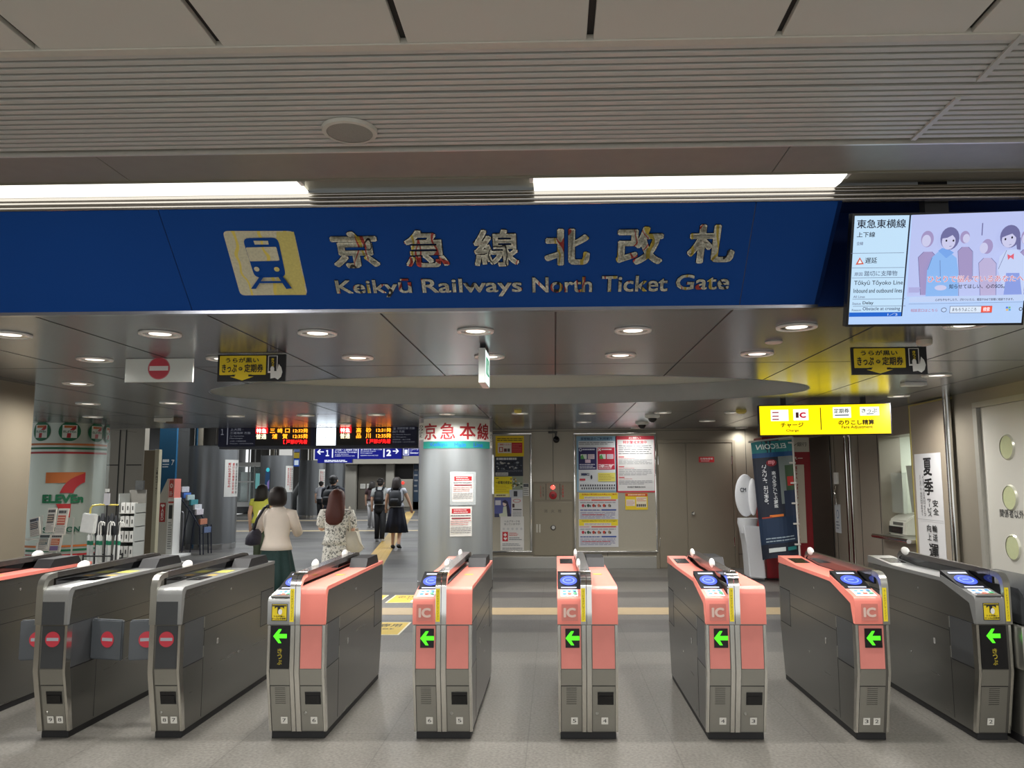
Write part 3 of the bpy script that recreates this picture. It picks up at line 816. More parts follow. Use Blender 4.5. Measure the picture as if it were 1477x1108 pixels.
def G(px, w, *a, **k): return gate((gx(px), k.pop('y', YG), 0), w, *a, **k)
x9 = gx(54)
gate((PZ(0, 1028).x-.37, YG, 0), .37, 'wide', [], 'pink topped ticket gate cut off by the left edge of the photo', (.5, 1.3), flaps=(1,))
G(54, .2, 'left', [('9', .085), ('8', .145)], 'narrow grey ticket gate with plates 9 and 8 and red no-entry disc', (.46,), flaps=(1, -1), col='grey')
G(218, .195, 'left', [('8', .085), ('7', .145)], 'narrow grey ticket gate with plates 8 and 7 and red no-entry disc', (.46,), flaps=(-1,), col='grey')
G(387, .365, 'wide ticket', [('7', .1), ('6', .29)], 'wide ticket gate with plates 7 and 6, black ticket panel and pink right half', (.5, 1.29))
G(596, .37, 'wide', [('6', .1), ('5', .29)], 'wide pink ticket gate with plates 6 and 5 in front of the poster column', (.5, 1.29))
G(804.5, .375, 'wide', [('5', .1), ('4', .29)], 'wide pink ticket gate with plates 5 and 4 in front of the hydrant cabinet', (.5, 1.29))
G(1018, .372, 'wide', [('4', .1), ('3', .29)], 'wide pink ticket gate with plates 4 and 3 in front of the double door', (.5, 1.29))
G(1233, .205, 'right', [('3', .065), ('2', .128)], 'narrow pink ticket gate with plates 3 and 2 and green arrow', (1.39,))
G(1407, .212, 'right ticket', [('2', .085)], 'narrow grey ticket gate with plate 2, green arrow and ticket slot', (1.39,), col='ticket')
# end unit at the right edge
g = thing('ticket_gate', 'broad steel ticket gate with dark rounded head, cut off by the right edge', 'ticket gate', (gx(1407)+.245, 5.06, 0), 0, 'ticket gates standing in a row')
obj('plinth', B(.0, .5, .10, 1.3, 0, .05, bev=.004), BLACKM, g)
bm = bmesh.new(); prism(bm, [(.10, .05), (.02, .46), (.02, .72), (1.3, .72), (1.3, .05)], 'x', .0, .5); obj('cabinet', bm, STEELF, g)
bm = bmesh.new(); box(bm, -.02, .5, -.005, .3, .455, .72, bev=.012); fr = obj('display_frame', bm, STEELF, g, smooth=True)
obj('display_glass', B(.015, .47, -.008, -.004, .475, .705), GLOSS, fr)
bm = bmesh.new(); prism(bm, [(.02, .72), (.02, .85), (.04, .9), (.09, .935), (1.2, .935), (1.28, .9), (1.28, .72)], 'x', .03, .5); obj('head_cover', bm, DARK, g, smooth=True)
# ================================================================ WALLS AND COLUMNS
def pxfn(px0, py0, Y, rz=0.0, k=None):
    """map photo-sized units (u right, v up, one unit = one photo pixel at that distance) onto an upright plane at depth Y"""
    k = k or Y/F; o = PY(px0, py0, Y); U = Vector((math.cos(rz), math.sin(rz), 0)); N = Vector((math.sin(rz), -math.cos(rz), 0))
    return lambda u, v, d: o + U*(u*k) + Vector((0, 0, v*k)) + N*d
def Zat(py, Y, px=800): return PY(px, py, Y).z
def Xat(px, Y, py=693): return PY(px, py, Y).x
struct('wall_left', B(-5.4, PY(48, 600, 7.7).x, -4, 7.7, 0, ZC), mat((136, 127, 110), .45, .2, noise=.05, scale=2))
XRW = 4.6
YB = 15.0
xw0 = Xat(711, YB)-.35
# back wall
bm = bmesh.new(); box(bm, xw0, XRW+.3, YB, YB+.25, 0, ZC)
struct('wall_back', bm, WALLM)
bm = bmesh.new()
for px, y0, y1 in ((798, 620, 695), (805, 740, 803), (1077, 622, 815), (875, 798, 803)):
    x = Xat(px, YB); box(bm, x-.004, x+.004, YB-.0015, YB, Zat(y1, YB), Zat(y0, YB))
for py in (622, 800):
    box(bm, Xat(711, YB), Xat(1077, YB), YB-.0015, YB, Zat(py, YB)-.004, Zat(py, YB)+.004)
struct('trim_8', bm, BLACKM)
bm = bmesh.new(); box(bm, Xat(705, YB), Xat(946, YB), YB-.02, YB, 0, Zat(803, YB), bev=.004)
struct('baseboard_back', bm, mat((176, 174, 168), .3, .9, noise=.02, scale=4))
struct('ceiling', B(-1.45, XR, 13.9, 15.06, ZC, ZC+.02), CEIL)
# double door
dx0, dx1, dz = Xat(949, YB), Xat(1057, YB), Zat(640, YB)
DW = mat((142, 134, 118), .36, .4, noise=.04, scale=3)
bm = bmesh.new()
for (a, b, c, d) in ((dx0-.06, dx0, 0, dz+.06), (dx1, dx1+.06, 0, dz+.06), (dx0, dx1, dz, dz+.06)): box(bm, a, b, YB-.03, YB+.01, c, d, bev=.004)
dr = struct('door_1', bm, DW)
dm = Xat(990, YB)
obj('door_leaf', B(dx0+.006, dm-.004, YB-.016, YB, .01, dz-.006, bev=.003), DW, dr)
lf = obj('door_leaf', B(dm+.004, dx1-.006, YB-.016, YB, .01, dz-.006, bev=.003), DW, dr)
bm = bmesh.new(); lathe(bm, [(.03, 0), (.03, .02), (.02, .05), (.034, .07), (.02, .085)], (0, 0, 0), 16)
bmesh.ops.rotate(bm, verts=bm.verts, matrix=Matrix.Rotation(R(90), 3, 'X')); bmesh.ops.translate(bm, verts=bm.verts, vec=(dm+.1, YB-.016, 1.0))
obj('door_handle', bm, CHROME, lf, smooth=True)
for z in (.4, 1.9):
    for x in (dx0+.004, dx1-.004): obj('hinge', B(x-.014, x+.014, YB-.024, YB-.014, z, z+.16, bev=.003), CHROME, dr)
p = Panel(.0012); p.rect(0, 0, 22, 8, (196, 40, 46)); p.text('危険物置場', 2, 3.6, 20, 6.4, (240, 220, 220), .02); p.lines(3, 1, 19, 2.8, 1, (230, 200, 200))
tag(p.build('door_plate', pxfn(1008, 667, YB-.017), None, back=(0, 0, 22, 8, .001, (196, 40, 46), 1)), 'small red warning plate on the right leaf of the double door', 'sign')

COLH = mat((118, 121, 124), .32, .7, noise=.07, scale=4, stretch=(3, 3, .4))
def column(cx, cy, r, z1, band=.13, top=None, n=48):
    bm = bmesh.new(); cyl(bm, (cx, cy, 0), r, .0, z1, n); o = struct('column', bm, COLH if top else COLM, smooth=True)
    bm = bmesh.new(); lathe(bm, [(r+.006, 0), (r+.006, band), (r-.001, band+.004)], (cx, cy, 0), n, cap=False); b = obj('base_band', bm, mat((170, 170, 170), .16, .95, noise=.05, scale=3), o, smooth=True)
    if top:
        bm = bmesh.new(); lathe(bm, [(r-.001, top-.004), (r+.006, top), (r+.006, z1), ], (cx, cy, 0), n, cap=False); obj('top_band', bm, mat((190, 188, 184), .06, 1, noise=0), o, smooth=True)
    return o
CCX, CCY, CR = Xat(657.5, 12.3, 700), 12.3, .566
o = column(CCX, CCY, CR, ZC); o.name = 'column'
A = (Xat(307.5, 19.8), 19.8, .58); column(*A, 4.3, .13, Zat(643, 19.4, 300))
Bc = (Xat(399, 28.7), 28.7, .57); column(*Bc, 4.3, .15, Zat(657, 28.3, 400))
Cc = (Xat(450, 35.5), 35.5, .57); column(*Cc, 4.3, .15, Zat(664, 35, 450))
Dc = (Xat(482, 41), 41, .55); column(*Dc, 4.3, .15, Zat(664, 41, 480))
Ec = (Xat(261, 20.6), 20.6, .27); 
struct('wall_pillar', B(Xat(248, 20.5), Xat(277, 20.5), 20.5, 20.9, 0, 4.3), COLH)
SC = (Xat(95.5, 13.0), 13.0, .57)
bm = bmesh.new(); cyl(bm, (SC[0], SC[1], 0), SC[2], 0, ZC, 64); struct('column', bm, mat((172, 180, 170), .35, .35, noise=.06, scale=3), smooth=True)

# wrap prints on the centre column -------------------------------------------
def ucol(px, c, r, pc, rp): return r*math.asin(max(-1, min(1, (px-pc)/rp)))
def cylpanel(p, name, cx, cy, r, back=None, parent=None):
    return p.slice(.03).build(name, cyl_fn(cx, cy, r+.004, math.atan2(-cx, cy), 0), parent, back=back)
U = lambda px: ucol(px, 0, CR, 657.8, 53.4); Zc = lambda py: Zat(py, CCY-CR, 657)
def rect_c(p, U, Z, x0, y0, x1, y1, m, n=10): p.rect(U(x0), Z(y1), U(x1), Z(y0), m, n)
p = Panel(.0007); WH = (226, 226, 220)
rect_c(p, U, Zc, 612, 603, 705.5, 637, WH, 16); rect_c(p, U, Zc, 612, 636, 705.5, 646.5, (28, 140, 128), 16)
for ch, a, b in (('京', 613.5, 631), ('急', 635.5, 657), ('本', 662, 685), ('線', 687, 703.5)):
    p.text(ch, U(a), Zc(634), U(b), Zc(609.5), (168, 38, 44), .025)
for t_, a, b in (('Keikyu', 622, 646), ('Main', 655, 671), ('Line', 682, 695)):
    p.text(t_, U(a), Zc(645), U(b), Zc(638), (20, 110, 205), .02)
tag(cylpanel(p, 'column_sign', CCX, CCY, CR, back=(U(612), Zc(646.5), U(705.5), Zc(603), .001, WH, 16)), 'curved white sign with red characters and teal strip round the centre column', 'sign')
for (x0, y0, x1, y1, l) in ((605, 608, 611.5, 633, 'narrow white strip label at the left end of the curved column sign'), (705.8, 621, 709.3, 645, 'narrow white strip label at the right end of the curved column sign')):
    p = Panel(.0008); rect_c(p, U, Zc, x0, y0, x1, y1, WH, 3); p.vtext('のりかえ', U(x0)+.01, Zc(y1-3), U(x1)-.01, Zc(y0+3), (50, 50, 50), .02)
    tag(cylpanel(p, 'strip_label', CCX, CCY, CR, back=(U(x0), Zc(y1), U(x1), Zc(y0), .001, WH, 3)), l, 'label')
def notice(x0, y0, x1, y1, label, sleeve=False):
    p = Panel(.0008)
    if sleeve: rect_c(p, U, Zc, x0-3.2, y0-4, x1+4, y1+5, mat((176, 182, 184), .2), 6)
    rect_c(p, U, Zc, x0, y0, x1, y1, (224, 222, 218), 6)
    a, b = U(x0)+.012, U(x1)-.012; H = y1-y0
    rect_c(p, U, Zc, x0+2.5, y0+H*.07, x1-1.8, y0+H*.23, (188, 34, 44), 4)
    p.lines(U(x0+5), Zc(y0+H*.22), U(x1-4), Zc(y0+H*.08), 2, (235, 200, 200), .45, 3)
    p.lines(a, Zc(y0+H*.33), b, Zc(y0+H*.27), 1, (120, 120, 124), .5, 4)
    rect_c(p, U, Zc, x0+2.5, y0+H*.37, x1-1.8, y0+H*.41, (150, 40, 60), 4)
    p.lines(a, Zc(y0+H*.63), b, Zc(y0+H*.44), 3, (214, 150, 150), .35, 5)
    p.lines(a, Zc(y0+H*.9), b, Zc(y0+H*.66), 4, (140, 140, 144), .35, 6)
    return tag(cylpanel(p, 'paper_notice', CCX, CCY, CR, back=(U(x0), Zc(y1), U(x1), Zc(y0), .001, WH, 4)), label, 'notice')
notice(653, 684.5, 681.5, 724, 'white notice with red heading in a clear sleeve on the centre column', True)
notice(650, 731, 680, 774, 'lower white notice with red heading taped to the centre column')
# tag hanging beside the column
t = thing('hanging_tag', 'white plastic tag hanging on a thin rod at the right side of the centre column', 'tag', PY(709, 645, 12.3-.02)-Vector((0, 0, 0)))
obj('rod', B(-.006, .006, -.006, .006, -.3, 0), GREYC, t); obj('card', B(-.035, .035, -.012, .004, -.72, -.12, bev=.006), mat((206, 210, 216), .3), t)

# store column print ------------------------------------------------------------
SR = SC[2]; U2 = lambda px: ucol(px, 0, SR, 94.5, 59.2); Z2 = lambda py: Zat(py, SC[1]-SR, 94)
OR, GN, RD, SW = (196, 108, 48), (14, 104, 66), (178, 38, 42), (222, 226, 218)
p = Panel(.0007)
for y, c in ((640.8, OR), (646.6, GN), (653, RD), (789, OR), (795, GN), (802, RD)): rect_c(p, U2, Z2, 36.5, y-1.7, 152.3, y+1.3, c, 24)
def mini(pc):
    u = U2(pc); z = Z2(622); r = .155
    p.ell(u, z, r, r, GN); p.rect(u-r*.66, z-r*.66, u+r*.66, z+r*.66, SW)
    p.poly([(u-r*.5, z+r*.6), (u+r*.55, z+r*.6), (u+r*.55, z+r*.36), (u-r*.5, z+r*.36)], OR)
    p.poly([(u+r*.55, z+r*.6), (u+r*.55, z+r*.3), (u+r*.15, z-r*.1), (u+r*.1, z-r*.65), (u-r*.25, z-r*.65), (u-r*.2, z-r*.05), (u+r*.2, z+r*.36)], RD)
    p.rect(u-r*.62, z-r*.18, u+r*.62, z+r*.12, SW); p.text('ELEVEn', u-r*.56, z-r*.14, u+r*.56, z+r*.09, GN, .03)
for pc in (55, 95.4, 134.8, 151.5): mini(pc)
q = lambda px, py: (U2(px), Z2(py))
p.poly([q(66.5, 681.5), q(120.5, 681), q(120.5, 682), q(98, 696.6), q(66.5, 697)], OR)
def qc(p0, p1, p2, n=8): return [((1-t)**2*p0[0]+2*t*(1-t)*p1[0]+t*t*p2[0], (1-t)**2*p0[1]+2*t*(1-t)*p1[1]+t*t*p2[1]) for t in [i/n for i in range(n+1)]]
out = qc((112, 685.5), (93, 692), (86.5, 711)) + qc((105.5, 711.5), (108, 700), (120.7, 696)) + [(120.7, 681.6), (118, 683)]
p.poly([q(*z) for z in out], RD)
p.poly([q(82.5, 727), q(103, 727), q(102.5, 747), q(93, 747.2)], RD)
p.text('ELEVEn', U2(63.6), Z2(726), U2(119.7), Z2(713.3), GN, .05)
p.text('STATION', U2(67), Z2(768.5), U2(117.3), Z2(760.3), (20, 84, 62), .03)
tag(cylpanel(p, 'column_wrap', SC[0], SC[1], SR), 'shop print with big 7 and orange, green and red stripes on the left column', 'sign')

# left side walls of the store corner --------------------------------------------
YS = 17.9
bm = bmesh.new(); box(bm, -16, Xat(206, YS), YS, YS+.2, 0, 4.3)
struct('wall_store', bm, mat((160, 154, 142), .5, .2, noise=.05, scale=2))
bm = bmesh.new()
for px, y0, y1 in ((170, 616, 800), (179, 616, 800)): x = Xat(px, YS); box(bm, x-.012, x+.012, YS-.006, YS, Zat(y1, YS), Zat(y0, YS))
for a, b in ((153, 169), (181, 203)): box(bm, Xat(a, YS), Xat(b, YS), YS-.006, YS, Zat(667.5, YS)-.012, Zat(667.5, YS)+.012)
struct('trim_9', bm, mat((44, 42, 40), .6))
bb = thing('board', 'tall brown display board with a cream edge at the end of the dark shop wall', 'board', (Xat(214, 16.9), 16.9, 0))
obj('panel', B(Xat(206, 16.9)-bb.location.x, Xat(222, 16.9)-bb.location.x, 0, .12, 0, Zat(646, 16.9), bev=.008), mat((122, 106, 78), .5, noise=.06), bb)
p = Panel(.001); 
ed = obj('edge', B(Xat(222, 16.9)-bb.location.x, Xat(228, 16.9)-bb.location.x, -.01, .12, 0, Zat(645, 16.9), bev=.004), mat((198, 190, 160), .5), bb)
p.vtext('ご案内コーナー', 0, 0, 2.6, 40, (60, 56, 50), .03)
o = p.build('lettering', pxfn(223.6, 714, 16.885), None); o.parent = bb; o.matrix_parent_inverse = Matrix.Translation(-bb.location)
# blue panel with white writing
bp_ = PY(235, 700, 19.0)
p = Panel(.001); p.rect(0, 0, 25, 185, mat((26, 86, 124), .35, .2, noise=.04)); 
p.lines(6, 108, 17, 113, 1, (235, 240, 245), .8, 3); p.lines(6, 100, 16, 107, 2, (220, 228, 238), .4, 4); p.text('ア', 19, 104, 23, 112, (235, 240, 245), .02)
tag(p.build('blue_panel', pxfn(223.5, 776, 19.0), None, back=(0, -26, 25, 185, .08, (26, 86, 124), 1)), 'tall blue wall panel with small white writing beside the grey pillar', 'sign')
# AED stand
YA = 17.6
t = thing('defibrillator_stand', 'slim white AED stand with red signs in front of the blue panel', 'stand', (Xat(243, YA), YA, 0))
kx = YA/F; zt = Zat(688, YA); zm = Zat(716, YA)
obj('base', B(-.2, .42, -.25, .35, 0, .05, bev=.01), WHITE, t)
bm = bmesh.new(); prism(bm, [(-.19, .05), (.02, .05), (.02, zt), (-.02, zt), (-.19, 1.3)], 'y', 0, .3); obj('side_panel', bm, mat((196, 192, 180), .45), t)
obj('cabinet', B(.02, .16, -.02, .32, .05, zm, bev=.006), WHITE, t)
obj('head', B(.01, .145, -.01, .3, zm, zt, bev=.004), mat((222, 120, 106), .4), t)
p = Panel(.001); p.rect(.005, .02, .125, .42, (238, 232, 226)); p.rect(.015, .03, .115, .41, (206, 84, 74)); p.ell(.065, .28, .03, .05, (240, 236, 230)); p.ell(.065, .28, .014, .028, (206, 84, 74)); p.lines(.03, .06, .1, .16, 3, (240, 230, 226))
p.build('head_sign', lambda u, v, d: Vector((.015+u, -.012-d, zm-.01+v)), t)
p = Panel(.001); p.rect(0, 0, .13, .42, (178, 48, 44)); p.vtext('AED', .035, .03, .095, .3, (240, 236, 230), .02); p.ell(.045, .365, .024, .024, (240, 236, 230)); p.ell(.085, .365, .024, .024, (240, 236, 230)); p.poly([(.022, .36), (.108, .36), (.065, .31)], (240, 236, 230))
p.build('side_sign', lambda u, v, d: Vector((-.165+u, -.002-d, .75+v)), t)
p = Panel(.001); p.rect(.02, .72, .1, 1.02, (60, 62, 60)); p.lines(.02, .05, .1, .66, 12, (150, 150, 148)); p.rect(.0, 1.06, .12, 1.1, (206, 84, 74))
p.build('cabinet_front', lambda u, v, d: Vector((.03+u, -.022-d, .1+v)), t)
# bollard and leaflet rack
t = thing('bollard', 'short dark steel bollard between the AED stand and the big grey column', 'bollard', (Xat(265, 18.8), 18.8, 0))
bm = bmesh.new(); lathe(bm, [(.055, 0), (.055, .88), (.045, .92), (.02, .94)], (0, 0, 0), 20); obj('post', bm, mat((96, 96, 98), .3, .8), t, smooth=True)
bm = bmesh.new(); lathe(bm, [(.1, 0), (.1, .012), (.06, .02)], (0, 0, 0), 20); obj('foot', bm, STEEL, t)
YR = 18.0
t = thing('leaflet_rack', 'dark blue slanted wire leaflet rack in front of the big grey column', 'rack', (Xat(290, YR), YR, 0))
RX = t.location.x; RB = mat((24, 30, 52), .4, .3)
P2 = lambda px, py: (Xat(px, YR, py)-RX, Zat(py, YR, px))
bm = bmesh.new()
for dy in (-.0, .42):
    tube(bm, [(P2(256, 702)[0], dy, P2(256, 702)[1]), (P2(257, 714)[0], dy, P2(257, 714)[1]), (P2(274, 737)[0], dy, P2(274, 737)[1]), (P2(288, 760)[0], dy, P2(288, 760)[1]), (P2(289, 792)[0], dy, .0)], .016, 8)
    tube(bm, [(P2(290, 758)[0]+.05, dy, P2(290, 758)[1]), (P2(293, 770)[0], dy, P2(293, 770)[1]), (P2(293.5, 792)[0], dy, 0)], .014, 8)
    tube(bm, [(P2(273, 735)[0], dy, P2(273, 735)[1]), (P2(266, 765)[0], dy, P2(266, 765)[1]), (P2(262, 790)[0], dy, 0.0)], .012, 8)
obj('frame', bm, RB, t, smooth=True)
cols = [(190, 190, 196), (60, 110, 190), (170, 190, 190), (40, 130, 140), (200, 204, 210), (210, 206, 214), (190, 120, 90), (90, 110, 150)]
spots = [(259, 703), (261.5, 712), (267, 715), (272, 722), (277.5, 729), (280, 736), (285.5, 750), (291, 762)]
bm = bmesh.new()
for (px, py) in spots:
    x, z = P2(px, py); box(bm, x-.01, x+.05, .0, .42, z-.12, z-.11)
obj('shelves', bm, RB, t)
for (px, py), c in zip(spots, cols):
    x, z = P2(px, py); bm = bmesh.new(); box(bm, x+.002, x+.045, .03, .39, z-.108, z+.015)
    lo = obj("leaflet_stack", bm, mat(c, .5, noise=.5, scale=30)); lo.location = t.location; tag(lo, "%s leaflets in the slanted blue rack" % dict(zip([(190, 190, 196), (60, 110, 190), (170, 190, 190), (40, 130, 140), (200, 204, 210), (210, 206, 214), (190, 120, 90), (90, 110, 150)], ["grey topmost", "bright blue upper", "pale green", "teal middle", "white middle", "lilac white", "orange brown lower", "slate blue lowest"]))[c], "leaflets", "leaflets in the blue rack")
# newspaper rack, umbrellas and card rack in the store corner ---------------------
YN = 11.4
t = thing('newspaper_rack', 'tiered newspaper rack standing by the shop column at the left wall', 'rack', (Xat(66, YN), YN, 0)); RX = t.location.x
P3 = lambda px, py, Y=YN: (PY(px, py, Y).x-RX, PY(px, py, Y).z)
bm = bmesh.new()
for (px, py) in ((45, 745), (91, 748), (63, 736)):
    x, z = P3(px, py); tube(bm, [(x, .25, 0), (x, .25, z)], .012, 8); tube(bm, [(x, -.1, 0), (x, -.1, z-.45)], .012, 8)
for z in (.3, .55, .8): box(bm, P3(44, 0)[0], P3(92, 0)[0], -.12, .27, z, z+.015)
for z in (.42, .68): tube(bm, [(P3(52, 0)[0], -.14, z), (P3(92, 0)[0], -.14, z)], .012, 8)
obj('frame', bm, mat((180, 178, 170), .35, .5), t)
NP = [((43.5, 748, 58, 775), 14, 'folded dark newspaper leaning at the left of the rack', 1), ((64.5, 733, 77, 768), 2, 'newspaper with a dark photograph in the top tier of the rack', 2), ((78, 733.5, 93, 772), 0, 'newspaper with red pictures in the top tier of the rack', 3),
      ((53, 771, 69, 795), 0, 'newspaper in the lower tier with a green header', 4), ((70, 771, 86, 796), 0, 'newspaper in the lower tier with orange and purple pictures', 5)]
for (x0, y0, x1, y1), rot, lb, sd in NP:
    p = Panel(.0008); w, h = x1-x0, y1-y0; p.rect(0, 0, w, h, (176, 172, 164))
    pc = {1: (62, 66, 76), 2: (70, 68, 66), 3: (150, 74, 60), 4: (86, 96, 96), 5: (152, 80, 52)}[sd]
    p.rect(1, h*.78, w-1, h*.95, {4: (60, 84, 84), 1: (84, 90, 104)}.get(sd, (148, 146, 140))); p.lines(1, h*.8, w-1, h*.94, 1, (50, 50, 52), .7, sd)
    p.rect(1, h*.38, w*.85, h*.74, pc); p.lines(1.2, h*.42, w*.8, h*.7, 3, (190, 170, 150), .3, sd+8); p.lines(1, h*.05, w-1, h*.34, 5, (110, 106, 104), .4, sd+20)
    if sd == 5: p.rect(1, h*.08, w*.8, h*.32, (92, 74, 112))
    k = YN/F; o = PY(x0, y1, YN-.02 if sd < 4 else YN-.1); a = R(12)
    U_ = Vector((math.cos(R(rot)), 0, math.sin(R(rot)))) if rot else Vector((1, 0, 0)); V_ = Vector((-math.sin(R(rot)), .2, math.cos(R(rot)))).normalized()
    N_ = U_.cross(V_); N_ = N_ if N_.y < 0 else -N_
    tag(p.build('newspaper', lambda u, v, d: o+U_*(u*k)+V_*(v*k)+N_*d, None, back=(0, 0, w, h, .02, (186, 180, 168), 1)), lb, 'newspaper', 'newspapers in the rack')
YU = 11.3
ux0, ux1 = Xat(133, YU), Xat(176, YU)
t = thing('umbrella_stand', 'dark umbrella stand full of wrapped white umbrellas outside the shop', 'stand', ((ux0+ux1)/2, YU, 0))
hw = (ux1-ux0)/2
bm = bmesh.new(); box(bm, -hw, hw, -.14, .14, 0, .06, bev=.01)
for sx in (-1, 1):
    for sy in (-1, 1): tube(bm, [(sx*hw*.96, sy*.13, 0), (sx*hw*.96, sy*.13, .62)], .012, 8)
for sy in (-1, 1): tube(bm, [(-hw, sy*.13, .6), (hw, sy*.13, .6)], .01, 8)
obj('frame', bm, BLACKM, t)
proto = None
for i in range(8):
    x = -hw*.86 + i*hw*1.72/7
    if proto is None:
        u = thing('umbrella', '', 'umbrella', (0, 0, 0))
        bm = bmesh.new(); loft(bm, [(0, 0, 0, .008, .008), (0, 0, .1, .016, .016), (0, 0, .5, .0245, .0245), (0, 0, .78, .022, .022), (0, 0, .8, .012, .012)], 12); obj('wrapped_canopy', bm, mat((206, 208, 206), .4, noise=.1, scale=60), u, smooth=True)
        bm = bmesh.new(); tube(bm, [(0, 0, .79), (0, 0, .93), (.008, 0, .965), (.03, 0, .985), (.052, 0, .97), (.058, 0, .93)], .009, 8); obj('handle', bm, WHITE, u, smooth=True)
        bm = bmesh.new(); loft(bm, [(0, 0, .66, .0245, .0245), (0, 0, .72, .0242, .0242)], 12); obj('band', bm, mat((24, 124, 92), .4), u)
        proto = u; c = u
    else: c = copy_tree(proto)
    c.location = (t.location.x+x, YU+.0, .085); c.rotation_euler = (R((-2, 2)[i % 2]), R((i-3.5)*1.0), 0)
    c['label'] = 'wrapped white umbrella, %s from the left in the stand' % ORD[i]; c['group'] = 'white umbrellas in the stand'
# dark folded umbrellas and price cards above the stand
bm = bmesh.new()
for i in range(5): loft(bm, [(-.14+i*.07, .22, .0, .01, .01), (-.14+i*.07, .22, .8, .012, .012), (-.13+i*.07, .22, .9, .04, .04), (-.13+i*.07, .22, 1.03+.03*(i%2), .045, .045), (-.13+i*.07, .22, 1.14+.03*(i%2), .02, .02)], 10, mi=0)
sh = thing('umbrella_bundle', 'bundle of dark folded umbrellas behind the white ones', 'umbrellas', (Xat(157, YU+.38), YU+.16, 0.0)); obj('folded_canopies', bm, mat((52, 54, 58), .5, noise=.2), sh, smooth=True)
def card(name, x0, y0, x1, y1, Y, label, c=(214, 214, 208), rot=0, cat='sign'):
    p = Panel(.001); w, h = x1-x0, y1-y0; p.rect(0, 0, w, h, c); p.lines(w*.15, h*.2, w*.85, h*.85, 5, (130, 130, 132), .3, int(x0))
    k = Y/F; o = PY(x0, y1, Y); U_ = Vector((math.cos(R(rot)), 0, math.sin(R(rot)))); V_ = Vector((-math.sin(R(rot)), 0, math.cos(R(rot))))
    return tag(p.build(name, lambda u, v, d: o+U_*(u*k)+V_*(v*k)+Vector((0, -d, 0)), None, back=(0, 0, w, h, .01, c, 1)), label, cat)
t = thing('price_stand', 'white price card on a thin pole above the umbrella stand', 'sign', (Xat(156.5, 11.1), 11.1, 0))
obj('pole', B(-.008, .008, -.008, .008, 0, Zat(705, 11.1)), BLACKM, t)
zc_ = Zat(726, 11.1); obj('card', B(-.042, .042, -.02, -.009, zc_, zc_+.165, bev=.002), mat((206, 206, 214), .4), t); obj('small_card', B(-.028, .028, -.02, -.009, zc_+.18, zc_+.225, bev=.002), WHITE, t)
t = thing('bag_dispenser', 'white bag hanging from a yellow hook in front of the shop column', 'bag', PY(128, 742, 11.0))
bm = bmesh.new(); prism(bm, [(-.10, -.24), (.10, -.27), (.125, .0), (-.065, .02)], 'y', -.04, .03); bmesh.ops.bevel(bm, geom=bm.edges[:], offset=.012, segments=2, affect='EDGES'); obj('bag', bm, mat((216, 218, 216), .35, noise=.08, scale=20, bump=.3), t, smooth=True)
bm = bmesh.new(); tube(bm, [(.02, 0, -.01), (.02, 0, .08), (.05, 0, .12), (.12, .05, .13), (.3, .2, .12)], .012, 8); obj('hook', bm, mat((214, 196, 90), .5), t, smooth=True)
bm = bmesh.new(); tube(bm, [(.3, .2, .12), (.3, .2, -.95)], .012, 8); obj('post', bm, BLACKM, t)
t.location.z = max(.0, t.location.z)
YK = 11.9
t = thing('card_rack', 'tall clear rack of small white packs standing beside the umbrellas', 'rack', (Xat(190, YK), YK, 0)); kz = Zat(704, YK)
hw = 12.5*YK/F
obj('side_panels', box(box(bmesh.new(), -hw, -hw+.012, -.1, .2, 0, kz-.05), hw-.012, hw, -.1, .2, 0, kz-.2), mat((168, 172, 170), .25, noise=.02), t)
obj('back_panel', B(-hw, hw, .2, .22, 0, kz), mat((120, 118, 112), .5), t)
obj('header', B(-hw*.2, hw*.75, .16, .2, kz, kz+.14), mat((56, 58, 58), .5, noise=.5, scale=20), t)
bm = bmesh.new()
for z in (.1, .3, .52, .74, .96, 1.16): box(bm, -hw, hw, -.08, .2, z, z+.012)
obj('shelves', bm, mat((190, 190, 184), .4), t)
pk = None
for j, z in enumerate((.112, .312, .532, .752, .972, 1.172)):
    for i in range(3):
        if pk is None:
            pk = tag(obj('pack', B(-.03, .03, -.07, .02, 0, .15, bev=.003), [mat((210, 210, 206), .4, noise=.04)]), '', 'pack'); obj('printed_mark', B(-.008, .008, -.0715, -.07, .04, .1), BLACKM, pk); c = pk
        else: c = copy_tree(pk)
        c.location = (t.location.x-.075+i*.075, YK, z); c['label'] = 'small white pack on the %s shelf of the clear rack, %s' % (('lowest', 'second lowest', 'third lowest', 'third highest', 'second highest', 'highest')[j], ('left', 'middle', 'right')[i]); c['group'] = 'white packs in the clear rack'
# glass screen in front of the shop column
t = thing('glass_screen', 'clear glass screen edge standing in front of the shop column', 'glass screen', (Xat(148, 11.9), 12.05, 0))
obj('pane', B(-.24, .0, 0, .012, .02, ZC-.02), mat((200, 215, 212), .03, 0, noise=0, alpha=.05), t)
obj('rail', B(-.24, .0, -.01, .022, 0, .02), STEEL, t)

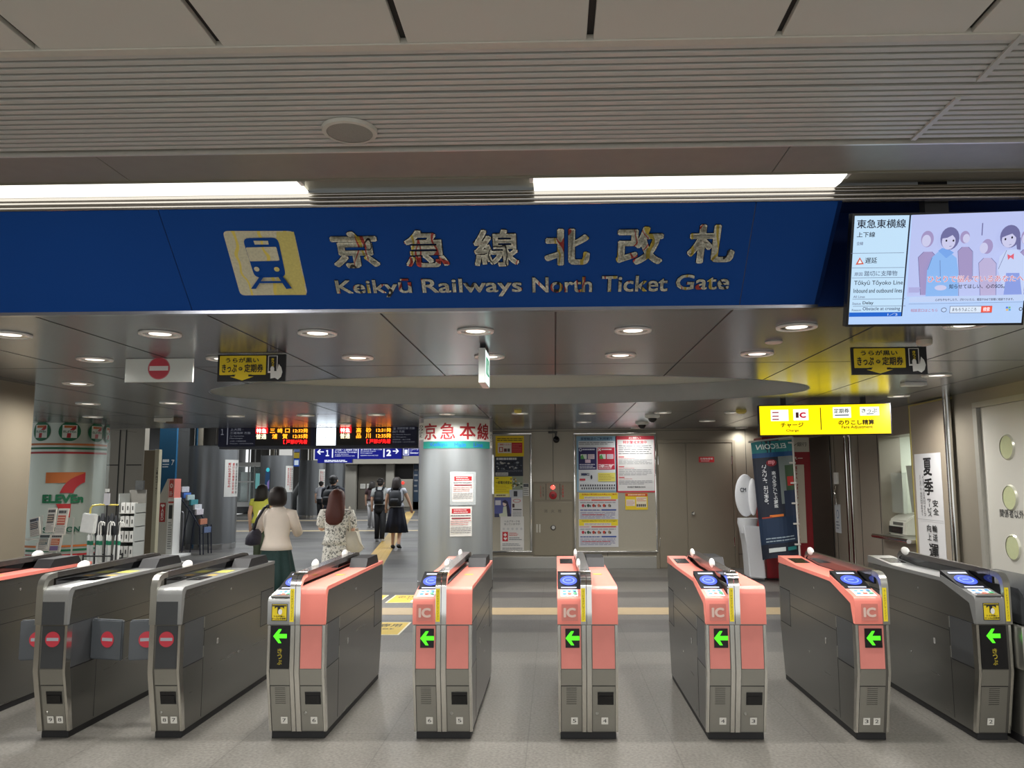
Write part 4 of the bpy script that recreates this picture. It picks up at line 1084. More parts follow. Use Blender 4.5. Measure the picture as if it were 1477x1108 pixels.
# ================================================================ FAR HALL
YF = 46.0
EW = mat((150, 146, 136), .5, noise=.04, scale=1)
x0, x1 = Xat(497, YF), 2.0
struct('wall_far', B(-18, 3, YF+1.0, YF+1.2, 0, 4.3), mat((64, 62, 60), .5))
bm = bmesh.new(); box(bm, Xat(497, YF), Xat(513.5, YF), YF, YF+.3, 0, 3.2); box(bm, Xat(556.5, YF), Xat(568, YF), YF, YF+.3, 0, 3.2); box(bm, Xat(568, YF), x1, YF, YF+.3, 0, Zat(690, YF)); box(bm, Xat(596, YF), x1, YF, YF+.3, 0, 3.2); box(bm, Xat(497, YF), x1, YF-.6, YF+.3, Zat(668, YF), 3.4)
struct('wall_far', bm, EW)
bm = bmesh.new(); box(bm, Xat(513.5, YF), Xat(556.5, YF), YF+.5, YF+.55, 0, Zat(668, YF)); struct('door_2', bm, mat((104, 98, 88), .45, .2))
for px in (519.5, 529): card('paper_notice', px, 698, px+(7.5 if px < 525 else 4.5), 705, YF+.45, 'white sheet on the %s of the far brown door' % ('left half' if px < 525 else 'right half'), (210, 208, 200), cat='notice')
card('wall_poster', 596, 666, 603.5, 724, YF-.05, 'tall dark blue poster at the right edge of the far wall', (26, 46, 66), cat='poster')
t = thing('hydrant_cabinet', 'far grey hydrant cabinet with a small red lamp on the end wall', 'cabinet', (Xat(582, YF), YF-.02, 0))
obj('body', B(-.55, .55, -.12, .0, .15, Zat(692, YF), bev=.01), mat((150, 144, 132), .45), t); bm = bmesh.new(); ellipsoid(bm, (0, -.16, Zat(695.5, YF)), .08, .06, .08); obj('lamp', bm, flat((255, 50, 40), 2.5), t)
# left far side: glazed kiosk
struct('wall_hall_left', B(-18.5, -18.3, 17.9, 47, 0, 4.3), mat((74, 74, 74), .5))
YQ = 41.0
t = thing('kiosk', 'glazed grey kiosk with white inner panel at the far left of the hall', 'kiosk', (Xat(358, YQ), YQ, 0)); RX = t.location.x
XX = lambda px: Xat(px, YQ)-RX; ZZ = lambda py: Zat(py, YQ, 358)
obj('base', B(XX(336), XX(374), 0, 1.0, 0, ZZ(731), bev=.02), BLACKM, t)
obj('counter', B(XX(336), XX(376), -.1, 1.0, ZZ(731), ZZ(724), bev=.02), mat((150, 150, 148), .4, .3), t)
obj('beam', B(XX(336), XX(376), -.05, 1.0, ZZ(673), ZZ(667), bev=.02), mat((160, 160, 156), .4, .3), t)
obj('inner_panel', B(XX(344), XX(356.5), .3, .5, ZZ(724), ZZ(681), bev=.01), mat((196, 204, 202), .4), t)
obj('pane', B(XX(338), XX(374), .1, .12, ZZ(724), ZZ(673)), mat((150, 170, 170), .05, alpha=.12, noise=0), t)
obj('mullion', box(box(bmesh.new(), XX(357), XX(358.4), .0, .1, ZZ(731), ZZ(640)), XX(366), XX(367), .0, .1, ZZ(731), ZZ(640)), mat((140, 140, 138), .4, .4), t)
obj('rail', B(XX(341), XX(366), -.02, .02, ZZ(696), ZZ(694)), mat((190, 190, 188), .3, .5), t)
obj('screen', B(XX(368.5), XX(374), .0, .05, ZZ(705), ZZ(683)), flat((120, 190, 190), .5), t)
# escalator
YX = 39.0
t = thing('escalator', 'dark escalator rising between the two middle columns of the hall', 'escalator', (Xat(428, YX), YX, 0)); XX = lambda px: Xat(px, YX)-t.location.x
bm = bmesh.new()
for i in range(14): box(bm, XX(422), XX(436), i*.35, i*.35+.4, i*.19, i*.19+.19)
obj('steps', bm, mat((58, 60, 62), .5, .3), t)
bm = bmesh.new()
for px in (423, 434): prism(bm, [(-.4, .9), (4.9, 3.6), (4.9, 2.5), (-.4, .0)], 'x', XX(px)-.04, XX(px)+.04)
obj('balustrade', bm, mat((150, 152, 152), .3, .6), t)
p = Panel(.002); p.rect(0, 0, 8, 11, flat((40, 90, 200), .5)); p.rect(1, 2, 7, 9, flat((210, 225, 240), .7)); p.rect(0, 12, 8, 20, flat((226, 200, 70), .3)); p.rect(0, 21, 8, 27, flat((110, 130, 190), .4))
p.rect(3.7, 28, 4.3, 80, (60, 60, 64)); tag(p.build('hanging_sign', pxfn(423.5, 673, 32), None, back=(0, 0, 8, 28, .1, (40, 50, 90), 1)), 'small blue and yellow hanging sign between the middle hall columns', 'sign')
# notices on the hall columns
def colnotice(c, x0, y0, x1, y1, label):
    cx, cy, r = c; pc = PY(800, 693, cy).x; rp = r/cy*F; pcx = 800+cx/cy*F*1.0
    pcx = CX + F*((Vector((cx, cy, EYE))-EYEV).dot(right))/((Vector((cx, cy, EYE))-EYEV).dot(fwd))
    UU = lambda px: r*math.asin(max(-.98, min(.98, (px-pcx)/rp))); ZZ = lambda py: Zat(py, cy-r*.8, x0)
    p = Panel(.002); a, b = UU(x0), UU(x1); w = b-a
    p.rect(a, ZZ(y1), b, ZZ(y0), (206, 206, 202), 8)
    for i, col in enumerate(((176, 40, 44), (196, 90, 90), (70, 70, 72))):
        p.vtext('駆け込み乗車はおやめ', a+w*(.18+.25*i), ZZ(y1-(y1-y0)*(.25 if i == 0 else .08)), a+w*(.18+.25*i)+w*.16, ZZ(y0+(y1-y0)*.08), col, .02)
    return tag(p.slice(.04).build('column_notice', cyl_fn(cx, cy, r+.008, math.atan2(-cx, cy), 0), None, back=(a, ZZ(y1), b, ZZ(y0), .003, (206, 206, 202), 6)), label, 'notice')
colnotice(A, 322, 663, 340.2, 717, 'tall white notice with red vertical writing on the nearest hall column')
colnotice(Bc, 411, 672, 421, 710, 'white notice with red vertical writing on the column behind the short-haired woman')
colnotice(Cc, 459, 677, 467.5, 712, 'white notice on the right side of the column by the escalator')
p = Panel(.002); p.poly([(0, 0), (7, 6), (7.4, 32), (4, 38), (1, 30)], (26, 60, 96)); p.poly([(3, 5), (7, 7), (7, 20), (4, 16)], (126, 110, 170)); p.ell(4.4, 34, 2.6, 3, (60, 190, 206))
tag(p.build('poster', pxfn(381, 712, Bc[1]-.6), None, back=(1, 4, 7, 32, .01, (26, 60, 96), 1)), 'narrow blue poster with purple flowers on the left of the second hall column', 'poster')

# ================================================================ BOARDS AND HANGING SIGNS
YD = 14.35
NV = flat((18, 24, 62)); DK = (10, 8, 10); OG = flat((255, 150, 30), 3.0); RL = flat((255, 24, 26), 3.2); WL = flat((255, 236, 190), 2.2); GR = flat((176, 180, 196), .25)
t = thing('departure_board', 'long dark departure board with orange and red LED lines and a lit clock', 'display board', (Xat(459, YD), YD, Zat(645, YD)))
def inv(o): o.parent = t; o.matrix_parent_inverse = Matrix.Translation(-t.location); return o
x0, x1 = Xat(314, YD), Xat(603, YD)
inv(obj('housing', B(x0, x1, YD+.005, YD+.3, Zat(645, YD), 2.78, bev=.004), mat((16, 20, 44), .3)))
inv(obj('hanger', box(box(bmesh.new(), x0+.5, x0+.56, YD+.1, YD+.16, 2.78, 4.25), x1-.56, x1-.5, YD+.1, YD+.16, 2.78, 4.25), STEEL))
p = Panel(.0015); k = 1/7.917
def q(cx, cy, ox=300): return (ox+cx*k-314, 645-(600+cy*k))
def T(s, a, b, c, d, m, bold=.01, ox=300):
    (u0, v1), (u1, v0) = q(a, b, ox), q(c, d, ox); p.text(s, u0, v0, u1, v1, m, bold)
def Rr(a, b, c, d, m, ox=300):
    (u0, v1), (u1, v0) = q(a, b, ox), q(c, d, ox); p.rect(u0, v0, u1, v1, m)
Rr(115, 120, 545, 353, NV); Rr(545, 125, 1185, 345, DK); Rr(1185, 120, 1232, 353, NV)
Rr(380, 120, 1020, 345, DK, 440); Rr(1020, 120, 1300, 353, NV, 440)
T('１', 144, 148, 176, 218, GR, .03); Rr(216, 130, 228, 330, GR)
T('上大岡・', 252, 140, 405, 172, GR); T('三浦海岸 方面', 252, 182, 488, 210, GR); T('for Kamiooka,', 252, 224, 418, 240, GR); T('Miurakaigan', 252, 250, 400, 268, GR)
T('上大冈・三浦海岸方面', 252, 282, 440, 298, GR); T('가미오오카・미우라카이간 방면', 252, 312, 522, 326, GR)
for ox, y1_, a, b, dest in ((300, 0, 553, 690, 0), (440, 0, 420, 550, 1)):
    Rr(a, 142, b, 202, RL, ox); T('特急', a+6, 146, b-14, 200, flat((255, 225, 215), 2.6), .02, ox); T('普通', a+4, 208, b-14, 268, WL, .02, ox)
    tx = 985 if ox == 300 else 838
    T('12:32発' if ox == 300 else '12:31発', tx, 150, tx+172, 198, OG, .02, ox); T('12:35発', tx, 212, tx+172, 264, OG, .02, ox)
    T('【 戸部が先着', tx-108, 276, tx+168, 326, RL, .02, ox)
for s, a, b, c, d in (('三', 720, 150, 780, 196), ('崎', 808, 146, 866, 200), ('口', 896, 150, 950, 198), ('浦', 748, 210, 808, 266), ('賀', 868, 210, 926, 266)): T(s, a, b, c, d, OG, .02)
for s, a, b, c, d in (('高', 610, 146, 668, 202), ('砂', 722, 146, 782, 202), ('品', 610, 210, 668, 266), ('川', 722, 210, 778, 266)): T(s, a, b, c, d, OG, .02, 440)
for s, a, b, c, d in (('✈ 羽田空港 方面', 1032, 142, 1282, 170), ('品川 方面', 1028, 178, 1166, 206), ('for Haneda Airport', 1032, 220, 1236, 236), ('for Shinagawa', 1032, 248, 1184, 264), ('羽田机场・品川方面', 1030, 276, 1236, 292), ('하네다공항・시나가와 방면', 1030, 304, 1282, 320)): T(s, a, b, c, d, GR, .005, 440)
p_fn = pxfn(314, 645, YD); inv(p.build('display_face', p_fn, None))
p = Panel(.0015); p.rect(0, 0, 28, 25.5, flat((235, 245, 255), 3.2))
for i in range(12):
    a = i*math.pi/6; p.ell(14+9.5*math.sin(a), 12.7+9.5*math.cos(a), .55, .55, flat((120, 130, 140), .3), 8)
p.poly([(13.6, 12), (14.4, 12), (16.2, 21), (15.6, 21)], flat((40, 44, 50))); p.poly([(13.5, 13), (14.5, 13), (13.2, 6.5), (12.6, 6.7)], flat((40, 44, 50)))
inv(p.build('clock', pxfn(456.3, 642.5, YD-.012), None, back=(-.6, -.6, 28.6, 26, .02, (60, 64, 80), 1)))
YG2 = 15.5
BL = flat((26, 36, 168), .55); WT = flat((236, 242, 255), 1.1)
p = Panel(.0015); 
def q(cx, cy, ox=440): return (ox+cx*k-454.5, 662.5-(600+cy*k))
Rr(110, 345, 1110, 497, BL, 440)
T('←', 135, 378, 215, 444, WT, .03, 440); T('１', 236, 390, 276, 462, WT, .04, 440); Rr(308, 368, 322, 478, WT, 440); T('上大岡・三浦海岸 方面', 342, 374, 598, 402, WT, .01, 440); T('for Kamiooka, Miurakaigan', 342, 408, 596, 428, WT, .01, 440); T('上大冈 가미오오카', 342, 434, 500, 448, WT, 0, 440); T('三浦海岸 미우라카이간 방면', 342, 454, 570, 466, WT, 0, 440)
Rr(608, 356, 617, 488, WT, 440); T('✈ 羽田空港・品川 方面', 638, 372, 884, 396, WT, .01, 440); T('for Haneda Airport', 638, 402, 815, 416, WT, 0, 440); T('Shinagawa', 638, 422, 775, 436, WT, 0, 440); T('羽田机场 하네다공항 방면', 638, 450, 842, 462, WT, 0, 440)
Rr(902, 366, 916, 476, WT, 440); T('2', 936, 390, 992, 464, WT, .05, 440); T('→', 1010, 376, 1080, 440, WT, .03, 440)
t = thing('direction_sign', 'lit blue direction sign with platform numbers 1 and 2 and arrows', 'sign', PY(517, 662.5, YG2))
inv(p.build('lit_face', pxfn(454.5, 662.5, YG2), None, back=(0, 0, 126.5, 20, .15, (20, 26, 100), 1)))
inv(obj('hanger', B(t.location.x-.02, t.location.x+.02, YG2+.04, YG2+.08, Zat(643, YG2), 4.25), STEEL))
p = Panel(.0015); p.rect(0, 0, 50, 5.5, BL); p.lines(10, 1, 46, 4.6, 2, WT, .6, 3)
o = tag(p.build('lower_sign', pxfn(458, 668, YG2+.1), None, back=(0, 0, 50, 6, .1, (20, 26, 100), 1)), 'narrow lit blue strip sign tucked under the platform direction sign', 'sign')
p = Panel(.0015); p.rect(0, 0, 26, 13, BL); p.rect(1.5, 1, 10, 12.5, WT); p.rect(2.3, 1.8, 9.2, 11.7, BL); p.rect(3.5, 3, 8, 9, WT); p.text('エレベーター', 12, 7.5, 25.5, 12, WT, .01); p.text('Elevator', 12, 3, 24, 6, WT, .01)
tag(p.build('lower_sign', pxfn(580, 657.8, YG2+.05), None, back=(0, 0, 26, 13, .1, (20, 26, 100), 1)), 'lit blue elevator sign partly hidden behind the centre column', 'sign')
# poster boards on the back wall --------------------------------------------------
YW = YB-.035
def board(name, x0, y0, x1, y1, label):
    t = thing(name, label, 'notice board', PY((x0+x1)/2, y1, YB-.03)); k = YB/F; w = (x1-x0)*k/2; h = (y1-y0)*k
    obj('panel', B(-w+.02, w-.02, .0, .028, .02, h-.02), mat((172, 166, 150), .5, noise=.05), t)
    bm = bmesh.new()
    box(bm, -w, w, -.02, .028, 0, .03, bev=.006); box(bm, -w, w, -.02, .028, h-.03, h, bev=.006); box(bm, -w, -w+.035, -.02, .028, .03, h-.03, bev=.006); box(bm, w-.035, w, -.02, .028, .03, h-.03, bev=.006)
    obj('frame', bm, CHROME, t, smooth=True); return t
board('notice_board', 697, 627.5, 767, 797, 'steel framed notice board half hidden behind the centre column')
board('notice_board', 830, 627.5, 948, 797, 'wide steel framed notice board between the hydrant cabinet and the double door')
class PP:
    """poster drawn in crop coordinates"""
    def __init__(s, ox, oy, sc, x0, y0, x1, y1, c, lay=0):
        s.ox, s.oy, s.sc = ox, oy, sc; s.b = (x0, y0, x1, y1); s.p = Panel(.00025); s.c = c; s.lay = lay
        s.r(x0, y0, x1, y1, c)
    def q(s, x, y): return ((x-s.b[0])/s.sc, (s.b[3]-y)/s.sc)
    def r(s, x0, y0, x1, y1, c):
        a, d = s.q(x0, y1), s.q(x1, y0); s.p.rect(a[0], a[1], d[0], d[1], c)
    def t(s, tx, x0, y0, x1, y1, c, bold=.01):
        a, d = s.q(x0, y1), s.q(x1, y0); s.p.text(tx, a[0], a[1], d[0], d[1], c, bold)
    def l(s, x0, y0, x1, y1, n, c, fill=.4, seed=1):
        a, d = s.q(x0, y1), s.q(x1, y0); s.p.lines(a[0], a[1], d[0], d[1], n, c, fill, seed)
    def e(s, x, y, rx, ry, c): a = s.q(x, y); s.p.ell(a[0], a[1], rx/s.sc, ry/s.sc, c, 16)
    def g(s, pts, c): s.p.poly([s.q(*z) for z in pts], c)
    def done(s, label, cat='poster', name='poster', Y=None):
        x0, y0, x1, y1 = s.b; px = s.ox+x0/s.sc; py = s.oy+y1/s.sc; w, h = (x1-x0)/s.sc, (y1-y0)/s.sc
        return tag(s.p.build(name, pxfn(px, py, Y or (YW-s.lay*.002)), None, back=(0, 0, w, h, .002, s.c, 1)), label, cat)
GY = (120, 122, 128)
P = PP(820, 620, 6.157, 75, 62, 428, 553, (150, 190, 214)); P.t('振替輸送のご利用案内', 112, 72, 392, 98, (30, 60, 110), .02)
P.r(92, 106, 415, 540, (222, 226, 230)); P.l(96, 112, 405, 140, 2, GY, .4, 2); P.r(92, 163, 252, 358, (44, 40, 98)); P.r(260, 163, 412, 358, (196, 34, 62))
for X0, c in ((95, (220, 224, 240)), (262, (250, 232, 236))):
    P.t('○' if X0 == 95 else '×', X0+2, 168, X0+30, 196, c, .05); P.l(X0+34, 172, X0+140, 188, 1, c, .7, X0); P.r(X0+16, 222, X0+70, 264, (216, 226, 216)); P.g([(X0+16, 264), (X0+16, 240), (X0+34, 224), (X0+50, 264)], (90, 170, 90)); P.r(X0+80, 222, X0+138, 264, (226, 214, 222)); P.l(X0+84, 226, X0+134, 260, 3, (170, 130, 150), .4, X0+1)
P.r(150, 268, 198, 298, (226, 196, 214)); P.l(100, 305, 240, 350, 3, (220, 224, 240), .45, 4); P.l(268, 308, 405, 352, 3, (250, 226, 232), .45, 5)
P.g([(285, 320), (320, 320), (302, 342)], (250, 226, 232)); P.g([(358, 320), (394, 320), (376, 342)], (250, 226, 232))
P.e(140, 400, 26, 10, (60, 70, 110)); P.l(112, 385, 190, 412, 2, (60, 66, 90), .5, 7); P.r(100, 436, 150, 454, (206, 60, 76)); P.e(204, 424, 8, 20, (40, 44, 60)); P.r(262, 386, 415, 462, (232, 222, 110)); P.l(270, 396, 405, 452, 4, (190, 170, 70), .35, 8)
for i in range(15): P.r(105+i*21, 488, 116+i*21, 504, (44, 46, 60)); P.r(116+i*20, 514, 126+i*20, 530, (44, 46, 60))
P.done('light blue and white poster with navy and red boxes on the wide notice board')
P = PP(820, 620, 6.157, 424, 62, 777, 558, (204, 58, 76)); P.r(440, 94, 762, 544, (226, 226, 226)); P.t('お願い', 540, 70, 650, 88, (244, 232, 232), .03); P.t('特別警戒実施中', 490, 102, 700, 132, (204, 58, 76), .03)
P.l(450, 140, 742, 226, 5, (90, 92, 98), .35, 9)
for y in (240, 326, 420): P.r(450, y+2, 498, y+10, (206, 60, 70)); P.l(452, y+14, 600, y+24, 1, (206, 100, 100), .3, y)
P.l(450, 268, 742, 312, 4, (150, 152, 156), .4, 10); P.l(450, 352, 742, 410, 4, (160, 160, 166), .4, 11); P.l(450, 450, 742, 490, 3, (160, 160, 166), .4, 12); P.t('京浜急行電鉄株式会社', 522, 502, 682, 518, (60, 62, 70), .02)
P.done('white poster with a thick red border at the upper right of the wide notice board')
for (y0, y1, lb, sd) in ((565, 800, 'upper yellow-headed safety poster low on the wide notice board', 31), (803, 1042, 'lower yellow-headed safety poster at the bottom of the wide notice board', 44)):
    P = PP(820, 620, 6.157, 92, y0, 438, y1, (216, 216, 218)); P.r(96, y0+2, 436, y0+56, (240, 216, 40)); P.t('危険品の車内持ち込み禁止のご案内' if sd == 31 else 'Important safety information for rail passengers', 120, y0+7, 425, y0+22, (190, 60, 30) if sd == 31 else (60, 70, 40), .02)
    P.r(140, y0+32, 376, y0+54, (226, 224, 220)); P.l(145, y0+35, 370, y0+50, 2, (150, 90, 60), .35, sd); P.r(204, y0+60, 420, y0+70, (210, 66, 50)); P.l(100, y0+60, 200, y0+70, 1, (206, 60, 60), .5, sd+1)
    for i, c in enumerate(((190, 40, 60), (60, 90, 70), (180, 60, 50), (190, 110, 90), (200, 60, 40), (150, 130, 110))): P.e(130+i*46, y0+112, 12, 14, c); P.e(150+i*44, y0+116, 6, 10, (70, 74, 80))
    P.l(105, y0+78, 415, y0+92, 1, (150, 150, 160), .5, sd+2); P.r(290, y0+144, 420, y0+156, (50, 80, 160)); P.l(105, y0+144, 280, y0+158, 1, (60, 80, 150), .6, sd+3); P.l(105, y0+165, 410, y0+225, 5, (130, 130, 170), .4, sd+4); P.l(120, y0+186, 400, y0+198, 1, (200, 80, 80), .5, sd+5)
    P.done(lb)
P = PP(820, 620, 6.157, 505, 567, 702, 711, (236, 206, 40)); P.r(507, 569, 700, 594, (206, 76, 40)); P.l(530, 574, 680, 588, 1, (244, 220, 180), .7, 50); P.r(514, 622, 590, 678, (232, 222, 210)); P.l(518, 630, 586, 672, 4, (200, 110, 90), .3, 51); P.r(602, 600, 692, 690, (236, 226, 200)); P.l(606, 606, 690, 640, 3, (206, 90, 80), .4, 52)
for i in range(5): P.r(604+i*17, 662, 616+i*17, 684, (50, 52, 56))
P.done('small yellow and orange sticker poster below the red-bordered one')
# left board posters
def P4(*a, **k): return PP(700, 620, 5.28, *a, **k)
P = P4(78, 48, 294, 204, (240, 206, 30)); P.l(90, 62, 284, 88, 2, (90, 80, 30), .5, 61); P.r(95, 100, 200, 178, (232, 222, 214)); P.t('ご確認ください', 100, 106, 195, 120, (200, 60, 50), .02); P.r(105, 132, 135, 170, (196, 90, 84)); P.r(112, 138, 128, 164, (232, 222, 214)); P.r(142, 144, 164, 168, (110, 60, 60)); P.r(168, 144, 188, 168, (90, 80, 76)); P.r(200, 100, 282, 178, (196, 40, 50)); P.l(206, 108, 276, 170, 5, (226, 120, 110), .3, 62)
P.done('yellow poster with a red box at the top of the half hidden board')
P = P4(73, 207, 287, 354, (44, 50, 66)); P.l(84, 214, 240, 232, 1, (220, 222, 226), .9, 63)
rr = random.Random(5)
for i in range(30): 
    x, y = rr.uniform(90, 275), rr.uniform(245, 300); P.e(x, y, rr.uniform(5, 14), rr.uniform(3, 8), [(150, 156, 164), (90, 98, 110), (30, 32, 40), (190, 190, 186)][i % 4])
P.r(78, 326, 174, 350, (210, 210, 206)); P.l(84, 330, 170, 346, 2, (110, 110, 112), .4, 64); P.l(90, 308, 280, 322, 2, (120, 126, 140), .4, 65)
P.done('dark blue poster with a crowded night scene and white title')
P = P4(183, 357, 285, 516, (150, 160, 140)); 
for i in range(26): P.e(rr.uniform(194, 276), rr.uniform(366, 440), rr.uniform(4, 10), rr.uniform(4, 9), [(84, 104, 66), (206, 210, 196), (60, 66, 70), (180, 150, 70)][i % 4])
P.r(184, 458, 284, 515, (196, 200, 206)); P.r(216, 468, 244, 508, (50, 52, 60)); P.done('photo poster with plants and buildings, right of the yellow sheet')
P = P4(68, 360, 204, 514, (244, 224, 30), lay=1); P.t('一般電柱検査', 78, 392, 186, 416, (70, 60, 20), .03); P.l(80, 368, 104, 378, 1, (90, 80, 30), .6, 66); P.l(80, 424, 180, 478, 4, (210, 180, 30), .3, 67); P.r(70, 488, 178, 512, (232, 224, 170)); P.l(84, 492, 154, 508, 1, (120, 110, 60), .6, 68); P.done('bright yellow event poster in the middle of the half hidden board')
P = P4(70, 517, 197, 666, (92, 98, 160)); P.r(70, 640, 197, 666, (60, 64, 96)); P.r(76, 540, 118, 576, (216, 214, 222)); P.g([(128, 548), (150, 536), (170, 550), (186, 610), (190, 664), (170, 664), (150, 600)], (48, 44, 74)); P.e(146, 566, 14, 19, (226, 204, 192)); P.g([(128, 550), (150, 536), (166, 556), (160, 566), (134, 556)], (48, 44, 74)); P.g([(136, 590), (160, 584), (168, 664), (108, 664), (104, 640), (132, 636)], (206, 212, 190)); P.done('blue poster with a long-haired figure in a white top')
P = P4(199, 517, 284, 674, (216, 214, 212)); P.e(240, 544, 30, 14, (200, 120, 120)); P.e(240, 544, 24, 10, (216, 214, 212)); P.r(206, 566, 222, 594, (80, 50, 50)); P.r(210, 606, 276, 614, (60, 60, 64)); P.l(208, 622, 276, 664, 5, GY, .4, 70); P.done('small white leaflet poster with a thin red oval')
P = P4(115, 668, 292, 920, (220, 218, 214), lay=1); P.t('ヘルプマークを', 144, 696, 262, 712, (80, 80, 84), .01); P.t('知っていますか?', 144, 716, 264, 732, (80, 80, 84), .01); P.r(130, 782, 172, 852, (196, 40, 50)); P.r(146, 792, 156, 816, (240, 228, 226)); P.r(139, 799, 163, 809, (240, 228, 226)); P.e(146, 830, 7, 6, (240, 228, 226)); P.e(158, 830, 7, 6, (240, 228, 226)); P.g([(140, 832), (164, 832), (152, 845)], (240, 228, 226))
for i in range(5): P.e(140+i*33, 760, 9, 9, (196, 196, 196))
P.l(180, 786, 250, 814, 3, (206, 80, 80), .4, 71); P.l(180, 820, 275, 846, 2, GY, .4, 72); P.l(130, 866, 275, 888, 2, GY, .4, 73); P.l(130, 898, 280, 914, 2, (90, 90, 92), .4, 74); P.done('white poster with a red box showing a cross and a heart')
t = thing('wall_device', 'small black and white clock device on the right of the half hidden board', 'device', PY(758.8, 715.5, YB-.03)); k = YB/F
obj('body', B(-4.2*k, 4.2*k, -.02, .0, 0, 18*k, bev=.003), mat((206, 206, 200), .4), t); obj('dark_screen', B(-3.6*k, 3.6*k, -.024, -.02, 12.6*k, 17*k), BLACK, t)
p = Panel(.001); p.lines(-3.4, 1, 3.4, 11.5, 4, (110, 110, 110), .4, 80); p.build('markings', lambda u, v, d: Vector((u*k, -.021-d, v*k)), t)

# hydrant cabinet
x0, x1 = Xat(768.5, YB), Xat(826.5, YB); z0, z1, zm = Zat(802.5, YB), Zat(695, YB), Zat(722.5, YB)
t = thing('hydrant_cabinet', 'flush brown hydrant cabinet with a glowing red lamp between the two notice boards', 'cabinet', ((x0+x1)/2, YB-.03, z0)); w = (x1-x0)/2; k = YB/F
HC = mat((132, 124, 108), .4, .3, noise=.04)
bm = bmesh.new(); box(bm, -w, w, 0, .03, 0, z1-z0, bev=.004); obj('frame', bm, HC, t)
dr_ = obj('door', B(-w+.03, w-.02, -.012, .0, .02, zm-z0-.02, bev=.004), mat((140, 132, 114), .4, .3, noise=.04), t)
up_ = obj('upper_panel', B(-w+.02, w-.02, -.01, .0, zm-z0+.015, z1-z0-.03, bev=.003), mat((136, 128, 110), .4, .3), t)
bm = bmesh.new()
for cx in (-.13, .13): box(bm, cx-.004, cx+.004, -.0125, -.01, zm-z0+.02, z1-z0-.035)
obj('panel_seam', bm, BLACKM, up_)
def disc(x, z, r, y0, y1, m, name, par, n=24):
    bm = bmesh.new(); lathe(bm, [(r, 0), (r, y0-y1), (r*.8, y0-y1+.006)], (0, 0, 0), n); bmesh.ops.rotate(bm, verts=bm.verts, matrix=Matrix.Rotation(R(90), 3, 'X')); bmesh.ops.translate(bm, verts=bm.verts, vec=(x, y0, z)); return obj(name, bm, m, par, smooth=True)
zl = Zat(703, YB)-z0; za = Zat(714.5, YB)-z0
disc(0, zl, .052, -.01, -.02, CHROME, 'lamp_ring', t); bm = bmesh.new(); ellipsoid(bm, (0, -.03, zl), .04, .03, .04); obj('red_lamp', bm, flat((255, 60, 50), 5), t, smooth='all')
disc(0, za, .074, -.01, -.016, mat((170, 30, 36), .35), 'alarm_button', t); disc(0, za, .03, -.016, -.022, mat((110, 20, 26), .3), 'button_centre', t)
p = Panel(.001); p.vtext('非常警報', .17, zm-z0+.06, .2, z1-z0-.06, (190, 50, 50), .02); p.vtext('火災報知', -.24, zm-z0+.06, -.22, z1-z0-.06, (190, 80, 70), .01); p.vtext('発信機', -.19, zm-z0+.08, -.172, z1-z0-.09, (70, 64, 60), .01); p.vtext('起動', .145, zm-z0+.1, .158, z1-z0-.1, (70, 64, 60), .01)
p.build('panel_lettering', lambda u, v, d: Vector((u, -.0105-d, v)), up_)
p = Panel(.001)
zk = Zat(737, YB)-z0-.26
for i, ch in enumerate('消火栓'): p.text(ch, -.17+i*.13, zk-.032, -.105+i*.13, zk+.032, (104, 98, 86), .02)
p.build('door_lettering', lambda u, v, d: Vector((u, -.0125-d, v+.26)), dr_)
bm = bmesh.new()
zz = Zat(761, YB)-z0
disc(0, zz, .05, -.012, -.018, mat((70, 66, 62), .4), 'valve_ring', dr_, 12); disc(0, zz, .034, -.018, -.026, mat((206, 204, 200), .4), 'valve', dr_, 6)
for x in (-w+.075, -w+.125): obj('door_grip', B(x-.014, x+.014, -.02, -.012, Zat(768, YB)-z0, Zat(756, YB)-z0, bev=.004), mat((196, 192, 180), .4), dr_)
# cctv camera on wall
t = thing('security_camera', 'small dark security camera hanging on a bracket above the hydrant cabinet', 'camera', PY(800, 624, YB-.0)-Vector((0, 0, 0)))
obj('bracket', box(box(bmesh.new(), -.12, .05, -.12, .0, -.02, .02, bev=.005), -.0, .04, -.14, -.1, -.1, .02, bev=.005), mat((60, 58, 54), .4), t)
bm = bmesh.new(); ellipsoid(bm, (.03, -.14, -.14), .06, .07, .065); obj('housing', bm, BLACK, t, smooth='all'); 
bm = bmesh.new(); ellipsoid(bm, (.035, -.195, -.15), .028, .03, .028); obj('lens', bm, GLOSS, t, smooth='all')

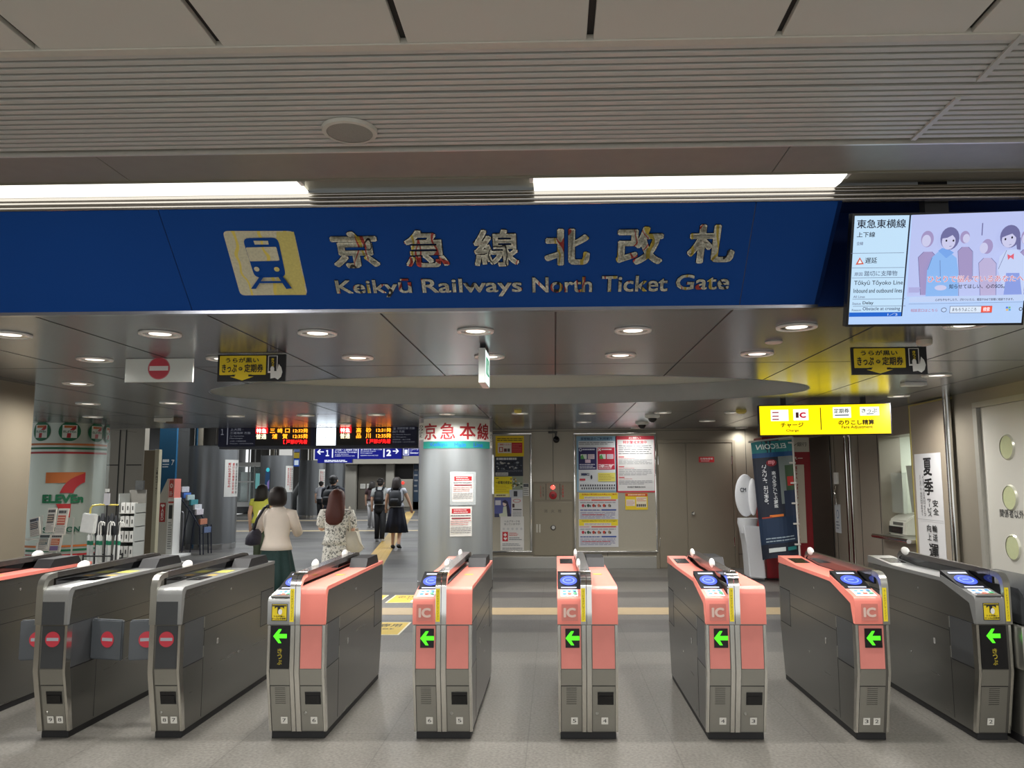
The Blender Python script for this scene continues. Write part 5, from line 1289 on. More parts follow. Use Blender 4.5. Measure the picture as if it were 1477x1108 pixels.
# ================================================================ CEILING FITTINGS
def downlight(px, py, Z, wpx, label, power=0, group='round downlights in the low ceiling', small=False):
    P_ = PZ(px, py, Z); r = wpx/2*P_.y/F
    t = thing('downlight', label, 'ceiling lamp', (P_.x, P_.y, Z), 0, group)
    if P_.y > 7: power *= 1.5
    if P_.y > 12.6: power *= .35
    bm = bmesh.new(); lathe(bm, [(r*.8, -.0), (r, -.002), (r*.98, -.012), (r*.84, -.014), (r*.78, -.004)], (0, 0, 0), 32, cap=False); obj('trim_ring', bm, WHITE, t, smooth=True)
    bm = bmesh.new(); lathe(bm, [(r*.8, -.008), (r*.55, -.0055), (r*.5, -.003)], (0, 0, 0), 32, cap=False); obj('reflector', bm, mat((225, 222, 214), .15, .9, noise=0), t, smooth=True)
    bm = bmesh.new(); lathe(bm, [(r*.52, -.0055), (r*.5, -.004)], (0, 0, 0), 24); obj('lamp_lens', bm, flat((255, 246, 232), 1.6 if power else .5), t)
    if power:
        l = bpy.data.lights.new('downlight_beam', 'SPOT'); l.energy = power; l.spot_size = R(168); l.spot_blend = 1.0; l.shadow_soft_size = r*.6; l.color = (1, .975, .93)
        o = bpy.data.objects.new('downlight_beam', l); COL.objects.link(o); o.parent = t; o.location = (0, 0, -.03)
    return t
LP = 95
rows = [('row nearest the blue sign', [(14, 482, 60), (231, 481, 60), (458, 480, 57), (686, 477, 55), (913, 476, 55), (1149, 471, 59), (1393, 468, 62)]),
        ('second row behind the blue sign', [(137, 518, 50), (322, 517, 48), (516, 515.5, 46), (706, 514, 45), (895, 512, 46), (1092, 510, 48), (1351, 541, 40)]),
        ('row beside the oval recess', [(113, 553, 42), (-90, 540, 44)]),
        ('row just beyond the oval recess', [(127, 582, 33), (247, 581, 32), (340, 600, 25), (441, 599, 26), (543, 598, 25), (645, 597, 24), (750, 596, 24), (847, 596, 25), (956, 595, 25), (1057, 595, 24), (1296, 571, 30)]),
        ('farthest row of the low ceiling', [(134, 601, 27), (498, 611, 19), (842, 608.5, 22), (918, 617, 16), (1020, 607, 23), (1070, 617, 18)])]
for nm, lst in rows:
    lst = sorted(lst)
    for i, (px, py, wp) in enumerate(lst):
        downlight(px, py, ZC, wp, 'recessed downlight, %s from left in the %s' % (ORD[i], nm), LP)
def ceilspot(name, px, py, Z, prof, m, label, cat, parts=()):
    P_ = PZ(px, py, Z); t = thing(name, label, cat, (P_.x, P_.y, Z)); bm = bmesh.new(); lathe(bm, prof, (0, 0, 0), 32); obj('body', bm, m, t, smooth=True); return t
r = 42*PZ(504, 186, ZH).y/F
t = thing('ceiling_speaker', 'round perforated speaker in the slatted front ceiling', 'speaker', PZ(504.5, 186.5, ZH))
bm = bmesh.new(); lathe(bm, [(r*.8, -.0), (r, -.002), (r*.97, -.016), (r*.82, -.018)], (0, 0, 0), 40, cap=False); obj('rim', bm, mat((206, 203, 192), .45), t, smooth=True)
bm = bmesh.new(); lathe(bm, [(r*.83, -.01), (r*.83, -.016), (r*.3, -.019)], (0, 0, 0), 40); obj('grille', bm, mat((150, 149, 140), .6, noise=.35, scale=400), t)
t = ceilspot('smoke_detector', 1333, 491, ZC, [(.052, 0), (.052, -.018), (.046, -.032), (.02, -.04)], mat((206, 200, 184), .5), 'round beige smoke detector in the ceiling above the right ticket sign', 'detector')
t = ceilspot('ceiling_speaker', 1116, 493, ZC, [(.058, 0), (.06, -.006), (.05, -.012)], mat((206, 204, 196), .5, noise=.2, scale=200), 'small round ceiling speaker between the right downlights', 'speaker')
for px, py, l in ((941, 601, 'dome camera'), (926, 611, 'dome camera')):
    P_ = PZ(px, py-2, ZC); t = thing('dome_camera', 'dark glass dome camera on the ceiling, %s of the pair above the notice board' % ('right one' if px > 930 else 'left one'), 'camera', (P_.x, P_.y, ZC), 0, 'dome cameras above the notice board')
    bm = bmesh.new(); lathe(bm, [(.11, 0), (.11, -.03), (.07, -.045)], (0, 0, 0), 24); obj('base', bm, WHITE, t, smooth=True); bm = bmesh.new(); ellipsoid(bm, (0, 0, -.05), .065, .065, .06); obj('dome', bm, GLOSS, t, smooth='all')
t = ceilspot('emergency_lamp', 1069, 591.5, ZC, [(.07, 0), (.07, -.03), (.04, -.05)], mat((214, 196, 96), .5, 0), 'small yellow emergency lamp beside a downlight near the double door', 'lamp')
t = ceilspot('emergency_lamp', 747, 592, ZC, [(.05, 0), (.05, -.03), (.03, -.04)], mat((214, 196, 96), .5, 0), 'small yellow emergency lamp in the ceiling right of the centre column', 'lamp')
t = thing('ceiling_beacon', 'brown and white box fixed under the ceiling near the shop', 'fixture', PZ(243, 603, ZC)); bm = bmesh.new(); box(bm, -.17, .12, -.1, .1, -.06, 0, bev=.01); obj('housing', bm, mat((196, 194, 184), .4), t); obj('end_box', B(.0, .18, -.08, .08, -.085, 0, bev=.006), mat((96, 78, 62), .5), t)
t = thing('antenna_box', 'small white box under the ceiling beside the right wall', 'fixture', PZ(1316, 552, ZC)); obj('housing', B(-.1, .12, -.06, .06, -.035, 0, bev=.008), WHITE, t)
# hanging no-entry sign and ticket signs
Yn = 6.0
def hang(name, x0, y0, x1, y1, Y, label, th=.02):
    P_ = PY((x0+x1)/2, y0, Y); return P_
x0, y0, x1, y1 = 180, 511, 281, 551.5
k = Yn/F; o = PY(x0, y1, Yn)
t = thing('no_entry_sign', 'white hanging sign with a red no-entry disc under the low ceiling', 'sign', (o.x+50*k, Yn, ZC))
h = (y1-y0)*k; z0 = o.z-ZC
obj('board', B(-50.5*k, 50.5*k, 0, .02, z0, min(-.004, z0+h), bev=.003), mat((226, 232, 226), .4, noise=.02), t)
bm = bmesh.new(); box(bm, -40*k, -38*k, .004, .016, -.01, 0); box(bm, 38*k, 40*k, .004, .016, -.01, 0); obj('clip', bm, STEEL, t)
p = Panel(.001); p.ell(0, 0, 16.6*k, 16.6*k, mat((206, 130, 136), .5), 36); p.ell(0, 0, 15.4*k, 15.4*k, mat((204, 72, 86), .45), 36); p.rect(-14*k, -3.4*k, 14*k, 3.4*k, (236, 234, 230))
p.build('no_entry_disc', lambda u, v, d: Vector((u, -.0005-d, z0+h*.5+v)), t)
def ticketsign(x0, x1, ya, yb, Y, label):
    k = Y/F; o = PY(x0, yb, Y); W_ = x1-x0; H = yb-ya
    t = thing('ticket_sign', label, 'sign', (o.x+W_/2*k, Y, ZC), 0, 'yellow and black ticket signs under the ceiling'); z0 = o.z-ZC
    obj('board', B(-W_/2*k, W_/2*k, 0, .02, z0, min(-.003, z0+H*k)), BLACKM, t)
    f = lambda u, v, d: Vector(((u-50)*k*W_/100, -.0005-d, z0+v*k*H/40)); Y_ = (244, 214, 36); D_ = (34, 34, 36)
    p = Panel(.001); p.poly(rpoly([(3, 9.5), (71.5, 9.5), (71.5, 38), (3, 38)], 1.2), Y_); p.poly([(26, 10), (46, 10), (46, 7), (54, 7), (37, 1.2), (19, 7), (26, 7)], Y_)
    p.rect(22, 8.9, 27, 9.9, D_); p.rect(46, 8.9, 51, 9.9, D_)
    p.text('うらが黒い', 12, 27.5, 61, 35, D_, .025); p.text('きっぷ', 7, 13, 29, 25.5, D_, .03); p.text('定期券', 40, 13, 68, 25.5, D_, .028); p.ell(34.6, 18.5, 2.9, 2.7, D_, 16); p.text('or', 33, 17.2, 36.4, 19.8, Y_, .02)
    p.rect(75, 12, 89, 37.5, (236, 236, 230)); p.rect(76.2, 14.5, 87.8, 36.5, D_); p.rect(79.5, 16, 84.5, 34.5, (60, 54, 26)); p.vtext('きっぷ', 80, 20, 84, 34, Y_, .03)
    p.poly([(79, 19), (80.5, 21.5), (83, 21.5), (84.6, 19), (84.8, 14), (89, 14.5), (91, 25), (95, 20), (96.8, 13), (95, 6), (90.5, 1.8), (86, 4.5), (79.5, 3.5)], (236, 236, 230))
    p.build('sign_face', f, t); return t
ticketsign(313, 413.5, 510.5, 550.5, 5.82, 'yellow and black ticket sign hanging left, beside the white no-entry sign')
ticketsign(1229.5, 1337, 500.5, 540.5, 5.66, 'yellow and black ticket sign hanging right, below the big screen')
# exit sign seen edge-on
Ye = 5.5; k = Ye/F; a = PY(690, 552, Ye); b = PY(700, 496, Ye)
t = thing('exit_sign', 'green and white exit sign box seen edge-on under the ceiling above the centre', 'exit sign', ((a.x+b.x)/2, Ye, ZC)); w = (b.x-a.x)/2; z0 = a.z-ZC
obj('mount', B(-w*.7, w*.9, .04, .3, -.03, 0), BLACKM, t); obj('housing', B(-w, w, 0, .36, z0, -.025, bev=.004), mat((222, 228, 224), .4, noise=.02), t)
p = Panel(.001); h = -.035-z0; p.rect(.01, .0, .35, h-.01, flat((225, 245, 240), 1.6)); p.rect(.05, .06, .31, h-.05, flat((20, 150, 100), .9)); p.ell(.17, h*.66, .018, .018, flat((225, 245, 240), 1)); p.poly([(.15, h*.6), (.2, h*.6), (.23, h*.35), (.2, h*.3), (.18, h*.42), (.14, h*.28), (.12, h*.3), (.15, h*.45)], flat((225, 245, 240), 1)); p.text('非常口', .22, h*.3, .3, h*.45, flat((225, 245, 240), 1))
p.build('lit_face', lambda u, v, d: Vector((w+.0005+d, u, z0+.008+v)), t)

# big screen ----------------------------------------------------------------------
Yt = 3.93; kt = Yt/F
tl = PY(1233, 311.5, Yt); ang = R(17)
hT = 154*kt/math.cos(ang)*1.0
t = thing('information_screen', 'large bright information screen hanging in front of the navy recess', 'screen', tl)
V_ = Vector((0, -math.sin(ang), math.cos(ang))); N_ = Vector((0, -math.cos(ang), -math.sin(ang)))
wS = .88; Ho = .548
f = lambda u, v, d: Vector((u, 0, 0)) + V_*(v-Ho) + N_*d
def slab(u0, u1, v0, v1, d0, d1, m, name):
    bm = bmesh.new(); vs = [bm.verts.new(f(u, v, d)) for d in (d0, d1) for v in (v0, v1) for u in (u0, u1)]
    for q_ in ((0, 1, 3, 2), (4, 6, 7, 5), (0, 4, 5, 1), (2, 3, 7, 6), (0, 2, 6, 4), (1, 5, 7, 3)): bm.faces.new([vs[i] for i in q_])
    return obj(name, bm, m, t)
slab(-.012, wS+.012, -.012, Ho+.012, -.05, -.001, BLACK, 'bezel')
obj('mount', B(wS/2-.06, wS/2+.06, .06, .12, -.1, .5), BLACKM, t)
# screen content, crop coordinates (scale 5.332, origin 1200,300)
SB = .92
def E(c, e=SB): return flat(c, e)
p = Panel(.0006)
X0, X1, Y0, Y1 = 183, 1530, 65, 882
def su(x, y):                               # undo the keystone of the photo
    tt = (y-Y0)/(Y1-Y0); xl = 183+(105-183)*tt; return (x-xl)/(1530-183)*wS
def sv(y): return Ho*(1-(y-Y0)/(Y1-Y0))
def sr(x0, y0, x1, y1, c): 
    ym = (y0+y1)/2; p.rect(su(x0, ym), sv(y1), su(x1, ym), sv(y0), c)
def st(s, x0, y0, x1, y1, c, bold=.01, shear=0): ym = (y0+y1)/2; p.text(s, su(x0, ym), sv(y1), su(x1, ym), sv(y0), c, bold, shear)
def sg(pts, c): p.poly([(su(*z), sv(z[1])) for z in pts], c)
def se(x, y, rx, ry, c, n=20): p.ell(su(x, y), sv(y), rx/1347*wS, ry/817*Ho, c, n)
p.rect(0, 0, wS, Ho, E((186, 214, 255)))
p.rect(.0, sv(821), su(602, 65), Ho, E((198, 230, 255)))
DN = flat((20, 26, 90), .15); LG = E((130, 140, 180), .5)
sg([(600, 62), (612, 62), (526, 822), (516, 822)], flat((20, 24, 70), .1))
p.rect(0, sv(823), su(520, 800), sv(790), E((10, 100, 210), .9)); st('1／2', 412, 796, 490, 818, E((220, 235, 255)))
st('東急東横線', 195, 92, 570, 158, DN, .015); st('上下線', 192, 184, 332, 224, DN, .015); st('全線', 187, 256, 238, 282, LG)
for y in (342, 452, 527, 688, 742): p.rect(su(140, y), sv(y+1.5), su(550, y)-.0, sv(y-1.5), LG)
sg([(172, 428), (236, 424), (206, 372)], E((226, 96, 70), .8)); sg([(190, 418), (222, 416), (206, 388)], E((240, 250, 255)))
st('遅延', 246, 374, 338, 418, DN, .01); st('原因', 160, 486, 222, 512, LG); st('踏切に支障物', 236, 474, 490, 514, E((60, 70, 130), .35), 0)
st('Tōkyū Tōyoko Line', 154, 546, 532, 590, DN, .005); st('Inbound and outbound lines', 148, 608, 524, 640, DN, .01); st('All Lines', 144, 660, 234, 678, LG)
st('Status', 134, 712, 200, 730, LG); st('Delay', 214, 704, 298, 734, DN, .015); st('Reason', 128, 762, 200, 778, LG); st('Obstacle at crossing', 212, 748, 502, 780, E((60, 70, 130), .35), .01)
LAV = E((176, 176, 226)); MAU = E((166, 152, 200), .9); SKN = E((206, 206, 240)); HR = E((120, 120, 176), .75); LBL = E((140, 186, 245)); LN = E((96, 104, 170), .6)
def seg(a, b, w=3, c=LN):
    A_ = Vector((su(*a), sv(a[1]))); B_ = Vector((su(*b), sv(b[1]))); d = (B_-A_); n = Vector((-d.y, d.x)).normalized()*w/1347*wS/2
    p.poly([tuple(A_-n), tuple(B_-n), tuple(B_+n), tuple(A_+n)], c)
sg([(610, 64), (1530, 45), (1520, 668), (556, 672)], E((190, 200, 246)))
def rider(x, y, s, hair, body, turn=0):
    sg([(x-60*s, y+400*s), (x-70*s, y+130*s), (x-30*s, y+92*s), (x+30*s, y+92*s), (x+70*s, y+135*s), (x+66*s, y+400*s)], body)
    se(x, y+2*s, 46*s, 58*s, hair); se(x-8*s+turn*s, y+14*s, 33*s, 42*s, SKN)
    seg((x-60*s, y+400*s), (x-70*s, y+130*s)); seg((x-70*s, y+130*s), (x-30*s, y+92*s)); seg((x+30*s, y+92*s), (x+70*s, y+135*s)); seg((x+70*s, y+135*s), (x+66*s, y+400*s))
rider(722, 240, 1.05, MAU, MAU); rider(1005, 230, .8, MAU, MAU, 20); rider(1170, 300, .95, MAU, E((190, 180, 220)), -20); rider(1470, 235, 1, MAU, MAU)
sg([(560, 600), (650, 600), (640, 640), (560, 640)], LAV)
sg([(688, 668), (704, 470), (740, 380), (800, 330), (870, 335), (930, 385), (942, 480), (938, 668)], LBL)
sg([(790, 330), (850, 385), (910, 345), (870, 318), (820, 310)], E((120, 168, 238)))
se(880, 240, 72, 84, HR); se(870, 262, 52, 60, SKN); sg([(820, 240), (830, 190), (880, 170), (940, 210), (930, 250), (900, 215), (860, 235)], HR)
for x in (852, 905): se(x, 256, 7, 8, flat((50, 50, 90), .1), 10)
seg((872, 298), (890, 296)); seg((704, 470), (740, 380)); seg((800, 400), (800, 560)); seg((942, 480), (938, 668)); se(800, 605, 46, 20, SKN)
sg([(1236, 470), (1250, 380), (1300, 330), (1380, 325), (1440, 380), (1450, 500), (1430, 660), (1290, 662)], E((200, 214, 250)))
sg([(1300, 500), (1400, 500), (1420, 660), (1280, 662)], E((140, 160, 230)))
se(1330, 230, 76, 84, HR); sg([(1370, 220), (1410, 240), (1408, 330), (1380, 325)], HR); se(1320, 252, 54, 60, SKN); sg([(1262, 240), (1280, 180), (1340, 165), (1390, 200), (1385, 250), (1345, 210), (1300, 225)], HR)
for x, y in ((1292, 250), (1342, 238)): se(x, y, 7, 9, flat((50, 50, 90), .1), 10)
seg((1318, 292), (1336, 288)); sg([(1305, 360), (1330, 372), (1355, 355), (1352, 400), (1330, 384), (1310, 402)], E((226, 100, 120)))
seg((1236, 470), (1300, 330)); seg((1450, 500), (1430, 660)); seg((1118, 130), (1112, 220), 8, HR)
RP = E((226, 84, 110), .8)
st('ひとりで悩んでいるあなたへ。', 694, 512, 1452, 566, E((235, 240, 255)), .05); st('ひとりで悩んでいるあなたへ。', 696, 514, 1450, 564, RP, .0)
st('知らせてほしい、心のSOS。', 858, 578, 1282, 612, DN, .015)
sg([(556, 672), (1530, 660), (1530, 706), (550, 712)], E((196, 214, 250))); st('心がもやもやしたり、ざわついたら、電話やSNSで気軽に相談できます。', 750, 684, 1350, 704, DN, .01)
seg((545, 724), (1530, 716), 2); st('相談窓口はこちら', 560, 760, 766, 784, E((210, 80, 120), .7), 0)
sr(858, 742, 1182, 796, E((150, 160, 200), .5)); sr(862, 746, 1098, 792, E((225, 238, 255))); st('まもろうよこころ', 878, 756, 1062, 780, DN, .01); sr(1098, 744, 1182, 792, E((235, 86, 66), 1)); st('検索', 1112, 752, 1164, 784, E((250, 240, 245), 1.2), .01)
se(812, 770, 22, 18, LG); se(812, 770, 17, 13, E((196, 220, 255)))
sr(1285, 750, 1302, 764, E((90, 130, 230))); sr(1304, 750, 1320, 764, E((120, 190, 120))); sr(1285, 767, 1302, 780, E((240, 190, 90))); sr(1304, 767, 1320, 780, E((90, 170, 220)))
se(1396, 768, 14, 14, flat((60, 50, 90), .1)); se(1396, 768, 9, 9, E((196, 220, 255))); st('厚生労働省', 1420, 756, 1524, 780, DN, .01)
p.build('lit_picture', f, t)

# yellow fare adjustment sign -------------------------------------------------------
Yf_ = 9.4; k = Yf_/F; rz = R(-8)
o = PY(1190, 628, Yf_)
t = thing('fare_adjustment_sign', 'bright yellow lit fare adjustment and charge sign hanging at the right', 'sign', o, rz)
hw = 91*k; hh = 45*k
obj('housing', B(-hw, hw, .005, .14, 0, hh, bev=.004), BLACKM, t)
bm = bmesh.new()
for x in (-.45, .45): box(bm, x-.03, x+.03, .04, .08, hh, ZC-o.z)
obj('hanger', bm, BLACKM, t)
YL = flat((255, 226, 0), 1.35); YD_ = flat((60, 50, 0)); WL2 = flat((240, 245, 235), 1.4)
p = Panel(.001); c = lambda x: (x-271)/(1330-271)*(2*hw-.03)-(hw-.015); d_ = lambda y: hh-.012-(y-105)/(325-105)*(hh-.03)
p.rect(-hw+.012, .012, hw-.012, hh-.012, YL)
def fr_(x0, y0, x1, y1, m): p.rect(c(x0), d_(y1), c(x1), d_(y0), m)
def ft(s, x0, y0, x1, y1, m, b=.01): p.text(s, c(x0), d_(y1), c(x1), d_(y0), m, b)
fr_(769, 125, 776, 295, YD_); fr_(362, 136, 508, 222, WL2)
for y in (152, 180, 205): fr_(374, y, 428, y+9, flat((220, 60, 90), .5))
fr_(548, 134, 672, 220, WL2); fr_(568, 158, 592, 200, flat((120, 60, 60), .3)); ft('C', 598, 158, 652, 202, flat((226, 20, 60), .8), .06); fr_(630, 172, 652, 178, WL2)
ft('チャージ', 440, 236, 628, 274, YD_, .03); ft('Charge', 484, 288, 588, 310, YD_, .02)
fr_(872, 124, 1018, 206, WL2); ft('定期券', 880, 134, 1004, 172, flat((30, 60, 110), .1), .02); fr_(886, 182, 1000, 190, flat((60, 90, 150), .3)); fr_(1090, 126, 1244, 192, WL2); ft('きっぷ', 1104, 138, 1228, 170, flat((30, 60, 110), .1), .02); fr_(1140, 176, 1200, 182, flat((60, 90, 150), .3))
ft('のりこし精算', 912, 222, 1200, 262, YD_, .035); ft('Fare Adjustment', 936, 266, 1186, 294, YD_, .02)
p.build('lit_face', lambda u, v, d: Vector((u, .004-d, v)), t)
# ================================================================ RIGHT SIDE
YR_ = lambda px, py=693: PX(px, py, XRW).y
ZR_ = lambda px, py: PX(px, py, XRW).z
yo0, yo1 = YR_(1322), YR_(1270)          # counter opening (near, far)
zo0, zo1 = .80, 2.2
bm = bmesh.new()
box(bm, XRW, XRW+.3, yo1, YB, 0, ZC); box(bm, XRW, XRW+.3, yo0, yo1, 0, zo0); box(bm, XRW, XRW+.3, yo0, yo1, zo1, ZC)
box(bm, XRW, XRW+.3, YR_(1413), yo0, 0, ZC); box(bm, XRW, XRW+.3, YR_(1413)-1.75, YR_(1413), 2.42, ZC); box(bm, XRW, XRW+.3, -4, YR_(1413)-1.75, 0, ZH)
struct('wall_right', bm, WALLB)
bm = bmesh.new(); box(bm, XRW+1.4, XRW+1.5, yo0-1, yo1+1, 0, ZC); box(bm, XRW+.3, XRW+1.5, yo1+.3, yo1+.4, 0, ZC); box(bm, XRW+.3, XRW+1.5, yo0-1, yo0-.9, 0, ZC)
struct('wall_office', bm, mat((186, 190, 176), .5, noise=.03))
struct('ceiling', B(XRW+.3, XRW+1.5, yo0-1, yo1+.4, 2.3, 2.32), mat((200, 200, 190), .6))
area('office_light', (XRW+.9, (yo0+yo1)/2, 2.28), .5, .8, 26, (.95, 1, .96))
# vertical joints, dark glass and chrome strips of the wall
bm = bmesh.new()
for px in (1205, 1240, 1268): 
    y = YR_(px); box(bm, XRW-.002, XRW, y-.008, y+.008, 0, ZC)
struct('trim_10', bm, BLACKM)
for i, px in enumerate((1222.5, 1229)):
    y = YR_(px); struct('trim_%d' % (11+i), B(XRW-.03, XRW, y-.035, y+.035, 0, ZC, bev=.01), CHROME)
struct('window_1', B(XRW-.02, XRW-.004, YR_(1200), YR_(1166), .05, 2.35, bev=.003), mat((44, 40, 38), .05, .0, noise=0, spec=.9))
def wfn(px, py): 
    P_ = PX(px, py, XRW); return plane_fn((XRW-.004, P_.y, P_.z), (0, -1, 0), (0, 0, 1), (-1, 0, 0))
t = thing('intercom', 'white card reader and coiled intercom handset on the right wall beside the chrome strips', 'intercom', (XRW, YR_(1208), ZR_(1208, 728)))
obj('reader', B(-.04, -.002, -.07, .07, .33, .52, bev=.006), WHITE, t)
bm = bmesh.new(); tube(bm, [(-.03, 0, .3), (-.05, .03, .2), (-.05, -.03, .1), (-.04, 0, 0)], .02, 8); obj('handset', bm, CHROME, t, smooth=True)
p = Panel(.001); p.rect(0, 0, .26, .46, (206, 212, 216)); p.ell(.13, .3, .06, .07, (90, 120, 160)); p.ell(.13, .3, .045, .055, (206, 212, 216)); p.lines(.05, .05, .2, .2, 3, (120, 130, 140), .4)
tag(p.build('paper_notice', wfn(1206, 768), None, back=(0, 0, .26, .46, .002, (206, 212, 216), 1)), 'small white notice with a round emblem below the intercom', 'notice')
# counter and machine in the opening
t = thing('service_counter', 'steel service counter rail in the opening of the right wall', 'counter', (XRW, (yo0+yo1)/2, zo0)); hy = (yo1-yo0)/2
bm = bmesh.new(); box(bm, -.12, .9, -hy+.01, hy-.01, .0, .05, bev=.012); obj('worktop', bm, STEELF, t)
bm = bmesh.new(); tube(bm, [(-.14, -hy, .03), (-.14, hy, .03)], .03, 12); obj('hand_rail', bm, CHROME, t, smooth=True)
P_ = PX(1311, 776, XRW+.25)
t = thing('counter_machine', 'white machine with a clear raised lid standing on the service counter', 'machine', (XRW+.3, P_.y, zo0+.05))
bm = bmesh.new(); prism(bm, [(-.22, 0), (-.2, .2), (-.1, .27), (.2, .3), (.25, 0)], 'y', -.28, .28); bmesh.ops.bevel(bm, geom=bm.edges[:], offset=.02, segments=2, affect='EDGES'); obj('body', bm, mat((206, 206, 194), .4), t, smooth=True)
obj('tray', B(-.235, -.2, -.2, .2, .03, .12, bev=.006), BLACK, t); obj('buttons', B(-.215, -.19, -.2, .1, .14, .18, bev=.004), mat((90, 90, 84), .5), t)
bm = bmesh.new(); prism(bm, [(.1, .3), (.2, .3), (.12, .95), (.05, .95)], 'y', -.25, .2); obj('monitor_back', bm, mat((190, 190, 182), .4), t)
obj('pane', B(-.16, -.15, -.26, .4, .3, .85), mat((210, 220, 214), .05, alpha=.2, noise=0), t)
# framed board with vertical notice
yb0, yb1 = YR_(1380), YR_(1322)
t = thing('framed_panel', 'tall beige panel with a thick steel tube edge on the right wall', 'panel', (XRW, (yb0+yb1)/2, .3)); hy = (yb1-yb0)/2
zt = ZR_(1350, 580)-.3
obj('panel', B(-.05, -.002, -hy+.02, hy-.02, 0, zt, bev=.004), mat((172, 160, 142), .4, .2, noise=.04), t)
bm = bmesh.new(); tube(bm, [(-.06, -hy, -.02), (-.06, -hy, zt+.04)], .045, 16); obj('edge_tube', bm, CHROME, t, smooth=True)
bm = bmesh.new(); box(bm, -.055, 0, hy-.03, hy, -.01, zt+.01, bev=.004); box(bm, -.055, 0, -hy, hy, zt, zt+.02, bev=.004); obj('edge_strip', bm, mat((206, 190, 110), .3, .6), t)
y0_ = PX(1328.5, 720, XRW).y; y1_ = PX(1367, 720, XRW).y; L_ = y0_-y1_
za_, zb_ = ZR_(1347, 806), ZR_(1345, 654)
p = Panel(.001); p.rect(0, 0, L_, zb_-za_, (226, 226, 228)); Hh = zb_-za_
fx = lambda a: a*L_; fz = lambda b: Hh*(1-b)
BK = (26, 26, 28)
p.text('夏', fx(.33), fz(.215), fx(.66), fz(.04), BK, .03); p.text('季', fx(.33), fz(.40), fx(.68), fz(.235), BK, .03)
p.vtext('安全', fx(.62), fz(.585), fx(.82), fz(.435), BK, .02); p.vtext('サービス', fx(.42), fz(.6), fx(.57), fz(.425), BK, .01); p.vtext('七月十五日から', fx(.28), fz(.6), fx(.35), fz(.2), (60, 60, 64), 0); p.vtext('八月十四日まで', fx(.17), fz(.6), fx(.24), fz(.2), (60, 60, 64), 0)
p.vtext('輸送', fx(.56), fz(.83), fx(.74), fz(.67), BK, .02); p.vtext('向上', fx(.36), fz(.83), fx(.52), fz(.67), BK, .02); p.text('運', fx(.4), fz(.985), fx(.76), fz(.85), BK, .03)
p.rect(0, fz(.632), L_, fz(.628), (170, 170, 172))
tag(p.build('vertical_notice', plane_fn((XRW-.053, y0_, za_), (0, -1, 0), (0, 0, 1), (-1, 0, 0)), None, back=(0, 0, L_, Hh, .001, (226, 226, 228), 1)), 'long white notice with big black vertical characters on the beige panel', 'notice')
# door with portholes
yd = YR_(1413)
dr3 = struct('door_3', box(box(box(bmesh.new(), XRW-.02, XRW+.06, yd-.06, yd+.02, 0, 2.378), XRW-.02, XRW+.06, yd-1.77, yd-1.70, 0, 2.378), XRW-.02, XRW+.06, yd-1.77, yd+.02, 2.38, 2.44), mat((170, 168, 160), .4, .3))
dl = obj('door_leaf', B(XRW+.02, XRW+.07, yd-1.70, yd-.06, .02, 2.38, bev=.004), mat((206, 204, 196), .45, .05, noise=.03, scale=3), dr3)
for i, (px, py) in enumerate(((1453, 645), (1457.5, 718), (1462, 790))):
    P_ = PX(px, py, XRW+.02); 
    def rd(r0, r1, x0, x1, m, nm, cap=True):
        bm = bmesh.new(); lathe(bm, [(r0, 0), (r1, x0-x1)], (0, 0, 0), 32, cap=cap); bmesh.ops.rotate(bm, verts=bm.verts, matrix=Matrix.Rotation(R(-90), 3, 'Y')); bmesh.ops.translate(bm, verts=bm.verts, vec=(x0, P_.y, P_.z)); return obj(nm, bm, m, dl, smooth=True)
    rd(.135, .12, XRW+.02, XRW+.004, mat((214, 214, 196), .3, .3), 'porthole_ring', False)
    rd(.118, .118, XRW+.016, XRW+.010, mat((196, 202, 160), .15, 0, noise=.05), 'porthole_pane')
p = Panel(.001); p.text('関係者以外立入禁止', 0, 0, .78, .085, (50, 50, 52), .01); P_ = PX(1440, 746, XRW)
p.build('door_lettering', plane_fn((XRW+.018, P_.y, P_.z), (0, -1, 0), (0, 0, 1), (-1, 0, 0)), dl)
# cash machine pillar, advertising banner, battery stand
YM = 13.3; k = YM/F
o = PY(1140, 838, YM); zt = Zat(632, YM)
t = thing('cash_machine', 'tall dark red cash machine pillar with white side strip behind the banner', 'machine', (Xat(1140, YM), YM, 0))
x0, x1 = Xat(1101, YM)-t.location.x, Xat(1170, YM)-t.location.x
obj('body', B(x0, x1, 0, .55, .02, zt, bev=.01), mat((150, 22, 36), .35, noise=.03), t)
obj('plinth', B(x0+.02, x1-.02, .02, .5, 0, .04), BLACKM, t)
p = Panel(.001); w = (x1-x0)/k; hh = (zt-.02)/k
p.rect(w*.35, hh-22, w-.8, hh-1, (206, 202, 186)); p.text('セブン銀行', w*.42, hh-14, w*.94, hh-8, (70, 66, 60), .01)
p.rect(w*.4, hh-150, w*.86, hh-40, (216, 208, 190)); p.vtext('電子マネーの現金チャージは、セブン銀行ATM', w*.62, hh-148, w*.72, hh-42, (170, 30, 50), .03)
p.text('マネー', w*.5, hh-34, w*.84, hh-28, (236, 220, 214), .03)
p.build('front_print', lambda u, v, d: Vector((x0+u*k, -.001-d, .02+v*k)), t)
YBn = 12.6; k = YBn/F
P0 = PY(1083, 637, YBn)
t = thing('advertising_banner', 'dark blue and teal advertising banner on a thin white pole by the cash machine', 'banner', (Xat(1150, YBn), YBn, 0)); bx = t.location.x
TLb, TRb, BRb, BLb = [PY(px, py, YBn) for px, py in ((1083.5, 638), (1142, 634), (1154, 800), (1100, 808))]
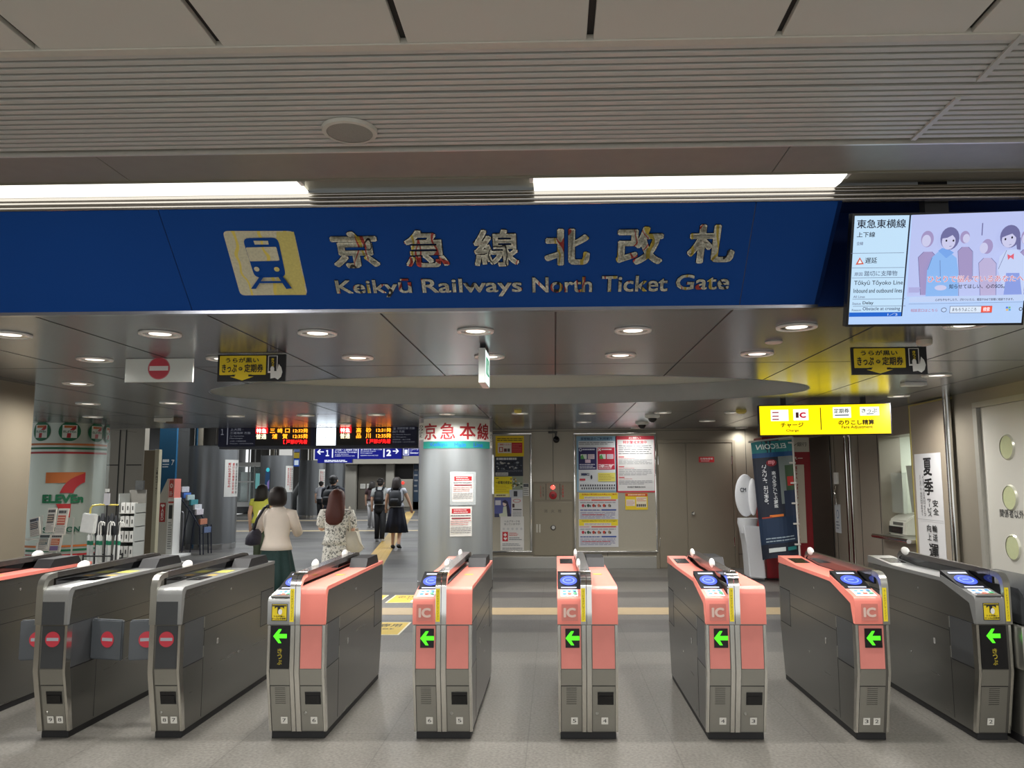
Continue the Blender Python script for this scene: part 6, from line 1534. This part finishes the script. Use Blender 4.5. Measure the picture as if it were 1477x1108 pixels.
def bfn(u, v, d):                       # u 0..1, v 0..1 (down -> up)
    a = BLb.lerp(BRb, u); b = TLb.lerp(TRb, u); P_ = a.lerp(b, v)
    return P_ + Vector((-bx, -YBn, 0)) + Vector((0, .03*math.sin(u*7+v*2)-d, 0))
p = Panel(.0008)
def gr(x0, y0, x1, y1, m, n=10):
    pts = []; f = []
    for j in range(n+1):
        for i in range(n+1): pts.append((x0+(x1-x0)*i/n, y0+(y1-y0)*j/n))
    for j in range(n):
        for i in range(n): q = j*(n+1)+i; f.append((q, q+1, q+n+2, q+n+1))
    p.add(pts, f, m)
gr(0, 0, 1, 1, mat((30, 36, 52), .45, noise=.08, scale=6), 16); gr(0, .9, 1, 1, (40, 128, 134)); gr(0, .86, 1, .9, (28, 76, 128)); gr(.62, .45, 1, .86, (120, 130, 130)); gr(.78, .5, 1, .78, (60, 84, 60)); gr(.7, .3, 1, .56, (38, 50, 76)); gr(.82, .6, .98, .68, (180, 50, 50)); gr(.0, .12, 1, .34, (28, 48, 76))
gr(.3, .345, .64, .365, (214, 120, 50)); gr(.1, .34, .35, .352, (150, 60, 40))
p.text('ELECOIN', .1, .93, .86, .975, (220, 235, 235), .02, .2, flip=True); p.text('mp', .36, .79, .52, .83, (226, 150, 160), .04); p.ell(.44, .81, .13, .03, mat((130, 30, 44), .5), lay=p.layer)
p.vtext('いよいよ、はじまる。', .2, .44, .3, .8, (226, 230, 234), .02, flip=True); p.vtext('座れるモバイル電源', .42, .42, .52, .74, (214, 218, 222), .02, flip=True)
p.lines(.15, .13, .9, .18, 2, (150, 166, 180), .4, 90); gr(.2, .05, .62, .085, (206, 214, 214)); gr(.68, .05, .92, .08, (40, 130, 130))
o = p.build('banner_cloth', bfn, t)
bm = bmesh.new(); a = PY(1143, 630, YBn); b = PY(1154, 806, YBn); lo = Vector((-bx, -YBn, 0)); tube(bm, [a+lo, b+lo, Vector((b.x+.04-bx, 0, .03))], .016, 8)
c = PY(1080, 638, YBn); tube(bm, [a+lo+Vector((0, .02, 0)), c+lo+Vector((0, .02, 0))], .014, 8)
for j in range(6): q_ = a.lerp(b, (j+.3)/6)+lo; box(bm, q_.x-.07, q_.x+.02, -.02, .02, q_.z-.012, q_.z+.012)
obj('pole', bm, mat((214, 210, 204), .4), t, smooth=True)
obj('foot', B(-.25, .25, -.2, .2, 0, .05, bev=.015), mat((200, 24, 34), .4), t)
t = thing('battery_stand', 'white and grey rental stand with a round raised disc beside the banner', 'stand', (Xat(1084, 13.0), 13.0, 0)); RX = t.location.x; k = 13/F
lx = lambda px: Xat(px, 13.0)-RX; lz = lambda py: Zat(py, 13.0, 1085)
GRS = mat((196, 198, 202), .35, .1, noise=.03)
bm = bmesh.new(); prism(bm, [(lx(1077), .06), (lx(1100), .04), (lx(1096), lz(760)), (lx(1070), lz(758)), (lx(1075), lz(790))], 'y', 0, .4); bmesh.ops.bevel(bm, geom=bm.edges[:], offset=.02, segments=2, affect='EDGES'); obj('body', bm, GRS, t, smooth=True)
obj('plinth', B(lx(1080), lx(1098), .03, .35, 0, .07), DARK, t)
bm = bmesh.new(); loft(bm, [(lx(1079), .15, lz(770), .12, .1), (lx(1079), .15, lz(755), .16, .14), (lx(1080), .15, lz(748), .165, .15)], 24); obj('bowl', bm, GRS, t, smooth=True)
bm = bmesh.new(); ellipsoid(bm, (lx(1079), .22, lz(715)), .17, .05, .345, 28, 16); ds = obj('disc', bm, mat((208, 210, 214), .3, noise=.02), t, smooth='all')
bm = bmesh.new(); ellipsoid(bm, (lx(1088), .14, lz(717)), .075, .04, .30, 20, 12); obj('inner_disc', bm, mat((222, 224, 228), .3), t, smooth='all')
p = Panel(.001); p.text('CM', 0, 0, .1, .07, (70, 74, 80), .04); p.ell(.03, -.55, .045, .045, (120, 124, 128)); p.ell(.03, -.55, .035, .035, (196, 198, 202)); 
p.build('emblem', lambda u, v, d: Vector((lx(1070)+u, .15-d, lz(710)+v)), t)

# floor stickers ------------------------------------------------------------------
def sticker(x0, x1, y0, y1, label, seed):
    p = Panel(.0006); w, h = x1-x0, y1-y0; YE_ = mat((206, 176, 52), .45, noise=.12, scale=9)
    p.rect(0, 0, w, h, (224, 218, 196)); p.rect(.02, .02, w-.02, h-.02, YE_); p.text('きっぷ専用' if seed == 1 else 'のりかえ口', w*.12, h*.6, w*.9, h*.86, (60, 56, 40), .02); p.text('Ticket' if seed == 1 else 'Transfer', w*.3, h*.4, w*.85, h*.52, (80, 76, 60), .01)
    if seed == 2: p.rect(w*.45, h*.08, w*.92, h*.34, (230, 228, 216)); p.poly([(w*.5, h*.1), (w*.56, h*.1), (w*.68, h*.32), (w*.62, h*.32)], (60, 60, 64)); p.poly([(w*.7, h*.1), (w*.8, h*.1), (w*.88, h*.32), (w*.78, h*.32)], (60, 60, 64))
    tag(p.build('floor_sticker', lambda u, v, d: Vector((x0+u, y0+v, .003+d)), None, back=(0, 0, w, h, .002, (224, 218, 196), 1)), label, 'floor sticker')
a = PZ(555, 870); b = PZ(571, 859); sticker(a.x, a.x+.72, a.y, b.y, 'yellow floor sticker beyond the tactile strip, left of the centre column', 2)
sticker(a.x-.8, a.x-.09, a.y, b.y, 'yellow floor sticker mostly hidden behind the ticket gate with plates 7 and 6', 1)
a = PZ(575, 916.5); b = PZ(590, 898); sticker(a.x-.78, a.x, a.y, b.y, 'yellow floor sticker with a red line nearest to the ticket gates', 1)

# ================================================================ PEOPLE
SKIN = mat((222, 178, 152), .5, noise=.05)
def skinbody(name, h, arms, legs, parent, head_turn=0, m=SKIN):
    V = []; E_ = []; Rr_ = []
    def add(p, r, par=None):
        V.append((p[0]*h, p[1]*h, p[2]*h)); Rr_.append(r*h)
        if par is not None: E_.append((par, len(V)-1))
        return len(V)-1
    pel = add((0, 0, .53), .062); sp = add((0, 0, .64), .052, pel); ch = add((0, -.005, .745), .06, sp)
    nb = add((0, 0, .825), .032, ch); nk = add((0, .005, .86), .028, nb); hd = add((0, .012, .905), .048, nk); cr = add((0, .008, .955), .043, hd)
    for s, (el, wr, ha) in zip((-1, 1), arms):
        sh = add((s*.1, 0, .80), .034, ch); e = add(el, .024, sh); w = add(wr, .016, e); hp = add(ha, .017, w)
        dv = Vector(ha)-Vector(wr); dv = dv.normalized(); side = dv.cross(Vector((0, 1, 0)))
        if side.length < .2: side = Vector((1, 0, 0))
        side.normalize()
        for j, (o_, ln) in enumerate(((-.0135, .036), (-.0045, .042), (.0045, .04), (.0135, .03))):
            b = Vector(ha)+side*o_+dv*.012; f1 = add(b, .0055, hp); add(b+dv*ln*.6+Vector((0, .006, 0)), .005, f1)
        tb = Vector(wr)*.45+Vector(ha)*.55+side*(-.02*s)+Vector((0, .008, 0)); f1 = add(tb, .006, hp); add(tb+dv*.024+side*(-.006*s), .005, f1)
    for s, (kn, an, to) in zip((-1, 1), legs):
        hi = add((s*.05, 0, .48), .052, pel); k_ = add(kn, .034, hi); a_ = add(an, .021, k_); add(to, .018, a_)
    me = bpy.data.meshes.new(name); me.from_pydata(V, E_, [])
    o = bpy.data.objects.new(name, me); COL.objects.link(o)
    md = o.modifiers.new('s', 'SKIN'); md.use_smooth_shade = True
    if not me.skin_vertices: pass
    for i, sv_ in enumerate(me.skin_vertices[0].data): sv_.radius = (Rr_[i], Rr_[i]); sv_.use_root = (i == 0)
    o.modifiers.new('d', 'SUBSURF').levels = 2
    dg = bpy.context.evaluated_depsgraph_get(); dg.update()
    m2 = bpy.data.meshes.new_from_object(o.evaluated_get(dg)); bpy.data.objects.remove(o)
    m2.materials.clear(); m2.materials.append(m)
    for p_ in m2.polygons: p_.use_smooth = True
    ob = bpy.data.objects.new(name, m2); COL.objects.link(ob); ob.parent = parent
    return ob
def person(label, X, Y, h, top, bottom, hair, arms=None, legs=None, rz=0, shoes=(30, 30, 32), hc=(34, 28, 26), wide=1.0, sleeve='short'):
    t = thing('person', label, 'person', (X, Y, 0), rz)
    A_ = arms or [((-.13, -.01, .66), (-.14, .04, .53), (-.14, .055, .49)), ((.13, .0, .66), (.15, .03, .53), (.152, .05, .49))]
    L_ = legs or [((-.05, .05, .28), (-.05, .02, .045), (-.055, .09, .018)), ((.055, -.02, .28), (.055, -.10, .05), (.06, -.03, .018))]
    body = skinbody('body', h, A_, L_, t)
    # face and ears, on the body's head
    bm = bmesh.new()
    ellipsoid(bm, (0, .066*h, .905*h), .009*h, .014*h, .014*h, 8, 6)
    for s in (-1, 1): ellipsoid(bm, (s*.050*h, .008*h, .905*h), .008*h, .014*h, .02*h, 8, 6)
    obj('nose_and_ears', bm, SKIN, body, smooth='all')
    bm = bmesh.new()
    for s in (-1, 1): ellipsoid(bm, (s*.02*h, .056*h, .918*h), .007*h, .004*h, .004*h, 8, 6)
    obj('eyes', bm, BLACK, body, smooth='all'); bm = bmesh.new(); ellipsoid(bm, (0, .058*h, .878*h), .016*h, .005*h, .004*h, 8, 6); obj('mouth', bm, mat((170, 90, 84), .5), body, smooth='all')
    # top
    tm, z0, kind = top
    bm = bmesh.new(); W_ = wide
    loft(bm, [(0, 0, z0*h, .112*W_*h, .086*h), (0, 0, (z0+.04)*h, .1*W_*h, .074*h), (0, 0, .64*h, .085*W_*h, .062*h), (0, 0, .72*h, .098*W_*h, .068*h), (0, 0, .785*h, .108*W_*h, .066*h), (0, 0, .815*h, .092*W_*h, .054*h), (0, .004*h, .838*h, .05*h, .04*h), (0, .004*h, .85*h, .035*h, .034*h)], 24)
    for s, (el, wr, ha) in zip((-1, 1), A_):
        sh = Vector((s*.097*W_, 0, .798))*h; e = Vector(el)*h; w = Vector(wr)*h
        if sleeve == 'short': tube(bm, [sh-Vector((s*.03*h, 0, -.004*h)), sh, sh.lerp(e, .75)], [.036*h, .042*h, .038*h], 12)
        elif sleeve == 'puff': tube(bm, [sh-Vector((s*.03*h, 0, 0)), sh, sh.lerp(e, .35), sh.lerp(e, .75), sh.lerp(e, .85)], [.034*h, .044*h, .048*h, .042*h, .026*h], 14)
        elif sleeve == 'cap': tube(bm, [sh-Vector((s*.03*h, 0, 0)), sh, sh.lerp(e, .35)], [.036*h, .04*h, .036*h], 12)
        elif sleeve == 'long': tube(bm, [sh-Vector((s*.03*h, 0, 0)), sh, e, w.lerp(e, .15)], [.036*h, .042*h, .034*h, .026*h], 12)
    o = obj('shirt' if kind != 'dress' else 'dress', bm, tm, t, smooth='all')
    # bottom
    if bottom:
        bmt, kind, hem = bottom
        bm = bmesh.new()
        if kind == 'trousers':
            loft(bm, [(0, 0, .60*h, .086*h, .062*h), (0, 0, .54*h, .095*h, .07*h), (0, 0, .49*h, .098*h, .072*h), (0, 0, .44*h, .086*h, .06*h)], 20)
            for s, (kn, an, to) in zip((-1, 1), L_): tube(bm, [Vector((s*.048*h, 0, .50*h)), Vector(kn)*h, Vector(an)*h+Vector((0, 0, -.012*h))], [.056*h, .046*h, .036*h], 14)
        else:
            fl = .13 if kind == 'skirt' else .115
            loft(bm, [(0, 0, .61*h, .08*h, .06*h), (0, 0, .54*h, .1*h, .078*h), (0, 0, (.54+hem)/2*h, fl*h, .1*h), (0, 0, hem*h, (fl+.025)*h, .12*h)], 56, wave=.1, wn=9)
        obj(kind if kind == 'trousers' else 'skirt', bm, bmt, t, smooth='all')
    # shoes
    bm = bmesh.new()
    for s, (kn, an, to) in zip((-1, 1), L_):
        a_, t_ = Vector(an)*h, Vector(to)*h; d = (t_-a_); d.z = 0; d.normalize()
        tube(bm, [a_-d*.02*h+Vector((0, 0, -.012*h)), a_+d*.015*h+Vector((0, 0, -.02*h)), t_+d*.02*h], [(.025*h, .026*h), (.027*h, .028*h), (.024*h, .014*h)], 12)
    obj('shoes', bm, mat(shoes, .4), t, smooth='all')
    # hair
    hm = mat(hc, .55, noise=.25, scale=40, stretch=(6, 6, .6), bump=.5); bm = bmesh.new()
    if hair == 'short': ellipsoid(bm, (0, -.004*h, .935*h), .057*h, .064*h, .05*h, 20, 12); ellipsoid(bm, (0, -.022*h, .905*h), .047*h, .045*h, .045*h, 16, 10)
    elif hair == 'bob':
        loft(bm, [(0, -.008*h, .852*h, .046*h, .042*h), (0, -.012*h, .865*h, .06*h, .058*h), (0, -.010*h, .90*h, .065*h, .066*h), (0, -.006*h, .94*h, .062*h, .066*h), (0, 0, .972*h, .05*h, .052*h), (0, 0, .985*h, .028*h, .03*h), (0, 0, .99*h, .006*h, .006*h)], 28, wave=0)
    elif hair == 'long':
        loft(bm, [(-.005*h, -.075*h, .712*h, .03*h, .012*h), (-.003*h, -.07*h, .735*h, .062*h, .026*h), (0, -.06*h, .79*h, .074*h, .04*h), (0, -.04*h, .84*h, .07*h, .05*h), (0, -.02*h, .885*h, .066*h, .062*h), (0, -.008*h, .93*h, .064*h, .067*h), (0, 0, .965*h, .05*h, .054*h), (0, 0, .985*h, .024*h, .026*h), (0, 0, .989*h, .005*h, .005*h)], 40, wave=.0)
    elif hair == 'mid':
        loft(bm, [(-.015*h, -.03*h, .80*h, .066*h, .04*h), (0, -.025*h, .84*h, .07*h, .055*h), (0, -.012*h, .885*h, .066*h, .064*h), (0, -.006*h, .93*h, .063*h, .066*h), (0, 0, .965*h, .05*h, .053*h), (0, 0, .985*h, .024*h, .026*h)], 24)
    obj('hair', bm, hm, t, smooth='all')
    return t
def backpack(t, h, c, label, w=.085, z0=.60, z1=.80, rz=0):
    b = thing('backpack', label, 'backpack', t.location); b.rotation_euler = t.rotation_euler
    bm = bmesh.new(); loft(bm, [(0, -.105*h, z0*h, w*.9*h, .035*h), (0, -.11*h, (z0+.02)*h, w*1.02*h, .045*h), (0, -.112*h, (z0+z1)/2*h, w*h, .048*h), (0, -.105*h, (z1-.03)*h, w*.9*h, .042*h), (0, -.095*h, z1*h, w*.6*h, .025*h)], 24); m = mat(c, .6, noise=.2, bump=.3)
    obj('bag', bm, m, b, smooth='all'); bm = bmesh.new(); loft(bm, [(0, -.15*h, (z0+.03)*h, w*.7*h, .02*h), (0, -.155*h, (z0+.09)*h, w*.7*h, .022*h), (0, -.148*h, (z0+.11)*h, w*.6*h, .015*h)], 20); obj('front_pocket', bm, m, b, smooth='all')
    bm = bmesh.new()
    for s in (-1, 1): tube(bm, [(s*.045*h, -.075*h, z1*h-.01), (s*.055*h, -.04*h, .842*h), (s*.06*h, .03*h, .835*h), (s*.075*h, .072*h, .76*h), (s*.085*h, .02*h, .66*h), (s*.07*h, -.07*h, .63*h)], (.014*h), 8)
    obj('strap', bm, m, b, smooth='all'); return b
def floral():
    m = bpy.data.materials.new('floral'); m.use_nodes = True; nt = m.node_tree; b = nt.nodes['Principled BSDF']; N = nt.nodes.new
    tc = N('ShaderNodeTexCoord'); n = N('ShaderNodeTexNoise'); n.inputs['Scale'].default_value = 38; n.inputs['Detail'].default_value = 2; n.inputs['Distortion'].default_value = 1.2
    r = N('ShaderNodeValToRGB'); e = r.color_ramp.elements; e[0].position = .40; e[0].color = (*srgb((120, 122, 116)), 1); e[1].position = .47; e[1].color = (*srgb((248, 246, 238)), 1)
    nt.links.new(tc.outputs['Object'], n.inputs['Vector']); nt.links.new(n.outputs['Fac'], r.inputs[0]); nt.links.new(r.outputs[0], b.inputs['Base Color']); b.inputs['Roughness'].default_value = .7; return m
FLOR = floral()
BEI = mat((243, 230, 216), .7, noise=.04, scale=12, bump=.1)
# short-haired woman in front
Y1 = 9.0; h = 1.585
w1 = person('woman seen from behind in a beige top and dark green skirt, phone arm raised', Xat(402, Y1), Y1, h, (BEI, .545, 'shirt'), (mat((20, 52, 50), .7, noise=.35, scale=30), 'skirt', .24), 'bob', sleeve='long', wide=1.0, hc=(36, 26, 24),
            arms=[((-.155, .03, .665), (-.085, .12, .75), (-.07, .14, .785)), ((.14, .03, .66), (.09, .13, .72), (.075, .15, .755))])
bag = thing('shoulder_bag', 'dark patterned shoulder bag hanging at the left of the woman in beige', 'bag', w1.location)
bm = bmesh.new(); loft(bm, [(-.165*h, -.015*h, .575*h, .02*h, .03*h), (-.165*h, -.015*h, .585*h, .05*h, .065*h), (-.16*h, -.015*h, .63*h, .05*h, .08*h), (-.15*h, -.015*h, .67*h, .035*h, .07*h), (-.145*h, -.015*h, .69*h, .015*h, .045*h)], 24); obj('bag', bm, mat((44, 42, 56), .6, noise=.6, scale=40), bag, smooth='all')
bm = bmesh.new(); tube(bm, [(-.15*h, -.05*h, .68*h), (-.115*h, -.085*h, .76*h), (-.075*h, -.07*h, .835*h), (-.07*h, .0, .856*h), (-.09*h, .07*h, .80*h), (-.14*h, .03*h, .69*h)], .010*h, 8); obj('strap', bm, mat((40, 38, 48), .6), bag, smooth='all')
# long-haired woman in floral dress
Y2 = 9.7; h = 1.55
w2 = person('woman with long reddish brown hair in a white floral dress, seen from behind', Xat(487, Y2), Y2, h, (FLOR, .56, 'dress'), (FLOR, 'dress', .1), 'long', sleeve='puff', hc=(92, 46, 38), shoes=(210, 204, 196),
            arms=[((-.13, .02, .67), (-.10, .11, .72), (-.09, .13, .75)), ((.125, .0, .66), (.11, .10, .62), (.09, .13, .62))])
bag = thing('tote_bag', 'white cloth tote bag hanging at the right of the woman in the floral dress', 'bag', w2.location)
bm = bmesh.new(); loft(bm, [(.16*h, -.03*h, .50*h, .03*h, .02*h), (.155*h, -.03*h, .52*h, .065*h, .035*h), (.14*h, -.03*h, .6*h, .06*h, .035*h), (.135*h, -.03*h, .66*h, .05*h, .025*h)], 24); obj('bag', bm, mat((222, 216, 200), .7, noise=.08, bump=.4), bag, smooth='all')
bm = bmesh.new(); tube(bm, [(.12*h, -.05*h, .65*h), (.11*h, -.05*h, .76*h), (.10*h, .0, .845*h), (.12*h, .04*h, .75*h), (.14*h, .0, .66*h)], .008*h, 8); tube(bm, [(.17*h, -.05*h, .66*h), (.2*h, -.06*h, .58*h), (.235*h, -.06*h, .53*h)], [(.012*h, .004*h), (.014*h, .004*h), (.004*h, .003*h)], 8); obj('handle', bm, mat((222, 216, 200), .7), bag, smooth='all')
# man with backpack
Y3 = 18.5; h = 1.80
m3 = person('heavily built man in a dark navy shirt and brown trousers, head turned right', Xat(481, Y3), Y3, h, (mat((34, 38, 52), .7, noise=.1), .55, 'shirt'), (mat((78, 66, 48), .7), 'trousers', 0), 'short', wide=1.22, rz=R(-12), hc=(50, 50, 52))
backpack(m3, h, (24, 26, 32), 'black backpack on the man in the navy shirt', w=.09)
sc = thing('suitcase', 'beige wheeled suitcase beside the man in the navy shirt', 'suitcase', (Xat(509, Y3), Y3, 0))
bm = bmesh.new(); box(bm, -.1, .12, -.15, .15, .07, .55, bev=.03); obj('shell', bm, mat((160, 148, 126), .5), sc, smooth=True)
bm = bmesh.new()
for x in (-.07, .09):
    for y in (-.1, .1): ellipsoid(bm, (x, y, .035), .02, .035, .035, 10, 8)
obj('wheels', bm, BLACKM, sc, smooth='all'); bm = bmesh.new(); tube(bm, [(-.05, 0, .54), (-.05, 0, .98), (.07, 0, .98), (.07, 0, .54)], .01, 8); obj('handle', bm, STEEL, sc)
Y4 = 32; person('distant person in a white shirt and dark trousers left of the big man', Xat(463.5, Y4), Y4, 1.66, (mat((196, 198, 206), .7), .56, 'shirt'), (mat((30, 30, 34), .7), 'trousers', 0), 'short')
# students
Y5 = 21.9; h = 1.73
m5 = person('young man in a white shirt and black trousers walking left of the woman in navy', Xat(549, Y5), Y5, h, (mat((196, 200, 200), .7), .57, 'shirt'), (mat((22, 22, 26), .7), 'trousers', 0), 'short', shoes=(214, 214, 214))
backpack(m5, h, (22, 24, 30), 'black backpack on the young man in the white shirt', w=.075, z0=.58)
Y6 = 19.5; h = 1.75
m6 = person('woman in a white blouse and long navy skirt walking along the tactile path', Xat(572.5, Y6), Y6, h, (mat((206, 210, 220), .7), .57, 'shirt'), (mat((20, 24, 42), .7, noise=.1), 'skirt', .22), 'mid', sleeve='cap', hc=(46, 38, 36),
            arms=[((-.14, .0, .67), (-.15, .02, .56), (-.15, .03, .52)), ((.155, .02, .68), (.2, .03, .56), (.205, .04, .515))], legs=[((-.05, .05, .28), (-.055, .05, .04), (-.055, .1, .016)), ((.055, -.02, .28), (.06, -.12, .06), (.065, -.07, .018))])
backpack(m6, h, (38, 40, 46), 'large dark grey backpack on the woman in the navy skirt', w=.088, z0=.58, z1=.8)
Y7 = 28.5; person('distant person in pale trousers half hidden behind the young man', Xat(537, Y7), Y7, 1.66, (mat((60, 40, 44), .7), .57, 'shirt'), (mat((176, 176, 178), .7), 'trousers', 0), 'mid', shoes=(170, 170, 170))
Y8 = 14.2; h = 1.60
w8 = person('woman in a bright yellow sleeveless top beyond the short-haired woman', Xat(379, Y8), Y8, h, (mat((232, 232, 96), .7, noise=.05), .56, 'shirt'), (mat((70, 80, 60), .7), 'trousers', 0), 'mid', sleeve='cap', hc=(40, 36, 30))
